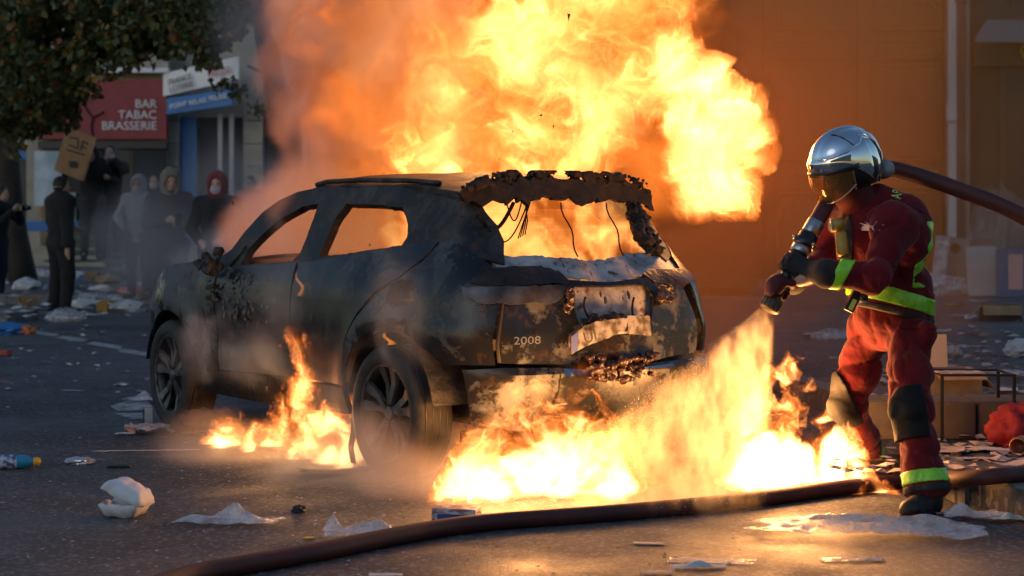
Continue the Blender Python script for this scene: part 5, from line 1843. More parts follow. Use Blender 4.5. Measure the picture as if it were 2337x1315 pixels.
tube("head", [(0, 0, -.02), (-.002, 0, -.05)], [.019, .021], M_NOZ, lamp, 12)
tube("lens", [(-.002, 0, -.05), (-.0025, 0, -.058)], [.017, .015], mat("lamp_glass", (0.5, 0.45, 0.4), 0.2), lamp, 12)

# nozzle and the hose it feeds from: one thing -------------------------------------
hose = empty("fire_hose", at(1757, 700, 7.86))
tag(hose, "dark red fire hose over the firefighter's shoulder ending in a black spray nozzle", "fire hose")
HO = Vector(hose.location)
wj = lambda a: Vector(a) + FFO - HO
na_ = Vector(naxis)
t0_ = wj(tipP)
def along(d): return t0_ + na_ * d
noz = empty("nozzle", (0, 0, 0), 0, hose)
def tube_along(name, ds, rs, m, sides=24): return tube(name, [along(d) for d in ds], list(rs), m, noz, sides)
tube_along("bumper_head", (-.018, -.014, 0, .045, .052), (.036, .043, .046, .038, .030), M_BRASS)
for k in range(14):                                                                # ribs of the turning head
    an = 2 * math.pi * k / 14
    u_ = na_.orthogonal().normalized(); w_ = na_.cross(u_)
    o_ = u_ * math.cos(an) + w_ * math.sin(an)
    tube("grip_rib", [along(-.010) + o_ * .0455, along(.040) + o_ * .0395], .0045, M_BRASS, noz, 5)
tube_along("barrel", (.05, .07, .16, .20), (.028, .028, .030, .032), M_NOZ)
tube_along("valve_body", (.20, .21, .265, .275), (.036, .043, .043, .036), M_NOZ)
tube_along("collar", (.275, .28, .31, .315), (.040, .046, .046, .040), M_ALU)
tube_along("coupling", (.315, .32, .345, .35, .375, .38), (.046, .051, .051, .044, .044, .040), M_NOZ)
tube_along("ferrule", (.38, .385, .445, .45), (.040, .042, .040, .037), M_ALU)
for k in range(3):
    u_ = na_.orthogonal().normalized(); w_ = na_.cross(u_); an = 2 * math.pi * k / 3 + .4
    o_ = u_ * math.cos(an) + w_ * math.sin(an)
    tube("coupling_lug", [along(.325) + o_ * .048, along(.342) + o_ * .058], .010, M_ALU, noz, 6)
tube("bail_handle", [along(.235) + na_.cross(Vector((0, -1, 0))).normalized() * .045, along(.20) + Vector((.05, -.03, -.03)), along(.235) - na_.cross(Vector((0, -1, 0))).normalized() * .045], .008, M_NOZ, noz, 6)
hp_ = [along(.44), at(1884, 470, 8.02) - HO, at(1903, 432, 8.14) - HO, at(1945, 400, 8.30) - HO, at(2000, 384, 8.32) - HO, at(2060, 391, 8.27) - HO, at(2180, 430, 8.2) - HO, at(2337, 495, 8.12) - HO, at(2560, 640, 8.05) - HO, at(2900, 950, 8.0) - HO]
tube("hose_line", catmull(hp_, 90), .037, M_HOSE, hose, 16)

# the second length lying across the road
lay = [(330, 1345), (440, 1311), (560, 1288), (720, 1260), (860, 1232), (1000, 1206), (1130, 1190), (1250, 1181), (1430, 1168), (1600, 1153), (1750, 1136), (1900, 1116), (2000, 1105)]
gp = [onground(x, y, .036) for x, y in lay]
gp += [onground(2090, 1097, .05), onground(2160, 1096, .12), onground(2260, 1088, .165), onground(2337, 1082, .165), onground(2480, 1075, .165), onground(2700, 1066, .16)]
h2 = tube("supply_hose", [p - gp[0] for p in catmull(gp, 140)], .036, M_HOSE, None, 16)
h2.location = gp[0]
tag(h2, "dark red supply hose lying across the road in front of the car", "fire hose")
# ================================================================== onlookers on the far pavement
M_CLBLACK = mat("black_sweat", (0.010, 0.010, 0.012), 0.95, col2=(0.018, 0.018, 0.02), scale=6, bump=0.3, bscale=120)
M_CLDARK = mat("charcoal_cloth", (0.030, 0.031, 0.036), 0.95, bump=0.3, bscale=120)
M_CLGREY = mat("pale_grey_cloth", (0.34, 0.35, 0.38), 0.95, bump=0.3, bscale=90)
M_CLOLIVE = mat("olive_fleece", (0.17, 0.16, 0.11), 0.95, col2=(0.13, 0.12, 0.09), scale=20, bump=0.4, bscale=90)
M_CLRED = mat("dark_red_cloth", (0.16, 0.015, 0.02), 0.95, bump=0.3, bscale=90)
M_DENIM = mat("dark_denim", (0.022, 0.028, 0.045), 0.9, bump=0.3, bscale=200)
M_HAIR = mat("dark_hair", (0.010, 0.008, 0.007), 0.6, bump=0.6, bscale=120)
M_MASK = mat("white_mask", (0.36, 0.37, 0.40), 0.8, bump=0.2, bscale=60)
M_SHOE = mat("dark_shoe", (0.012, 0.012, 0.014), 0.5)
M_PHONE = mat("phone_black", (0.01, 0.01, 0.012), 0.25)


def bystander(loc, yaw, h, label, top, bot, hand_l, hand_r, hood=None, hair=True, mask=None, stance=.09, lean=0.0, step=0.017, seed=1, shoe=None, head_turn=0.0, head_down=0.0, bulk=.0):
    """a person: local frame looks along -y, left is +x. hand_l/hand_r = wrist positions for a 1.75 m figure"""
    root = empty("person", loc, yaw)
    tag(root, label, "person")
    s = h / 1.75
    V3 = lambda x, y, z: npv((x, y + lean * max(0, z - .9), z)) * s
    hipl, hipr = V3(.095, 0, .92), V3(-.095, 0, .92)
    kl, kr = V3(stance + .02, -.03, .50), V3(-stance - .02, -.03, .50)
    al, ar = V3(stance + .03, .02, .09), V3(-stance - .03, .02, .09)
    tl, tr = al + npv((.03, -.17, -.05)) * s, ar + npv((-.03, -.17, -.05)) * s
    sl, sr = V3(.185, .0, 1.42), V3(-.185, .0, 1.42)
    nk, hd = V3(0, .0, 1.47), V3(0, -.02, 1.625)
    wl, wr = V3(*hand_l), V3(*hand_r)

    def elbow(sh, w, side):
        m = (sh + w) / 2; d = np.linalg.norm(w - sh); L = .285 * s
        o = math.sqrt(max(L * L - d * d / 4, 0.0004))
        pole = npv((side * .8, .35, -.75)); ax = (w - sh) / max(d, 1e-6)
        pole = pole - ax * (pole @ ax); pole /= np.linalg.norm(pole)
        return m + pole * o
    el, er = elbow(sl, wl, 1), elbow(sr, wr, -1)
    allp = np.array([hipl, hipr, kl, kr, al, ar, tl, tr, sl, sr, hd, wl, wr, el, er])
    lo, hi = allp.min(0) - .2 * s, allp.max(0) + .2 * s
    lo[2] = -.02

    def torso_(S, g):
        S.cap(V3(0, 0, .95), V3(0, 0, 1.18), (.145 + g) * s, (.145 + g) * s, .05, flat=((0, 1, 0), .72))
        S.cap(V3(0, 0, 1.18), V3(0, .005, 1.36), (.145 + g) * s, (.165 + g) * s, .05, flat=((0, 1, 0), .70))
        S.cap(sl, sr, (.065 + g) * s, (.065 + g) * s, .05)

    def arms_(S, g):
        for a, e, w in ((sl, el, wl), (sr, er, wr)):
            S.cap(a, e, (.052 + g) * s, (.042 + g) * s, .03).cap(e, w, (.041 + g) * s, (.029 + g) * s, .02)

    def legs_(S, g):
        for a, k_, n_ in ((hipl, kl, al), (hipr, kr, ar)):
            S.cap(a, k_, (.088 + g) * s, (.058 + g) * s, .04).cap(k_, n_, (.056 + g) * s, (.038 + g) * s, .03)
        S.cap(hipl, hipr, (.10 + g) * s, (.10 + g) * s, .05)
    hf = npv((math.sin(head_turn), -math.cos(head_turn), -head_down)); hf /= np.linalg.norm(hf)
    hs = np.cross(hf, (0, 0, 1)); hs /= np.linalg.norm(hs); hu = np.cross(hs, hf)
    HMx = [tuple(hf), tuple(hs), tuple(hu)]
    B = Sdf(lo, hi, step)
    torso_(B, 0); arms_(B, 0); legs_(B, 0)
    B.cap(nk, hd - npv((0, 0, .06)) * s, .055 * s, .052 * s, .03)
    B.ell(hd, npv((.095, .075, .118)) * s, .02, HMx).ell(hd + hf * .025 * s - hu * .055 * s, npv((.062, .052, .06)) * s, .03, HMx)
    B.ell(hd + hf * .10 * s - hu * .012 * s, npv((.018, .013, .022)) * s, .015, HMx)
    for w, e in ((wl, el), (wr, er)):                                  # hands: palm, finger group and thumb
        ax = w - e; ax /= np.linalg.norm(ax)
        q = np.cross(ax, (0, 1, 0)); q /= max(np.linalg.norm(q), 1e-6)
        B.cap(w, w + ax * .075 * s, .028 * s, .034 * s, .015)
        for f in (-.024, -.008, .008, .024):
            B.cap(w + ax * .07 * s + q * f * s, w + ax * .13 * s + q * f * 1.1 * s + npv((0, -.02, -.01)) * s, .012 * s, .009 * s, .004)
        B.cap(w + ax * .02 * s + q * .02 * s, w + ax * .075 * s + q * .05 * s, .014 * s, .010 * s, .01)
    for a, t in ((al, tl), (ar, tr)):
        B.cap(a, t, .04 * s, .03 * s, .02)
    body_ = B.mesh("body", M_SKIN, root)
    for k in (-1, 1):
        bm = bmesh.new(); bmesh.ops.create_icosphere(bm, subdivisions=1, radius=.014 * s)
        for v in bm.verts: v.co = v.co + Vector(hd + hf * .082 * s + hs * (.033 * k * s) + hu * .012 * s)
        bm_obj("eye", bm, M_HAIR, body_, True)
    bm = bmesh.new(); bm_box(bm, (0, 0, 0), (.008 * s, .045 * s, .010 * s))
    for v in bm.verts: v.co = Vector(hd + hf * (.090 * s + v.co.x) + hs * v.co.y + hu * (v.co.z - .062 * s))
    bm_obj("mouth", bm, mat("lip", (0.30, 0.12, 0.10), 0.5), body_)
    C = Sdf(lo, hi, step)
    torso_(C, .028 + bulk); arms_(C, .024 + bulk * .6)
    C.cap(V3(0, 0, .88), V3(0, 0, .95), .165 * s, .165 * s, .04, flat=((0, 1, 0), .78))
    C.cap(nk, nk + npv((0, 0, .03)) * s, .085 * s, .075 * s, .05)
    C.wrinkle(.007, .15, seed, 3)
    g = C.grid()
    CF = np.maximum(C.F, (.80 * s - g[2]) + 0 * g[0] + 0 * g[1])
    for w, e in ((wl, el), (wr, er)):
        ax = w - e; ax /= np.linalg.norm(ax)
        CF = np.maximum(CF, np.where(near(g, w, .09 * s) < 0, (g[0] - w[0]) * ax[0] + (g[1] - w[1]) * ax[1] + (g[2] - w[2]) * ax[2], -1.0))
    jk = C.mesh("sweatshirt", top, root, CF)
    D = Sdf(lo, hi, step)
    legs_(D, .022 + bulk * .5)
    D.wrinkle(.007, .13, seed + 50, 3, (1.3, 1.3, .6))
    g = D.grid()
    D.mesh("trousers", bot, root, np.maximum(D.F, np.maximum(.075 * s - g[2], g[2] - 1.02 * s) + 0 * g[0] + 0 * g[1]))
    for a, t in ((al, tl), (ar, tr)):
        S = Sdf(np.minimum(a, t) - .12, np.maximum(a, t) + .12, .012)
        S.cap(a + npv((0, .04, -.03)), a - npv((0, 0, .03)), .05 * s, .055 * s, .02).cap(a - npv((0, 0, .03)), t, .052 * s, .042 * s, .02)
        g = S.grid()
        S.mesh("shoe", shoe or M_SHOE, root, np.maximum(S.F, (.0 - g[2]) + 0 * g[0] + 0 * g[1]))
    if hood is not None:
        S = Sdf(hd - .24 * s, hd + .2 * s, .013)
        S.ell(hd + hu * .012 * s - hf * .01 * s, npv((.128, .112, .148)) * s, 0, HMx).cap(hd - npv((0, 0, .1)) * s, nk + npv((0, .03, .0)) * s, .10 * s, .12 * s, .05)
        S.ell(hd + hf * .12 * s - hu * .01 * s, npv((.10, .072, .098)) * s, -1, HMx)
        S.wrinkle(.004, .08, seed + 7, 2)
        S.mesh("hood", hood, root)
    elif hair:
        S = Sdf(hd - .2 * s, hd + .2 * s, .012)
        S.ell(hd + hu * .02 * s - hf * .018 * s, npv((.098, .088, .112)) * s, 0, HMx)
        S.ell(hd + hf * .10 * s - hu * .045 * s, npv((.10, .10, .085)) * s, -1, HMx)
        S.wrinkle(.004, .03, seed + 8, 2)
        S.mesh("hair", M_HAIR, root)
    if mask is not None:
        S = Sdf(hd - .2 * s, hd + .2 * s, .009)
        S.ell(hd + hf * .045 * s - hu * .055 * s, npv((.072, .068, .062)) * s, 0, HMx)
        S.mesh("face_mask", mask, root)
    return root, wl, wr, hf


PV = 0.13     # kerb height of the far pavement
def ped(px, py, z=0.0): return onground(px, py, z)


# black-clad onlooker in the gutter, looking away to the right
p1, wl, wr, _ = bystander(ped(138, 716), R(132), 1.80, "person in black hoodie and trousers standing in the gutter, seen from behind", M_CLBLACK, M_CLBLACK,
                          (.22, -.30, 1.10), (-.26, .04, .84), hair=True, mask=None, seed=11, stance=.13, head_turn=R(-22), bulk=.025)
box("strap", (0, .0, 1.665), (.16, .20, .012), M_MASK, p1, .004)
ph1 = box("smartphone", (0, 0, 0), (.008, .075, .15), M_PHONE, None, .004)
ph1.location = p1.matrix_basis @ Vector(wl + npv((0, -.12, .03))); ph1.rotation_euler = (0, R(60), R(132))
tag(ph1, "dark smartphone in the hand of the black-clad person in the gutter", "phone")
# someone cut by the frame, crouched over a camera
p2, wl, wr, _ = bystander(ped(-8, 690), R(70), 1.72, "person at the picture's edge beside the dark tree trunk, raising a camera", M_CLBLACK, M_DENIM,
                          (.06, -.28, 1.40), (-.06, -.28, 1.38), seed=13, lean=-.12, head_turn=0)
cmr = empty("camera_body", p2.matrix_basis @ Vector((0, -.46, 1.40)), R(70))
tag(cmr, "black photo camera held up by the person at the picture's edge", "camera")
box("body", (0, 0, 0), (.14, .07, .10), M_PHONE, cmr, .01)
tube("lens", [(0, -.03, 0), (0, -.13, 0)], .036, M_PHONE, cmr, 16)
# two people standing on the bench
BZ = 0.46 + PV
p3, wl3, wr3, _ = bystander(at(210, 583, 28.0), R(20), 1.76, "person in black standing on the bench, holding a cardboard placard up", M_CLBLACK, M_CLDARK,
                            (.22, -.22, 1.28), (-.26, -.20, 1.66), seed=17, hood=M_CLBLACK, head_turn=R(-20))
p3.location.z = BZ
sg = empty("cardboard_placard", at(172, 352, 27.6))
sg.rotation_euler = (0, R(-17), 0)
sg.rotation_euler = (R(8), R(20), R(-8))
tag(sg, "brown cardboard placard with black scrawl held above the bench", "placard")
M_CARD = mat("corrugated_card", (0.30, 0.19, 0.105), 0.9, col2=(0.24, 0.15, 0.08), scale=6, bump=.15, bscale=60)
box("sheet", (0, 0, 0), (.52, .012, .72), M_CARD, sg, .003)
box("sheet", (.03, -.014, -.18), (.42, .010, .34), M_CARD, sg, .003)
bmk = bmesh.new()
for x0, z0, x1, z1 in ((-.16, .22, -.02, .25), (-.02, .25, .02, .10), (-.15, .10, .02, .10), (.06, .24, .16, .22), (.06, .24, .07, .08), (.07, .15, .15, .15), (-.16, .02, .15, .04)):
    a, b = Vector((x0, 0, z0)), Vector((x1, 0, z1)); d = (b - a).normalized(); n = Vector((-d.z, 0, d.x)) * .013
    bmk.faces.new([bmk.verts.new(p + Vector((0, -.0085, 0))) for p in (a + n, a - n, b - n, b + n)])
bm_obj("scrawl", bmk, mat("marker_black", (0.02, 0.018, 0.018), 0.7), sg, normals=False)["kind"] = "stuff"
bmk = bmesh.new()
bmk.faces.new([bmk.verts.new((.03 + .085 * math.cos(a), -.021, -.16 + .06 * math.sin(a) - .01 * math.cos(3 * a))) for a in np.linspace(0, 6.0, 14)])
bm_obj("painted_blot", bmk, MATS["marker_black"], sg, normals=False)
p4, _, _, _ = bystander(at(252, 586, 28.3), R(4), 1.80, "person in black on the bench pressing both hands to a white mask", M_CLBLACK, M_CLBLACK,
                        (.075, -.13, 1.53), (-.075, -.13, 1.53), seed=19, hair=True, mask=M_MASK)
p4.location.z = BZ
# group in the smoke
bystander(at(318, 0, 24.5) * 1, R(-10), 1.70, "person in a pale grey hooded top standing in the smoke", M_CLGREY, M_CLDARK, (.16, -.24, 1.05), (-.16, -.24, 1.05), hood=M_CLGREY, mask=M_MASK, seed=23)[0].location.z = PV
bystander(at(352, 0, 26.0) * 1, R(12), 1.77, "person in a black cap and white mask behind the grey hood", M_CLDARK, M_CLBLACK, (.24, .02, .85), (-.24, .02, .85), hair=True, mask=M_MASK, seed=25)[0].location.z = PV
p6, wl6, wr6, _ = bystander(at(388, 0, 20.0), R(14), 1.80, "person in an olive hood and dark coat looking at a phone beside the car bonnet", M_CLDARK, M_DENIM,
                            (.10, -.30, 1.17), (-.05, -.30, 1.20), hood=M_CLOLIVE, seed=29, head_turn=R(8), head_down=.25)
p6.location.z = 0.0; bpy.context.view_layer.update()
ph6 = box("smartphone", (0, 0, 0), (.08, .010, .15), M_PHONE, None, .004)
ph6.location = p6.matrix_basis @ Vector((.07, -.44, 1.24)); ph6.rotation_euler = (R(25), 0, R(14))
tag(ph6, "black smartphone in the hands of the person in the olive hood", "phone")
p7, _, _, _ = bystander(at(497, 0, 19.0), R(-6), 1.74, "person in a dark red hood and white mask behind the smoking bonnet", M_CLBLACK, M_CLBLACK,
                        (.12, -.24, 1.05), (-.12, -.24, 1.02), hood=M_CLRED, mask=M_MASK, seed=31)
p7.location.z = 0.0
bystander(at(572, 0, 29.0) * 1, R(-20), 1.80, "person in dark clothes with a pale scarf beside the smoky tree trunk", M_CLDARK, M_CLBLACK, (.2, -.1, .9), (-.14, -.25, 1.3), hair=True, mask=M_CLGREY, seed=37)[0].location.z = PV
# ================================================================== litter
M_FOAM = mat("white_foam", (0.66, 0.67, 0.69), 0.7, col2=(0.48, 0.46, 0.44), scale=14, ramp=(.5, .8), bump=.4, bscale=18)
M_PAPER = mat("paper_white", (0.54, 0.54, 0.54), 0.8, col2=(0.32, 0.31, 0.30), scale=9, ramp=(.5, .75))
M_PAPERP = mat("paper_pinkish", (0.50, 0.40, 0.38), 0.8, col2=(0.35, 0.28, 0.26), scale=12)
M_KRAFT = mat("kraft_card", (0.33, 0.20, 0.10), 0.85, col2=(0.22, 0.13, 0.07), scale=8)
M_BURNTCARD = mat("burnt_card", (0.09, 0.045, 0.025), 0.9, col2=(0.02, 0.015, 0.012), scale=9, bump=.5, bscale=30)
M_REDBAG = mat("red_bag", (0.26, 0.008, 0.012), 0.75, bump=.8, bscale=16, bdist=.02)
M_TEAL = mat("bottle_blue", (0.02, 0.22, 0.42), 0.35)
M_YCAP = mat("cap_yellow", (0.70, 0.42, 0.02), 0.4)
M_INKBLUE = mat("label_blue", (0.03, 0.06, 0.22), 0.5)


def film_material(name, col=(.8, .8, .82), alpha=.45, rough=.18):
    m, nt, p, out = nodes_of(name)
    N, L = nt.nodes, nt.links
    p.inputs["Base Color"].default_value = (*col, 1); p.inputs["Roughness"].default_value = rough
    p.inputs["Specular IOR Level"].default_value = .8
    nz = N.new("ShaderNodeTexNoise"); nz.inputs["Scale"].default_value = 16; nz.inputs["Detail"].default_value = 6
    tc = N.new("ShaderNodeTexCoord"); L.new(tc.outputs["Object"], nz.inputs["Vector"])
    mr = N.new("ShaderNodeMapRange"); mr.inputs["From Min"].default_value = .35; mr.inputs["From Max"].default_value = .7
    mr.inputs["To Min"].default_value = alpha * .45; mr.inputs["To Max"].default_value = min(1, alpha * 1.7)
    L.new(nz.outputs["Fac"], mr.inputs["Value"]); L.new(mr.outputs[0], p.inputs["Alpha"])
    bp = N.new("ShaderNodeBump"); bp.inputs["Strength"].default_value = .5; bp.inputs["Distance"].default_value = .01
    n2 = N.new("ShaderNodeTexNoise"); n2.inputs["Scale"].default_value = 30; n2.inputs["Detail"].default_value = 5
    L.new(tc.outputs["Object"], n2.inputs["Vector"]); L.new(n2.outputs["Fac"], bp.inputs["Height"]); L.new(bp.outputs[0], p.inputs["Normal"])
    MATS[name] = m
    return m


M_FILM = film_material("clear_film", alpha=.32)
M_FILMW = film_material("milky_film", (.62, .62, .64), .42, .22)


def ridged(p, seed, sc):
    q = p * sc + Vector((seed * 3.1, seed * 1.7, seed))
    return 1 - 2 * abs(mnoise.noise(q)) + .5 * (1 - 2 * abs(mnoise.noise(q * 2.3)))


def foil(name, loc, sx, sy, hgt, m, seed, label, cat="litter", group=None, rz=0.0, nx=26, ny=18, sc=9.0, thick=.0015, peaks=(), curl=0.0, wave=.5):
    """crumpled sheet lying on the ground: size sx by sy, crest height hgt; peaks=((u,v,h,r),...) raises corners and humps"""
    rg = random.Random(seed)
    V, Fc = [], []
    for j in range(ny + 1):
        for i in range(nx + 1):
            u, v = i / nx, j / ny
            wob = 1 + .25 * mnoise.noise(Vector((u * 3, v * 3, seed)))
            x, y = (u - .5) * sx * wob, (v - .5) * sy * (1 + .3 * mnoise.noise(Vector((u * 3, v * 3, seed + 9))))
            z = hgt * wave * max(0, .4 + .5 * ridged(Vector((x, y, 0)), seed, sc)) 
            for pu, pv, ph, pr in peaks:
                z += ph * math.exp(-((u - pu) ** 2 + (v - pv) ** 2) / (pr * pr))
            z += curl * (2 * u - 1) ** 2
            V.append(Vector((x + rg.uniform(-.1, .1) * sx / nx, y + rg.uniform(-.1, .1) * sy / ny, .003 + max(z, 0))))
    w = nx + 1
    for j in range(ny):
        for i in range(nx):
            a = j * w + i
            Fc.append((a, a + 1, a + w + 1)); Fc.append((a, a + w + 1, a + w))
    o = mesh_py(name, V, Fc, m, None, m in (M_FILM, M_FILMW))
    if thick:
        md = o.modifiers.new("thickness", 'SOLIDIFY'); md.thickness = thick
    o.location = loc; o.rotation_euler = (0, 0, rz)
    tag(o, label, cat, group)
    return o


def wad(name, loc, r, m, seed, label, cat="litter", flat=.6, group=None, sub=3, amp=.35, sx=1.0):
    """crumpled ball of paper or film"""
    bm = bmesh.new()
    bmesh.ops.create_icosphere(bm, subdivisions=sub, radius=1)
    for v in bm.verts:
        n = v.co.copy()
        k = 1 + amp * (ridged(n, seed, 1.9) - .4)
        v.co = Vector((n.x * r * k * sx, n.y * r * k, max(n.z * r * k * flat, -r * flat * .55)))
    zmin = min(v.co.z for v in bm.verts)
    for v in bm.verts: v.co.z -= zmin
    o = bm_obj(name, bm, m, None, m in (M_FILM, M_FILMW, M_REDBAG))
    o.location = loc; tag(o, label, cat, group)
    return o


def carton(name, loc, s, m, label, rz=0.0, open_top=True, cat="box", group=None, tilt=(0, 0), seed=1, flapm=None):
    """cardboard box of separate walls with folded-out flaps"""
    root = empty(name, loc, rz); root.rotation_euler = (tilt[0], tilt[1], rz)
    tag(root, label, cat, group)
    x, y, z = s; t = .006
    box("side_wall", (0, -y / 2, z / 2), (x, t, z), m, root); box("side_wall", (0, y / 2, z / 2), (x, t, z), m, root)
    box("side_wall", (-x / 2, 0, z / 2), (t, y - 2 * t, z - .004), m, root); box("side_wall", (x / 2, 0, z / 2), (t, y - 2 * t, z - .004), m, root)
    box("base", (0, 0, t), (x - 2 * t, y - 2 * t, t), m, root)
    rg = random.Random(seed)
    if open_top:
        for sx_, sy_ in ((0, -1), (0, 1), (-1, 0), (1, 0)):
            an = R(rg.uniform(15, 75)) 
            L_ = (y if sx_ == 0 else x) * .45
            W_ = x if sx_ == 0 else y - .02
            f = box("flap", (0, -L_ / 2 if sx_ == 0 else 0, 0), (W_ if sx_ == 0 else L_, L_ if sx_ == 0 else W_, t * .8), m, root) if False else None
            bm = bmesh.new()
            o_ = Vector((sx_ * x / 2, sy_ * y / 2, z + .003)); out = Vector((sx_, sy_, 0)); al = Vector((-sy_, sx_, 0))
            d = out * math.cos(an) - Vector((0, 0, 1)) * math.sin(an)
            vs = [o_ - al * W_ / 2, o_ + al * W_ / 2, o_ + al * W_ / 2 * .96 + d * L_, o_ - al * W_ / 2 * .96 + d * L_]
            bm.faces.new([bm.verts.new(v) for v in vs])
            fo_ = bm_obj("flap", bm, flapm or m, root)
            fo_.modifiers.new("thickness", 'SOLIDIFY').thickness = .005
    else:
        box("lid", (0, 0, z - .003 + .006), (x, y, t), m, root)
    return root


# --- near road, left to right
fc = empty("foam_clamshell", onground(286, 1178), R(-14)); tag(fc, "crushed white foam takeaway shell gaping to one side on the road", "takeaway box")
def shell_half(name, tilt, lift, flip, seed, sx=.21, sy=.17):
    """one half of the shell: a dented shallow dish"""
    V, Fc = [], []
    nu, nv = 18, 14
    for j in range(nv + 1):
        for i in range(nu + 1):
            a, b = i / nu * 2 - 1, j / nv * 2 - 1
            e = max(abs(a), abs(b)) ** 4
            z = .062 * (1 - e) + .010 * mnoise.noise(Vector((a * 2, b * 2, seed))) + .006 * ridged(Vector((a, b, 0)), seed, 2.2)
            p = Vector((a * sx / 2 * (1 - .06 * b * b), b * sy / 2 * (1 - .08 * a * a), max(z, .0) * (1 if flip else -1)))
            if not flip: p.z += .062
            q = p - Vector((sx / 2, 0, 0)); q.rotate(Matrix.Rotation(R(tilt), 3, 'Y')); p = q + Vector((sx / 2, 0, lift))
            V.append(p)
    w = nu + 1
    for j in range(nv):
        for i in range(nu):
            k = j * w + i; Fc.append((k, k + 1, k + w + 1, k + w))
    o = mesh_py(name, V, Fc, M_FOAM, fc, True); o.modifiers.new("thickness", 'SOLIDIFY').thickness = .004
shell_half("tray", 0, 0.004, False, 3, .19, .16)
shell_half("lid", 22, .045, True, 5)
foil("plastic_bag", onground(525, 1195), .42, .16, .03, M_FILM, 3, "twisted clear plastic bag on the road between the clamshell and the hose", "plastic bag", peaks=((.50, .6, .055, .08), (.58, .55, .05, .07), (.68, .5, .03, .12), (.15, .4, .02, .15), (.40, .5, .03, .12)), rz=R(-6))
foil("plastic_bag", onground(815, 1226), .27, .16, .04, M_FILM, 4, "crumpled clear plastic bag against the hose, glowing at its edges", "plastic bag", peaks=((.10, .6, .07, .10), (.2, .5, .04, .12), (.85, .5, .05, .2), (.55, .4, .04, .2)), rz=R(8))
cb_ = empty("cigarette_carton", onground(1042, 1193), R(-12)); tag(cb_, "small printed white carton standing by the hose, firelit from behind", "carton")
box("carton", (0, 0, .033), (.19, .11, .066), mat("carton_print", (.55, .52, .50), .5, col2=(.22, .13, .16), scale=18, ramp=(.45, .55), stretch=(1, 1, 3)), cb_, .003)
box("printed_band", (-.02, -.056, .033), (.10, .002, .022), M_INKBLUE, cb_)
text_obj("UV", .022, (.06, -.0575, .03), (R(90), 0, 0), M_INKBLUE, cb_, "lettering", .0005)
bt = empty("detergent_bottle", onground(45, 1070), R(4)); tag(bt, "blue plastic bottle with a yellow cap lying on the road", "bottle")
BM = Matrix.Translation((0, 0, .036)) @ Matrix.Rotation(R(90), 4, 'Y')
lathe("bottle_body", [(.001, -.13), (.030, -.128), (.036, -.12), (.036, .02), (.030, .045), (.020, .055), (.020, .075)], M_TEAL, bt, 24, BM)
lathe("cap", [(.022, .072), (.023, .076), (.020, .10), (.008, .106), (.001, .107)], M_YCAP, bt, 20, BM)
lathe("label_band", [(.0365, -.10), (.0368, -.099), (.0368, -.01), (.0365, -.009)], mat("label_print", (.45, .50, .55), .5, col2=(.05, .09, .28), scale=30, ramp=(.45, .55)), bt, 24, BM)
foil("paper_scrap", onground(165, 893), .13, .05, .01, M_PAPER, 5, "small torn white paper strip on the empty road left of the front wheel", "paper", rz=R(10))
foil("paper_scrap", onground(1480, 1243), .12, .04, .008, M_PAPERP, 6, "tiny folded paper scrap on the wet road below the hose", "paper", rz=R(-10))
foil("paper_scrap", onground(1595, 1297), .20, .06, .015, M_PAPER, 7, "crumpled white wrapper in the firelit glints at the bottom edge", "wrapper", rz=R(5), peaks=((.5, .5, .02, .2),))
foil("paper_scrap", onground(1943, 1280), .23, .07, .01, M_FILMW, 8, "flat milky wrapper on the road below the long plastic film", "wrapper", rz=R(5))
foil("paper_scrap", onground(1500, 1310), .12, .05, .012, M_PAPERP, 9, "pinkish wrapper cut by the bottom edge", "wrapper")
foil("paper_scrap", onground(880, 1318), .12, .06, .02, M_PAPER, 10, "white wad cut by the bottom edge under the hose", "paper")
foil("flat_film", onground(1620, 1282), .30, .10, .004, M_FILM, 12, "thin clear film flat on the road behind the white wrapper", "film", rz=R(-8))
foil("plastic_film", onground(1985, 1222), .90, .26, .06, M_FILMW, 11, "long crumpled sheet of milky plastic film beside the firefighter's boot", "plastic film", rz=R(-8), nx=60, ny=26, sc=7, peaks=((.35, .6, .045, .28), (.82, .45, .05, .13), (.6, .5, .03, .2)))
foil("plastic_film", onground(2220, 1185), .28, .14, .05, M_FILM, 13, "clear crumpled film in the gutter below the kerb stones", "plastic film", rz=R(10), peaks=((.3, .5, .05, .2),))
foil("paper_scrap", onground(2295, 1190), .16, .07, .03, mat("pale_green_paper", (.45, .52, .48), .8), 14, "pale greenish torn paper in the gutter", "paper", rz=R(20), peaks=((.6, .5, .02, .2),))
foil("paper_pile", onground(352, 990), .32, .22, .06, M_PAPERP, 15, "heap of crumpled pinkish paper before the front wheel", "paper", nx=40, ny=30, sc=16, wave=.8)
foil("paper_strip", onground(335, 1030), .55, .025, .008, M_PAPER, 16, "long thin paper strip on the road before the front wheel", "paper", rz=R(6), ny=4)
foil("paper_scrap", onground(285, 995), .11, .06, .03, M_PAPER, 17, "small white crumpled scrap left of the paper heap", "paper")
foil("plastic_bag", onground(322, 918), .22, .16, .05, M_FILMW, 18, "white plastic bag on the worn road marking by the front wheel", "plastic bag", peaks=((.6, .5, .05, .25),))
bx = empty("small_box", onground(338, 965), R(20)); tag(bx, "small pale box standing against the front tyre", "box")
box("box_body", (0, 0, .045), (.05, .045, .09), M_PAPER, bx, .002)
box("dark_side", (-.028, 0, .045), (.004, .046, .088), M_NOZ, bx, .001)
wad("burnt_bundle", onground(455, 992), .115, M_BURNTCARD, 19, "charred bundle smouldering behind the front wheel", "burnt debris", .75, sx=1.25)
foil("burnt_card", onground(775, 1082), .40, .16, .02, M_BURNTCARD, 20, "scorched flat card in front of the rear tyre", "burnt debris", rz=R(18), curl=.02)
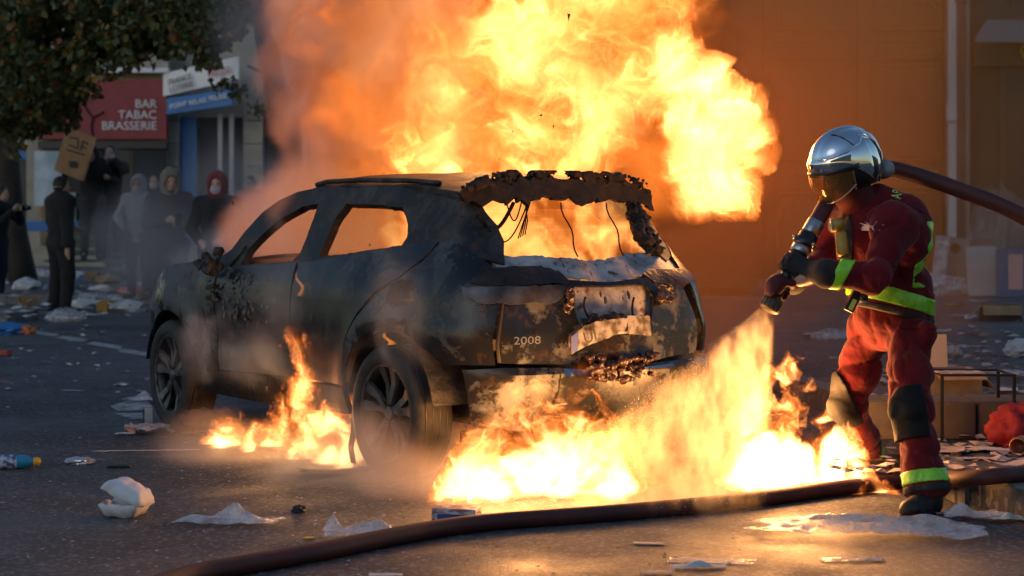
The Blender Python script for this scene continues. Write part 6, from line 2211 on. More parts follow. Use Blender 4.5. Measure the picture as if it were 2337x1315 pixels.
wad("soot_lump", onground(683, 1170), .028, M_BLACK, 21, "black soot lump on the road behind the plastic bags", "burnt debris", .7)
bx = onground(271, 1068); o = box("black_strip", (0, 0, .008), (.12, .03, .016), M_NOZ, None, .005); o.location = bx; tag(o, "short black plastic strip on the road above the clamshell", "plastic strip")
wad("crumpled_foil", onground(182, 1058), .045, mat("foil_silver", (.6, .55, .56), .3, metal=.7), 22, "little crumpled silver foil between the bottle and the black strip", "foil", .45, sx=1.5)
wad("fallen_leaf_wad", onground(704, 1229), .018, M_YCAP, 23, "tiny yellow leaf on the road beside the plastic bags", "leaf", .2)
lb = empty("torn_bag", onground(18, 762)); tag(lb, "blue and orange torn packet lying at the picture's edge", "packet")
o = wad("packet_body", (0, 0, 0), .16, M_BLUEP, 24, None, None, .45, sx=1.4); o.parent = lb
o = wad("packet_fold", (.20, -.03, 0), .09, mat("packet_orange", (.55, .18, .05), .6), 25, None, None, .6); o.parent = lb
for oo in lb.children:
    for k in ("label", "category"):
        if k in oo: del oo[k]
o = box("red_brick_bit", (0, 0, .03), (.16, .07, .05), mat("brick_red", (.30, .07, .05), .8), None, .008); o.location = onground(8, 812); o.rotation_euler = (0, 0, R(-30)); tag(o, "dark red broken piece at the picture's edge", "debris")
foil("paper_scrap", onground(8, 873), .10, .05, .01, mat("pink_paper", (.6, .25, .24), .8), 26, "small pink paper at the picture's edge", "paper")

# --- far gutter and pavement on the left
rg = random.Random(44)
FARL = [(35, 690, "c", "crumpled white bag by the leftmost shoes"), (60, 660, "w", "white carton on the pavement between trunk and gutter"), (62, 700, "k", "brown card in the gutter left of the black-clad person"), (95, 690, "w", "white tray beside the black-clad person's shoes"),
        (182, 640, "b", "blue and white box on the pavement behind the black-clad person"), (190, 700, "w", "white paper heap right of the black shoes"), (215, 695, "c", "clear film heap right of the black shoes"), (232, 690, "r", "pink and white packet in the gutter"),
        (247, 712, "y", "amber tub on its side in the gutter"), (268, 695, "w", "white wrapper behind the amber tub"), (292, 712, "w", "white crumpled packet right of the amber tub"), (312, 705, "r", "red-striped packet in the gutter near the bumper"),
        (210, 640, "k", "brown bag under the end of the bench"), (248, 648, "k", "brown card leaning by the bench"), (270, 640, "d", "dark bundle under the bench"), (305, 665, "d", "dark helmet-like bundle near the olive-hooded person"),
        (312, 672, "r", "pinkish can on the pavement edge"), (20, 640, "w", "white bag at the foot of the dark tree trunk"), (140, 655, "k", "brown paper bag behind the black-clad person"), (230, 665, "w", "flat white paper on the pavement edge"),
        (150, 735, "c", "clear cup in the road before the black-clad person"), (60, 640, "w", "white lid beside the dark trunk"), (100, 632, "c", "pale film on the far pavement"), (180, 590, "w", "white sheet near the blue banner"), (285, 600, "c", "pale film behind the bench")]
MM = {"c": M_FILMW, "w": M_PAPER, "k": M_KRAFT, "b": mat("blue_white_print", (.5, .52, .55), .6, col2=(.06, .14, .34), scale=7, ramp=(.48, .52)), "r": mat("pink_packet", (.55, .30, .28), .6, col2=(.5, .06, .06), scale=9, ramp=(.48, .54)), "y": mat("amber_tub", (.50, .25, .04), .5), "d": M_CLDARK}
for k, (x, y, t, lab) in enumerate(FARL):
    z = PVL if y < 682 else 0
    if t in "kby" and k % 2 == 0:
        o = empty("litter_box", onground(x, y, z), R(rg.uniform(0, 90))); tag(o, lab, "litter", "litter in the far gutter")
        box("box_body", (0, 0, .08), (.26, .18, .16), MM[t], o, .01)
        box("flap", (.16, 0, .15), (.10, .17, .008), MM[t], o, .002)
    else:
        wad("litter_wad", onground(x, y, z), rg.uniform(.09, .17), MM[t], 100 + k, lab, "litter", .6, "litter in the far gutter", 2, .5, rg.uniform(1, 1.8))

# --- right pavement
def rg_at(x, y): return onground(x, y, PVR)
fr = empty("metal_frame", rg_at(2215, 1002)); tag(fr, "black metal table frame standing among cardboard on the pavement", "table frame")
M_IRON = mat("black_iron", (.012, .011, .010), .5, metal=.3)
fw_, fd_, fh_ = .37, .30, .34
for sx_ in (-1, 1):
    for sy_ in (-1, 1): box("leg", (sx_ * fw_ / 2, sy_ * fd_ / 2, fh_ / 2), (.016, .016, fh_), M_IRON, fr, .002)
for sy_ in (-1, 1): box("top_bar", (0, sy_ * fd_ / 2, fh_ + .006), (fw_ + .016, .018, .012), M_IRON, fr, .002)
for sx_ in (-1, 1): box("side_bar", (sx_ * fw_ / 2, 0, fh_ + .005), (.014, fd_ - .02, .010), M_IRON, fr, .002)
carton("cardboard_box", rg_at(2168, 945), (.30, .22, .26), M_KRAFT, "open brown cardboard box beside the firefighter's knee", R(10), seed=3)
o = foil("draped_film", (0, 0, 0), .24, .12, .02, M_FILMW, 31, "charred film draped over the metal frame", "film"); o.location = rg_at(2188, 1000) + Vector((-.04, -.14, fh_ + .01)); 
o = box("tall_card", (0, 0, .20), (.14, .02, .40), mat("pale_card", (.50, .36, .25), .8), None, .004); o.location = rg_at(2142, 905); o.rotation_euler = (R(-8), 0, R(6)); tag(o, "pale upright card behind the brown box", "card")
foil("cardboard_flat", rg_at(2210, 862), .34, .2, .03, M_KRAFT, 32, "folded flat cardboard behind the metal frame", "cardboard", curl=.05)
foil("plastic_film", rg_at(2305, 868), .42, .18, .07, M_FILMW, 33, "white crumpled film behind the metal frame at the edge", "plastic film", nx=36, ny=22, sc=12, wave=.9)
wad("crumpled_bag", rg_at(2330, 812), .12, M_PAPER, 34, "white crumpled bag at the edge above the film", "bag", .7)
wad("red_bag", rg_at(2334, 1015), .15, M_REDBAG, 35, "red cloth bag at the picture's edge beside the metal frame", "bag", .8, amp=.35, sub=4)
can = empty("drinks_can", rg_at(2330, 1038), R(-30)); tag(can, "open tin can lying in front of the red bag", "can")
CM = Matrix.Translation((0, 0, .045)) @ Matrix.Rotation(R(90), 4, 'X')
lathe("can_body", [(.044, -.05), (.045, -.045), (.045, .055), (.041, .06), (.037, .058), (.035, .0), (.001, -.01)], mat("can_copper", (.35, .16, .10), .4, metal=.6), can, 24, CM)
foil("newspaper", rg_at(2215, 1028), .30, .16, .02, mat("yellowed_paper", (.50, .40, .26), .8), 36, "yellowed newspaper under the metal frame", "newspaper", rz=R(15), sc=14)
foil("newspaper", rg_at(2270, 1030), .16, .09, .02, M_PAPER, 37, "white folded leaflet right of the yellowed newspaper", "leaflet", rz=R(-25))
foil("newspaper", rg_at(2240, 1048), .22, .06, .01, M_PAPERP, 38, "grey torn paper in front of the yellowed newspaper", "paper")
o = tube("red_tube", [(-.12, 0, .028), (.12, .01, .028)], .026, mat("orange_tube", (.40, .09, .04), .6), None, 12); o.location = rg_at(2220, 985); tag(o, "orange cardboard tube lying under the metal frame", "tube")
wad("crumpled_paper", rg_at(2165, 990), .075, M_PAPERP, 39, "crumpled paper ball left of the orange tube", "paper", .8)
foil("plastic_tube_film", rg_at(2208, 793), .36, .05, .02, M_FILMW, 40, "rolled strip of film on the dark pavement", "film", ny=8)
wad("crumpled_paper", rg_at(2172, 812), .07, M_PAPERP, 41, "small crumpled paper below the film strip", "paper", .7)
carton("black_carton", rg_at(2283, 732), (.42, .26, .17), mat("black_card", (.02, .018, .017), .6), "small black carton with brown flaps on the pavement", R(-8), seed=6, flapm=M_KRAFT)
foil("paper_scrap", rg_at(2185, 722), .22, .10, .03, M_PAPER, 42, "white and pale scraps left of the black carton", "paper")
wad("paper_scrap", rg_at(2215, 728), .055, M_PAPER, 43, "white wad between the scraps and the black carton", "paper", .6)
# against the building
wb = empty("leaning_board", at(2246, 674, 25.6)); wb.location.z = PVR; wb.rotation_euler = (R(-10), 0, R(6)); tag(wb, "large pale board leaning before the shop", "board")
box("board", (0, 0, .36), (.46, .03, .72), mat("pale_board_r", (.42, .38, .36), .7, col2=(.34, .31, .30), scale=3), wb, .006)
bb = empty("blue_box", at(2312, 672, 25.4)); bb.location.z = PVR; bb.rotation_euler = (0, 0, R(-14)); tag(bb, "blue-grey printed box with a pink panel at the picture's edge", "box")
box("box_body", (0, 0, .34), (.46, .40, .68), mat("slate_card", (.09, .10, .17), .7), bb, .01)
box("pink_panel", (.03, -.204, .36), (.20, .006, .50), mat("pink_print", (.45, .24, .22), .7), bb, .002)
tcb = empty("tall_carton", at(2178, 632, 26.6)); tcb.location.z = PVR; tag(tcb, "tall grey-brown carton with a round hole by the conduit", "box")
panel("face", [(-.26, 0), (.26, 0), (.24, .80), (-.22, .86)], lambda x, z: Vector((x, 0, z)), mat("grey_card", (.26, .20, .17), .8), tcb, holes=[arc(.02, .66, .075, 0, 340, 16)], sp=.08, thick=.01, smooth=False)
box("box_back", (0, .22, .40), (.48, .40, .78), mat("inner_dark", (.05, .035, .03), .9), tcb, .01)
sb = empty("printed_slab", at(2143, 600, 26.3)); sb.location.z = PVR + .30; sb.rotation_euler = (0, R(6), R(8)); tag(sb, "white printed slab standing beside the tall carton", "box")
box("slab", (0, 0, .28), (.16, .14, .56), mat("slab_print", (.50, .47, .46), .6, col2=(.28, .25, .28), scale=9, ramp=(.48, .55)), sb, .006)
box("white_block", (-.04, 0, -.08), (.22, .18, .16), M_PAPER, sb, .006)
bgs = empty("wrapped_bundle", at(2150, 655, 26.0)); bgs.location.z = PVR; tag(bgs, "low bundle wrapped in pale plastic at the foot of the door", "bundle")
o = wad("wrapped_core", (0, 0, 0), .30, M_FILMW, 51, None, None, .55, sx=1.6); o.parent = bgs
for kx in ("label", "category"):
    if kx in o: del o[kx]
pf_ = empty("plastic_heap", at(2285, 600, 27.2)); pf_.location.z = PVR; tag(pf_, "man-high heap of clear plastic wrap against the dark shop", "plastic wrap")
bm = bmesh.new()
bmesh.ops.create_icosphere(bm, subdivisions=4, radius=1)
for v in bm.verts:
    n = v.co.copy(); k = 1 + .25 * (ridged(n, 5, 2.5) - .3)
    up = max(n.z, -.2)
    v.co = Vector((n.x * .62 * k * (1 - .45 * max(up, 0)), n.y * .45 * k, (up + .2) * 1.15 * k))
bm_obj("crumpled_wrap", bm, film_material("thin_wrap", (.5, .46, .44), .16, .2), pf_, True)
wad("pale_bag", rg_at(1688, 640), .20, M_FILMW, 53, "pale plastic bag caught in the orange smoke behind the car", "bag", .9)
wad("pale_bag", rg_at(1900, 775), .10, M_FILMW, 54, "crumpled bag on the pavement behind the nozzle", "bag", .6, sx=1.6)
foil("torn_card", rg_at(2010, 985), .35, .2, .04, M_KRAFT, 55, "torn brown card between the firefighter's legs", "card", curl=.03)
foil("torn_card", rg_at(2100, 985), .30, .16, .03, M_BURNTCARD, 56, "burnt card behind the near knee", "card")
wk = empty("wood_crate_end", onground(1990, 1118)); tag(wk, "scorched little wooden crate end burning by the far boot", "crate")
box("slat", (0, 0, .06), (.26, .02, .05), M_BURNTCARD, wk, .003); box("slat", (0, .01, .12), (.24, .02, .04), M_BURNTCARD, wk, .003)
box("leg", (.11, -.01, .06), (.025, .025, .15), M_BURNTCARD, wk, .003); box("leg", (-.10, -.01, .06), (.025, .025, .12), M_BURNTCARD, wk, .003)

for k, (x, y, r_, lab) in enumerate(((1830, 1075, .10, "charred heap burning between the spray and the far boot"), (1120, 1120, .07, "charred lump burning under the bumper's near corner"), (1330, 1118, .09, "charred heap burning under the middle of the bumper"), (1450, 1105, .06, "small charred lump burning at the right of the bumper fire"), (620, 1010, .09, "charred lump burning under the doors"))):
    wad("burnt_heap", onground(x, y), r_, M_BURNTCARD, 80 + k, lab, "burnt debris", .6, None, 3, .5, 1.5)
for k, (x, y, sx_, m_, lab) in enumerate(((2140, 760, .26, M_PAPER, "white sheet on the dark pavement beside the near hip"), (2235, 770, .20, M_KRAFT, "brown card scrap above the film strip"), (2300, 900, .22, M_PAPER, "white sheet right of the metal frame top"), (2255, 960, .2, M_KRAFT, "brown card inside the metal frame"), (2150, 1035, .24, M_PAPERP, "torn paper beside the near shin"), (2300, 1068, .2, M_PAPERP, "pinkish paper by the kerb below the can"), (2190, 880, .2, M_PAPERP, "pinkish scrap behind the open box"), (1850, 770, .25, M_PAPERP, "pale paper in the smoke behind the nozzle"), (2180, 700, .3, M_KRAFT, "flat brown card before the tall carton"), (2230, 690, .2, M_PAPER, "white scrap below the pale board"))):
    foil("litter_sheet", rg_at(x, y), sx_, sx_ * .55, .03, m_, 90 + k, lab, "litter", None, R(37 * k), 14, 10, 11.0, curl=.02)
# crumbs too small to pick apart
def crumbs(name, n, region, m, label, seed, s0=.004, s1=.014, z=0.0):
    rgn = np.random.default_rng(seed)
    V, Fc = [], []
    for _ in range(n):
        x = rgn.uniform(region[0], region[1]); y = region[2] + (region[3] - region[2]) * rgn.uniform() ** .7
        p = onground(x, y, z)
        s = rgn.uniform(s0, s1) * (1 + (p.y - 8) * .05)
        b = len(V); a0 = rgn.uniform(0, 6.28)
        for k in range(4):
            a = a0 + k * 1.57 + rgn.uniform(-.4, .4); r = s * rgn.uniform(.5, 1.3)
            V.append(Vector((p.x + r * math.cos(a), p.y + r * math.sin(a), z + .003 + rgn.uniform(0, s * .5))))
        V.append(Vector((p.x, p.y, z + .002 + s * .5)))
        for k in range(4): Fc.append((b + k, b + (k + 1) % 4, b + 4))
    o = mesh_py(name, V, Fc, m, None)
    tag(o, label, "debris", kind="stuff")
crumbs("paper_crumbs", 420, (0, 1100, 830, 1315), M_PAPER, "tiny pale paper crumbs strewn over the road", 61, .003, .011)
crumbs("soot_crumbs", 420, (250, 1700, 960, 1315), M_BLACK, "tiny black soot crumbs strewn over the road", 62, .003, .012)
crumbs("pavement_debris", 380, (1900, 2337, 700, 1085), M_PAPERP, "small torn scraps strewn over the right pavement", 63, .008, .055, PVR)
crumbs("pavement_soot", 300, (1900, 2337, 700, 1085), M_BURNTCARD, "small burnt scraps strewn over the right pavement", 64, .008, .03, PVR)
crumbs("gutter_debris", 110, (0, 330, 600, 730), M_PAPER, "small pale scraps strewn along the far gutter", 65, .02, .05, .14)
crumbs("road_scraps", 60, (0, 340, 735, 900), M_PAPER, "few pale scraps on the empty road", 66, .010, .035)
# ash flecks in the air above the car
rgn = np.random.default_rng(70)
V, Fc = [], []
for px, py, s in ((1300, 38, .012), (1233, 262, .008), (1262, 290, .008), (1060, 390, .004), (893, 327, .004), (1170, 300, .004), (530, 465, .008), (845, 560, .005), (1140, 365, .004)):
    p = at(px, py, 9.6); b = len(V)
    for k in range(5): V.append(p + Vector((s * rgn.normal(), s * rgn.normal(), s * rgn.normal() * 1.4)))
    Fc += [(b, b + 1, b + 2), (b, b + 2, b + 3), (b + 1, b + 2, b + 4)]
tag(mesh_py("ash_flecks", V, Fc, M_BLACK, None), "black ash flecks floating before the fireball", "ash", kind="stuff")
# ================================================================== fire, smoke and water
def sstep(a, b, x):
    t = np.clip((x - a) / (b - a), 0, 1)
    return t * t * (3 - 2 * t)


def volume_mat(name, emit_col=None, emit=0.0, absorb=0.0, scatter=0.0, scol=(0.8, 0.8, 0.8), aniso=0.0, step=1.0):
    """emission, absorption and scattering, each proportional to the stored density"""
    m = bpy.data.materials.new(name); m.use_nodes = True
    nt = m.node_tree; nt.nodes.clear()
    N, L = nt.nodes, nt.links
    out = N.new("ShaderNodeOutputMaterial")
    at_ = N.new("ShaderNodeVolumeInfo")

    def times(k):
        n = N.new("ShaderNodeMath"); n.operation = 'MULTIPLY'; n.inputs[1].default_value = k
        L.new(at_.outputs["Density"], n.inputs[0]); return n.outputs[0]
    parts = []
    if emit:
        e = N.new("ShaderNodeEmission"); e.inputs["Color"].default_value = (*emit_col, 1)
        L.new(times(emit), e.inputs["Strength"]); parts.append(e.outputs[0])
    if absorb:
        a = N.new("ShaderNodeVolumeAbsorption"); a.inputs["Color"].default_value = (0, 0, 0, 1)
        L.new(times(absorb), a.inputs["Density"]); parts.append(a.outputs[0])
    if scatter:
        s = N.new("ShaderNodeVolumeScatter"); s.inputs["Color"].default_value = (*scol, 1); s.inputs["Anisotropy"].default_value = aniso
        L.new(times(scatter), s.inputs["Density"]); parts.append(s.outputs[0])
    while len(parts) > 1:
        ad = N.new("ShaderNodeAddShader")
        L.new(parts.pop(), ad.inputs[0]); L.new(parts.pop(), ad.inputs[1]); parts.insert(0, ad.outputs[0])
    L.new(parts[0], out.inputs["Volume"])
    try: m.cycles.volume_step_rate = step
    except Exception: pass
    return m


def flame_mat(name, emit, absorb, pe=2.0, pa=0.7, cool=(1.0, .19, .015), hot=(1.0, .40, .10), c0=.25, c1=1.0, step=1.0):
    """burning gas: thin soot absorbs, hot sheets shine; colour runs from deep orange to yellow with heat"""
    m = bpy.data.materials.new(name); m.use_nodes = True
    nt = m.node_tree; nt.nodes.clear()
    N, L = nt.nodes, nt.links
    out = N.new("ShaderNodeOutputMaterial"); vi = N.new("ShaderNodeVolumeInfo")

    def power(p, k):
        a = N.new("ShaderNodeMath"); a.operation = 'POWER'; a.inputs[1].default_value = p; L.new(vi.outputs["Density"], a.inputs[0])
        b = N.new("ShaderNodeMath"); b.operation = 'MULTIPLY'; b.inputs[1].default_value = k; L.new(a.outputs[0], b.inputs[0])
        return b.outputs[0]
    mr = N.new("ShaderNodeMapRange"); mr.inputs["From Min"].default_value = c0; mr.inputs["From Max"].default_value = c1; L.new(vi.outputs["Density"], mr.inputs["Value"])
    mx = N.new("ShaderNodeMix"); mx.data_type = 'RGBA'; mx.inputs["A"].default_value = (*cool, 1); mx.inputs["B"].default_value = (*hot, 1)
    L.new(mr.outputs[0], mx.inputs["Factor"])
    e = N.new("ShaderNodeEmission"); L.new(mx.outputs["Result"], e.inputs["Color"]); L.new(power(pe, emit), e.inputs["Strength"])
    a = N.new("ShaderNodeVolumeAbsorption"); a.inputs["Color"].default_value = (0, 0, 0, 1); L.new(power(pa, absorb), a.inputs["Density"])
    ad = N.new("ShaderNodeAddShader"); L.new(e.outputs[0], ad.inputs[0]); L.new(a.outputs[0], ad.inputs[1]); L.new(ad.outputs[0], out.inputs["Volume"])
    try: m.cycles.volume_step_rate = step
    except Exception: pass
    return m


def flame_light(name, loc, power, radius, parent, col=(1.0, 0.42, 0.12)):
    """the light that a body of flame gives off"""
    d = bpy.data.lights.new(name, 'POINT'); d.energy = power; d.color = col; d.shadow_soft_size = radius
    o = bpy.data.objects.new(name, d); COL.objects.link(o); o.location = loc; o.parent = parent
    return o


def hull_material():
    m = bpy.data.materials.new("flame_hull_tint"); m.use_nodes = True  # faint even tint for the hulls added round the flames
    nt = m.node_tree; nt.nodes.clear()
    o = nt.nodes.new("ShaderNodeOutputMaterial"); t = nt.nodes.new("ShaderNodeBsdfTransparent")
    t.inputs["Color"].default_value = (.895, .893, .89, 1)
    nt.links.new(t.outputs[0], o.inputs["Surface"])
    return m


M_HULL = hull_material()


def flame_hull(E, lo, hi, iso, parent, origin, ds=4):
    """added hull of faint grey tint, giving the flame a surface round its bright part"""
    n = [s // ds for s in E.shape]
    A = E[:n[0] * ds, :n[1] * ds, :n[2] * ds].reshape(n[0], ds, n[1], ds, n[2], ds).mean(axis=(1, 3, 5))
    for _ in range(2):
        for k in range(3):
            A = (np.roll(A, 1, k) + 2 * A + np.roll(A, -1, k)) / 4
    A = np.pad(A, 1)
    st = [(hi[k] - lo[k]) / E.shape[k] * ds for k in range(3)]
    V, Q = surface_net(iso - A, [lo[k] + st[k] * (-.5) for k in range(3)], st)
    V, Q = biggest(V, Q)
    V = V - np.array(origin)
    V[:, 2] = np.maximum(V[:, 2], .006 - origin[2])
    return mesh_np("flame_hull", V, Q, M_HULL, parent, True)


def field(lo, hi, vox, seed, wave, swirl_wave, swirl, stretch=(1, 1, 1), fine=0.5, octaves=5):
    """swirled fractal noise pair and coordinates over a box"""
    rng = np.random.default_rng(seed)
    lo, hi = npv(lo), npv(hi)
    shape = [max(8, int(round((hi[k] - lo[k]) / vox))) for k in range(3)]
    size = [float(v) for v in hi - lo]
    d, h = curl_warp(shape, size, swirl_wave, swirl, rng, steps=5, octaves=3)
    p = np.indices(shape, dtype=np.float32)
    for k in range(3): p[k] += upsample_lin(d[k], shape)
    n1 = trilin(fbm_grid(shape, size, wave, octaves, rng, gain=.55, stretch=stretch), p)
    n2 = trilin(fbm_grid(shape, size, wave * fine, 4, rng, gain=.55, stretch=stretch), p)
    G = np.meshgrid(*[np.linspace(lo[k], hi[k], shape[k], dtype=np.float32) for k in range(3)], indexing='ij', sparse=True)
    return n1, n2, G, lo, hi


def blob(G, c, r):
    return 1 - np.sqrt(((G[0] - c[0]) / r[0]) ** 2 + ((G[1] - c[1]) / r[1]) ** 2 + ((G[2] - c[2]) / r[2]) ** 2)


def edge_fade(G, lo, hi, w=0.06, sides="xXyYzZ"):
    f = 1.0
    for k, (a, b) in enumerate(("xX", "yY", "zZ")):
        if a in sides: f = f * sstep(0, w, G[k] - lo[k])
        if b in sides: f = f * sstep(0, w, hi[k] - G[k])
    return f


FIRE_COL = (1.0, 0.30, 0.05)
# --- the fireball over the car
n1, n2, G, lo, hi = field((-1.60, 9.75, 1.18), (1.78, 11.3, 2.9), 0.0105, 5, 0.40, 0.38, 0.36)
C = lambda px, py, Y: npv(at(px, py, Y))
env = np.maximum.reduce([blob(G, C(1180, 330, 10.6), (.66, .6, .50)), blob(G, C(1210, 120, 10.6), (.66, .6, .6)), blob(G, C(1330, -80, 10.6), (.66, .6, .6)), blob(G, C(1030, 370, 10.7), (.48, .5, .36)), blob(G, C(1010, 190, 10.7), (.36, .5, .40)) - .12,
                         blob(G, C(1420, 230, 10.6), (.42, .5, .44))] + [blob(G, C(px_, py_, 10.35), (r_, r_, r_ * 1.02)) + .10 for px_, py_, r_ in
                         ((1615, 195, .20), (1660, 262, .24), (1695, 330, .22), (1618, 330, .29), (1655, 415, .22), (1590, 440, .18), (1545, 270, .20), (1530, 150, .22), (1560, 360, .2))])
gap = np.exp(-((G[0] - C(1470, 400, 10.5)[0]) / .14) ** 2 - ((G[2] - C(1470, 390, 10.5)[2]) / .30) ** 2)
T = env * 1.15 + 0.44 * n1 + .10 * n2 - .50 * gap
core = sstep(0.05, 0.10, T)
fil = np.exp(-(n2 / 0.10) ** 2) + .8 * np.exp(-((n1 - .45) / 0.065) ** 2) + .6 * np.exp(-((n1 + .3) / 0.06) ** 2) + .5 * np.exp(-((n2 - .8) / .09) ** 2)
hot = sstep(.25, 1.05, T + .25 * n2)
lobe = np.exp(-((G[0] - C(1640, 310, 10.35)[0]) / .34) ** 2)
E = core * (0.20 + 0.62 * fil * (.38 + .65 * hot + .35 * lobe) + 0.46 * hot + .10 * lobe)
envh = np.maximum.reduce([env, blob(G, C(900, 250, 10.8), (.42, .6, .45)), blob(G, C(870, 400, 10.8), (.36, .6, .26)), blob(G, C(980, 60, 10.8), (.45, .6, .6)), blob(G, C(1500, 330, 10.6), (.40, .5, .55)) + .15, blob(G, C(1450, 40, 10.7), (.5, .6, .6))])
th = envh * 1.1 + .48 * n1 + .16 * n2
E = np.maximum(E, (.06 + .17 * sstep(.0, .8, th)) * sstep(-.25, .22, th))
E *= edge_fade(G, lo, hi, .16, "xXyYz")
fire = empty("fire", at(1250, 430, 10.4))
tag(fire, "great orange and yellow fireball pouring out of the burning car's cabin", "fire")
fo = Vector(fire.location)
fb = fog("flames", E, lo, hi, flame_mat("flame_volume", 66.0, 7.5, pe=1.9, cool=(1.0, .21, .025), hot=(1.0, .41, .12), c0=.2, c1=.9, step=1.7), None)
fb.parent = fire; fb.location = -fo
fb["kind"] = "stuff"
flame_hull(E, lo, hi, .24, fire, npv(fo), 5)
for k, (x, y, Y, pw, rad) in enumerate(((1230, 150, 10.5, 650, .45), (1640, 320, 10.3, 330, .28), (1250, 520, 9.9, 70, .2))):
    flame_light("flame_light", at(x, y, Y) - fo, pw, rad, fire)

# --- fire inside the cabin
n1, n2, G, lo, hi = field((-1.5, 8.75, .95), (.95, 11.3, 1.52), 0.02, 9, 0.35, 0.4, 0.2)
env = np.maximum(blob(G, C(1235, 530, 10.0), (.62, .75, .36)), blob(G, C(1000, 500, 10.3), (.4, .6, .25)))
T = env * 1.2 + .38 * n1
E = sstep(.0, .25, T) * (.25 + .9 * np.exp(-(n2 / .25) ** 2)) * edge_fade(G, lo, hi, .06)
cb = fog("cabin_flames", E, lo, hi, flame_mat("cabin_flame_volume", 14.0, 5.0, step=2.0), None)
cb.parent = fire; cb.location = -fo; cb["kind"] = "stuff"
# soft smoke in the cabin and left of the fireball; its emission imitates firelight
n1, n2, G, lo, hi = field((-2.3, 9.2, .95), (.5, 12.2, 3.1), 0.034, 10, 0.40, 0.42, 0.24, octaves=4)
env = np.maximum.reduce([blob(G, C(850, 300, 11.0), (.50, .7, .55)), blob(G, C(900, 100, 11.0), (.62, .8, .6)), blob(G, C(760, 460, 10.8), (.42, .7, .34)), blob(G, C(800, -60, 11.2), (.6, .8, .6)), blob(G, C(960, 330, 11.0), (.5, .7, .5)), blob(G, C(640, 510, 11.3), (.36, .45, .24)), blob(G, C(830, 530, 10.2), (.40, .55, .26)), blob(G, C(680, 550, 11.0), (.32, .40, .2))])
D = sstep(.0, .28, env * 1.1 + .34 * n1 + .02) * np.clip(.75 + .35 * n2, .2, 1.5) * edge_fade(G, lo, hi, .14)
xs = G[0]
sm = fog("glowing_smoke", D, lo, hi, volume_mat("glowing_smoke_volume", (1.0, .24, .06), .85, absorb=1.2, scatter=3.4, scol=(.82, .52, .42), step=2.5), None)
tag(sm, "thick pink and orange smoke rolling off the fire over the roof", "smoke", kind="stuff")


# --- ground flames
def ground_flames(name, label, lo, hi, vox, seed, env_fn, strength, light, absorb=7.0, wave=.17):
    n1, n2, G, lo, hi = field(lo, hi, vox, seed, wave, .20, .15, stretch=(1, 1, 2.3))
    T = env_fn(G) + .62 * n1 + .15 * n2
    core = sstep(.02, .07, T)
    E = core * (.13 + .60 * np.exp(-(n2 / .12) ** 2) + .45 * np.exp(-((n1 - .3) / .08) ** 2) + 1.0 * sstep(.30, 1.15, T)) * edge_fade(G, lo, hi, .04, "xXyYZ")
    c = (lo + hi) / 2; c[2] = 0
    root = empty("fire", c)
    tag(root, label, "fire", "flames on the ground")
    o = fog("flames", E, lo, hi, flame_mat(name + "_volume", strength, absorb, hot=(1.0, .46, .15), step=1.8), None)
    o.parent = root; o.location = -Vector(c); o["kind"] = "stuff"
    flame_hull(E, lo, hi, .22, root, npv(c), 4)
    for loc, pw, rad in light: flame_light("flame_light", Vector(loc) - Vector(c), pw, rad, root)
    return root


def hump(G, x0, x1, ytab, h, thick):
    """low wall of flame from x0 to x1: height h(x), centred on depth ytab(x)"""
    x = G[0]
    yc = np.interp(x.ravel(), [x0, x1], ytab).reshape(x.shape)
    hh = np.interp(x.ravel(), np.linspace(x0, x1, len(h)), h).reshape(x.shape)
    yc = yc + .08 * np.sin(x * 9 + 1) + .05 * np.sin(x * 23)
    out = (np.maximum(x0 + .10 - x, 0) / .16) ** 2 + (np.maximum(x - x1 + .10, 0) / .16) ** 2
    return 1.0 - G[2] / np.maximum(hh, .02) - ((G[1] - yc) / thick) ** 2 - out


# under the tail
ground_flames("tail_fire", "white-hot flames on the road under the car's rear bumper", (-.58, 7.75, -.01), (1.02, 9.0, .62), .0085, 15,
              lambda G: 1.1 * hump(G, -.33, .56, (8.26, 8.44), (.18, .28, .31, .37, .41, .38, .32, .16), .28) - .04, 70.0, [((.05, 8.15, .28), 55, .16), ((.35, 8.25, .28), 45, .14)])
# beside the firefighter's feet
ground_flames("foot_fire", "blinding ground fire between the water spray and the firefighter's legs", (.80, 8.1, -.01), (1.98, 9.2, .82), .0085, 16,
              lambda G: 1.15 * hump(G, 1.06, 1.72, (8.66, 8.55), (.24, .52, .60, .56, .48, .32, .12), .27) + .10, 95.0, [((1.32, 8.5, .32), 110, .2)])
# along the sill between the wheels
ground_flames("sill_fire", "orange flames licking up under the doors between the wheels", (-2.1, 8.9, -.01), (-.60, 10.7, .72), .0125, 17,
              lambda G: 1.1 * hump(G, -1.72, -.80, (10.2, 9.3), (.12, .30, .22, .20, .34, .62, .50, .40, .30, .34, .30), .22) - .04, 60.0, [((-1.2, 9.7, .2), 22, .12), ((-.95, 9.45, .2), 22, .1)])


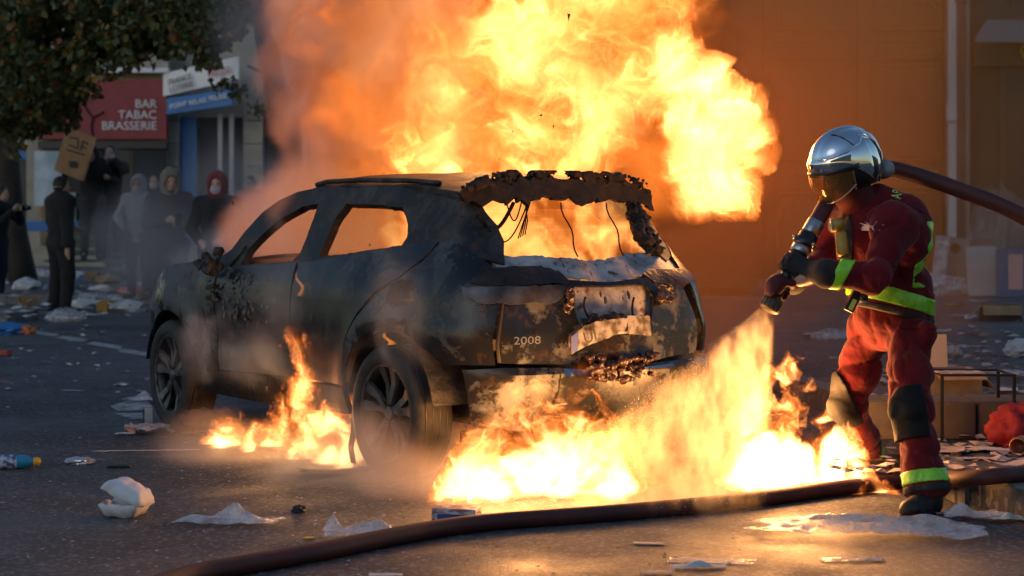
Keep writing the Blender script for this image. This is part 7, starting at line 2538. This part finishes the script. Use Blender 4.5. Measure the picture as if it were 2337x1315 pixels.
# small licks of flame: closed curled tongues
def lick(px, py, Y, h, w, seed, label):
    n1, n2, G, lo, hi = field((at(px, py, Y).x - w, Y - w, at(px, py, Y).z - .02), (at(px, py, Y).x + w, Y + w, at(px, py, Y).z + h), .006, seed, .08, .1, .05, stretch=(1, 1, 1.8), octaves=3)
    t = (G[2] - lo[2]) / (hi[2] - lo[2])
    T = 1 - np.sqrt(((G[0] - (lo[0] + hi[0]) / 2 - .02 * np.sin(t * 6)) / (w * .6 * (1.05 - t))) ** 2 + ((G[1] - Y) / (w * .5)) ** 2) + .35 * n1 - .25 * t
    E = sstep(.1, .35, T) * (.3 + np.exp(-(n2 / .25) ** 2)) * edge_fade(G, lo, hi, .01)
    o = fog("flame_lick", E, lo, hi, volume_mat("lick_%d" % seed, FIRE_COL, 28.0, absorb=2.0), None)
    tag(o, label, "flame", kind="stuff")


lick(684, 668, 9.55, .12, .05, 61, "small flame on the door below the rear window corner")
lick(886, 785, 9.0, .06, .06, 62, "small flame glowing in the gap above the rear wheel")
lick(545, 745, 9.98, .03, .012, 63, "spark-sized flame on the front door")

# --- smoke
def smoke(name, label, lo, hi, vox, seed, env_fn, scatter, scol=(.8, .8, .82), wave=.45, amp=.4, lo_t=.0, hi_t=.6, stretch=(1, 1, 1.4), emit=None, absorb=0.0, step=2.5):
    n1, n2, G, lo, hi = field(lo, hi, vox, seed, wave, .5, .25, octaves=4, stretch=stretch)
    D = sstep(lo_t, hi_t, env_fn(G) + amp * n1) * edge_fade(G, lo, hi, .1, "xXyYZ")
    o = fog(name, D, lo, hi, volume_mat(name + str(seed), emit[0] if emit else None, emit[1] if emit else 0, absorb=absorb, scatter=scatter, scol=scol, step=step), None)
    tag(o, label, "smoke", kind="stuff")
    return o


# grey wisps in front of the doors
smoke("smoke", "thin bluish grey smoke drifting in front of the car's doors", (-2.3, 8.45, .1), (-.35, 10.0, 1.5), .024, 71,
      lambda G: np.maximum.reduce([blob(G, C(640, 690, 9.2), (.16, .3, .38)), blob(G, C(560, 820, 9.5), (.35, .3, .25)), blob(G, C(760, 900, 8.8), (.22, .3, .42)), blob(G, C(450, 780, 9.8), (.2, .3, .3)), blob(G, C(900, 690, 8.7), (.22, .25, .35))]) * .95 - .20, .95, wave=.16, amp=.55, scol=(.66, .78, .94), stretch=(1, 1, 3))
# low smoke over the hot road
smoke("smoke", "low orange-lit smoke creeping over the road before the rear wheel", (-2.2, 7.2, .0), (.7, 9.6, .42), .04, 72,
      lambda G: np.maximum.reduce([blob(G, C(760, 1060, 8.9), (.55, .8, .25)), blob(G, C(1000, 1120, 8.2), (.55, .6, .2)), blob(G, C(560, 1010, 9.6), (.5, .8, .18)), blob(G, C(1250, 1130, 8.0), (.5, .4, .12))]) * .95 - .06, 1.7, scol=(.85, .68, .56))
# steam off the bonnet and smoke trailing over the onlookers
smoke("smoke", "pale smoke streaming off the bonnet towards the onlookers", (-3.6, 10.4, .7), (-1.0, 13.2, 2.2), .05, 73,
      lambda G: np.maximum.reduce([blob(G, C(520, 560, 11.6), (.55, .7, .25)), blob(G, C(620, 500, 11.6), (.4, .7, .35)), blob(G, C(430, 590, 11.6), (.35, .6, .18))]) * 1.0 - .05, 1.2)
smoke("smoke", "grey-mauve smoke hanging between the onlookers and the car", (-6.0, 17.0, .1), (-1.5, 21.5, 5.2), .10, 74,
      lambda G: np.maximum.reduce([blob(G, C(560, 400, 19), (1.0, 1.6, 1.5)), blob(G, C(330, 530, 19), (.6, 1.5, .8)), blob(G, C(640, 150, 19), (.8, 1.6, 1.8)) + .1, blob(G, C(450, 560, 19), (.8, 1.5, .7))]) * .8 - .12, .42, wave=.8, absorb=.22, scol=(.80, .70, .72))
# smoke right of the fireball, the fire's orange light put into its colour
smoke("smoke", "dim orange smoke filling the street between the fire and the carriage door", (.2, 10.6, .0), (5.2, 17.0, 5.0), .14, 75,
      lambda G: np.maximum.reduce([blob(G, C(1740, 350, 13), (1.35, 3.5, 2.2)), blob(G, C(1650, 700, 13), (1.3, 3.0, 1.3)), blob(G, C(1800, 0, 13.5), (1.7, 3.5, 1.8))]) * 1.0 + .12, .46, scol=(.60, .19, .045), wave=1.0, amp=.8, absorb=.16, hi_t=.7, step=2.5)

# --- water spray from the nozzle
tipW = at(1752, 708, 7.86)
def spray():
    lo, hi = (.15, 7.5, .0), (1.34, 8.85, .92)
    rng = np.random.default_rng(81)
    vox = .0105
    shape = [int(round((hi[k] - lo[k]) / vox)) for k in range(3)]
    G = np.meshgrid(*[np.linspace(lo[k], hi[k], shape[k], dtype=np.float32) for k in range(3)], indexing='ij', sparse=True)
    ax = Vector((-.50, .16, -1.0)).normalized()
    q = [G[k] - tipW[k] for k in range(3)]
    t = q[0] * ax[0] + q[1] * ax[1] + q[2] * ax[2]
    rad = np.sqrt(np.maximum(q[0] ** 2 + q[1] ** 2 + q[2] ** 2 - t ** 2, 0))
    cone = rad / (.030 + np.maximum(t, 0) * .48)
    n = fbm_grid(shape, [hi[k] - lo[k] for k in range(3)], .045, 3, rng, gain=.85, stretch=(1, 1, 2.2))
    D = sstep(1.05, .75, cone) * (t > 0) * (1 / (1 + 9 * np.maximum(t, 0) ** 1.6)) * np.clip(.35 + 1.1 * n, 0.03, 3.5)
    D = D * edge_fade(G, npv(lo), npv(hi), .03, "xXyYZ")
    o = fog("water_spray", D.astype(np.float32), lo, hi, volume_mat("spray_volume", scatter=15.0, scol=(.96, .80, .55), aniso=.6, step=2.0), None)
    tag(o, "fan of water spray bursting from the hose nozzle towards the flames", "water spray", kind="stuff")
    # loose droplets
    rg = np.random.default_rng(82)
    nd = 7000
    tt = rg.uniform(.02, 1.05, nd) ** .8
    u = Vector(ax).orthogonal().normalized(); w = ax.cross(u)
    an = rg.uniform(0, 2 * math.pi, nd); rr = (.03 + tt * .46) * np.sqrt(rg.uniform(.1, 1.15, nd))
    P = npv(tipW) + tt[:, None] * npv(ax) + (np.cos(an) * rr)[:, None] * npv(u) + (np.sin(an) * rr)[:, None] * npv(w)
    ok = P[:, 2] > .01
    P = P[ok]; n_ = len(P)
    s = rg.uniform(.0006, .0016, n_)
    base = npv([(1, 0, 0), (-1, 0, 0), (0, 1, 0), (0, -1, 0), (0, 0, 1.8), (0, 0, -1.8)])
    Fb = np.array([(0, 2, 4), (2, 1, 4), (1, 3, 4), (3, 0, 4), (2, 0, 5), (1, 2, 5), (3, 1, 5), (0, 3, 5)])
    V = (P[:, None, :] + base[None] * s[:, None, None]).reshape(-1, 3)
    Fc = (np.arange(n_)[:, None, None] * 6 + Fb[None]).reshape(-1, 3)
    dr = mesh_np("water_droplets", V, Fc, mat("water_drop", (.92, .92, .92), .15, trans=.35, spec=.8), None, True)
    tag(dr, "scattered water droplets flying out of the hose nozzle", "droplets", kind="stuff")
spray()
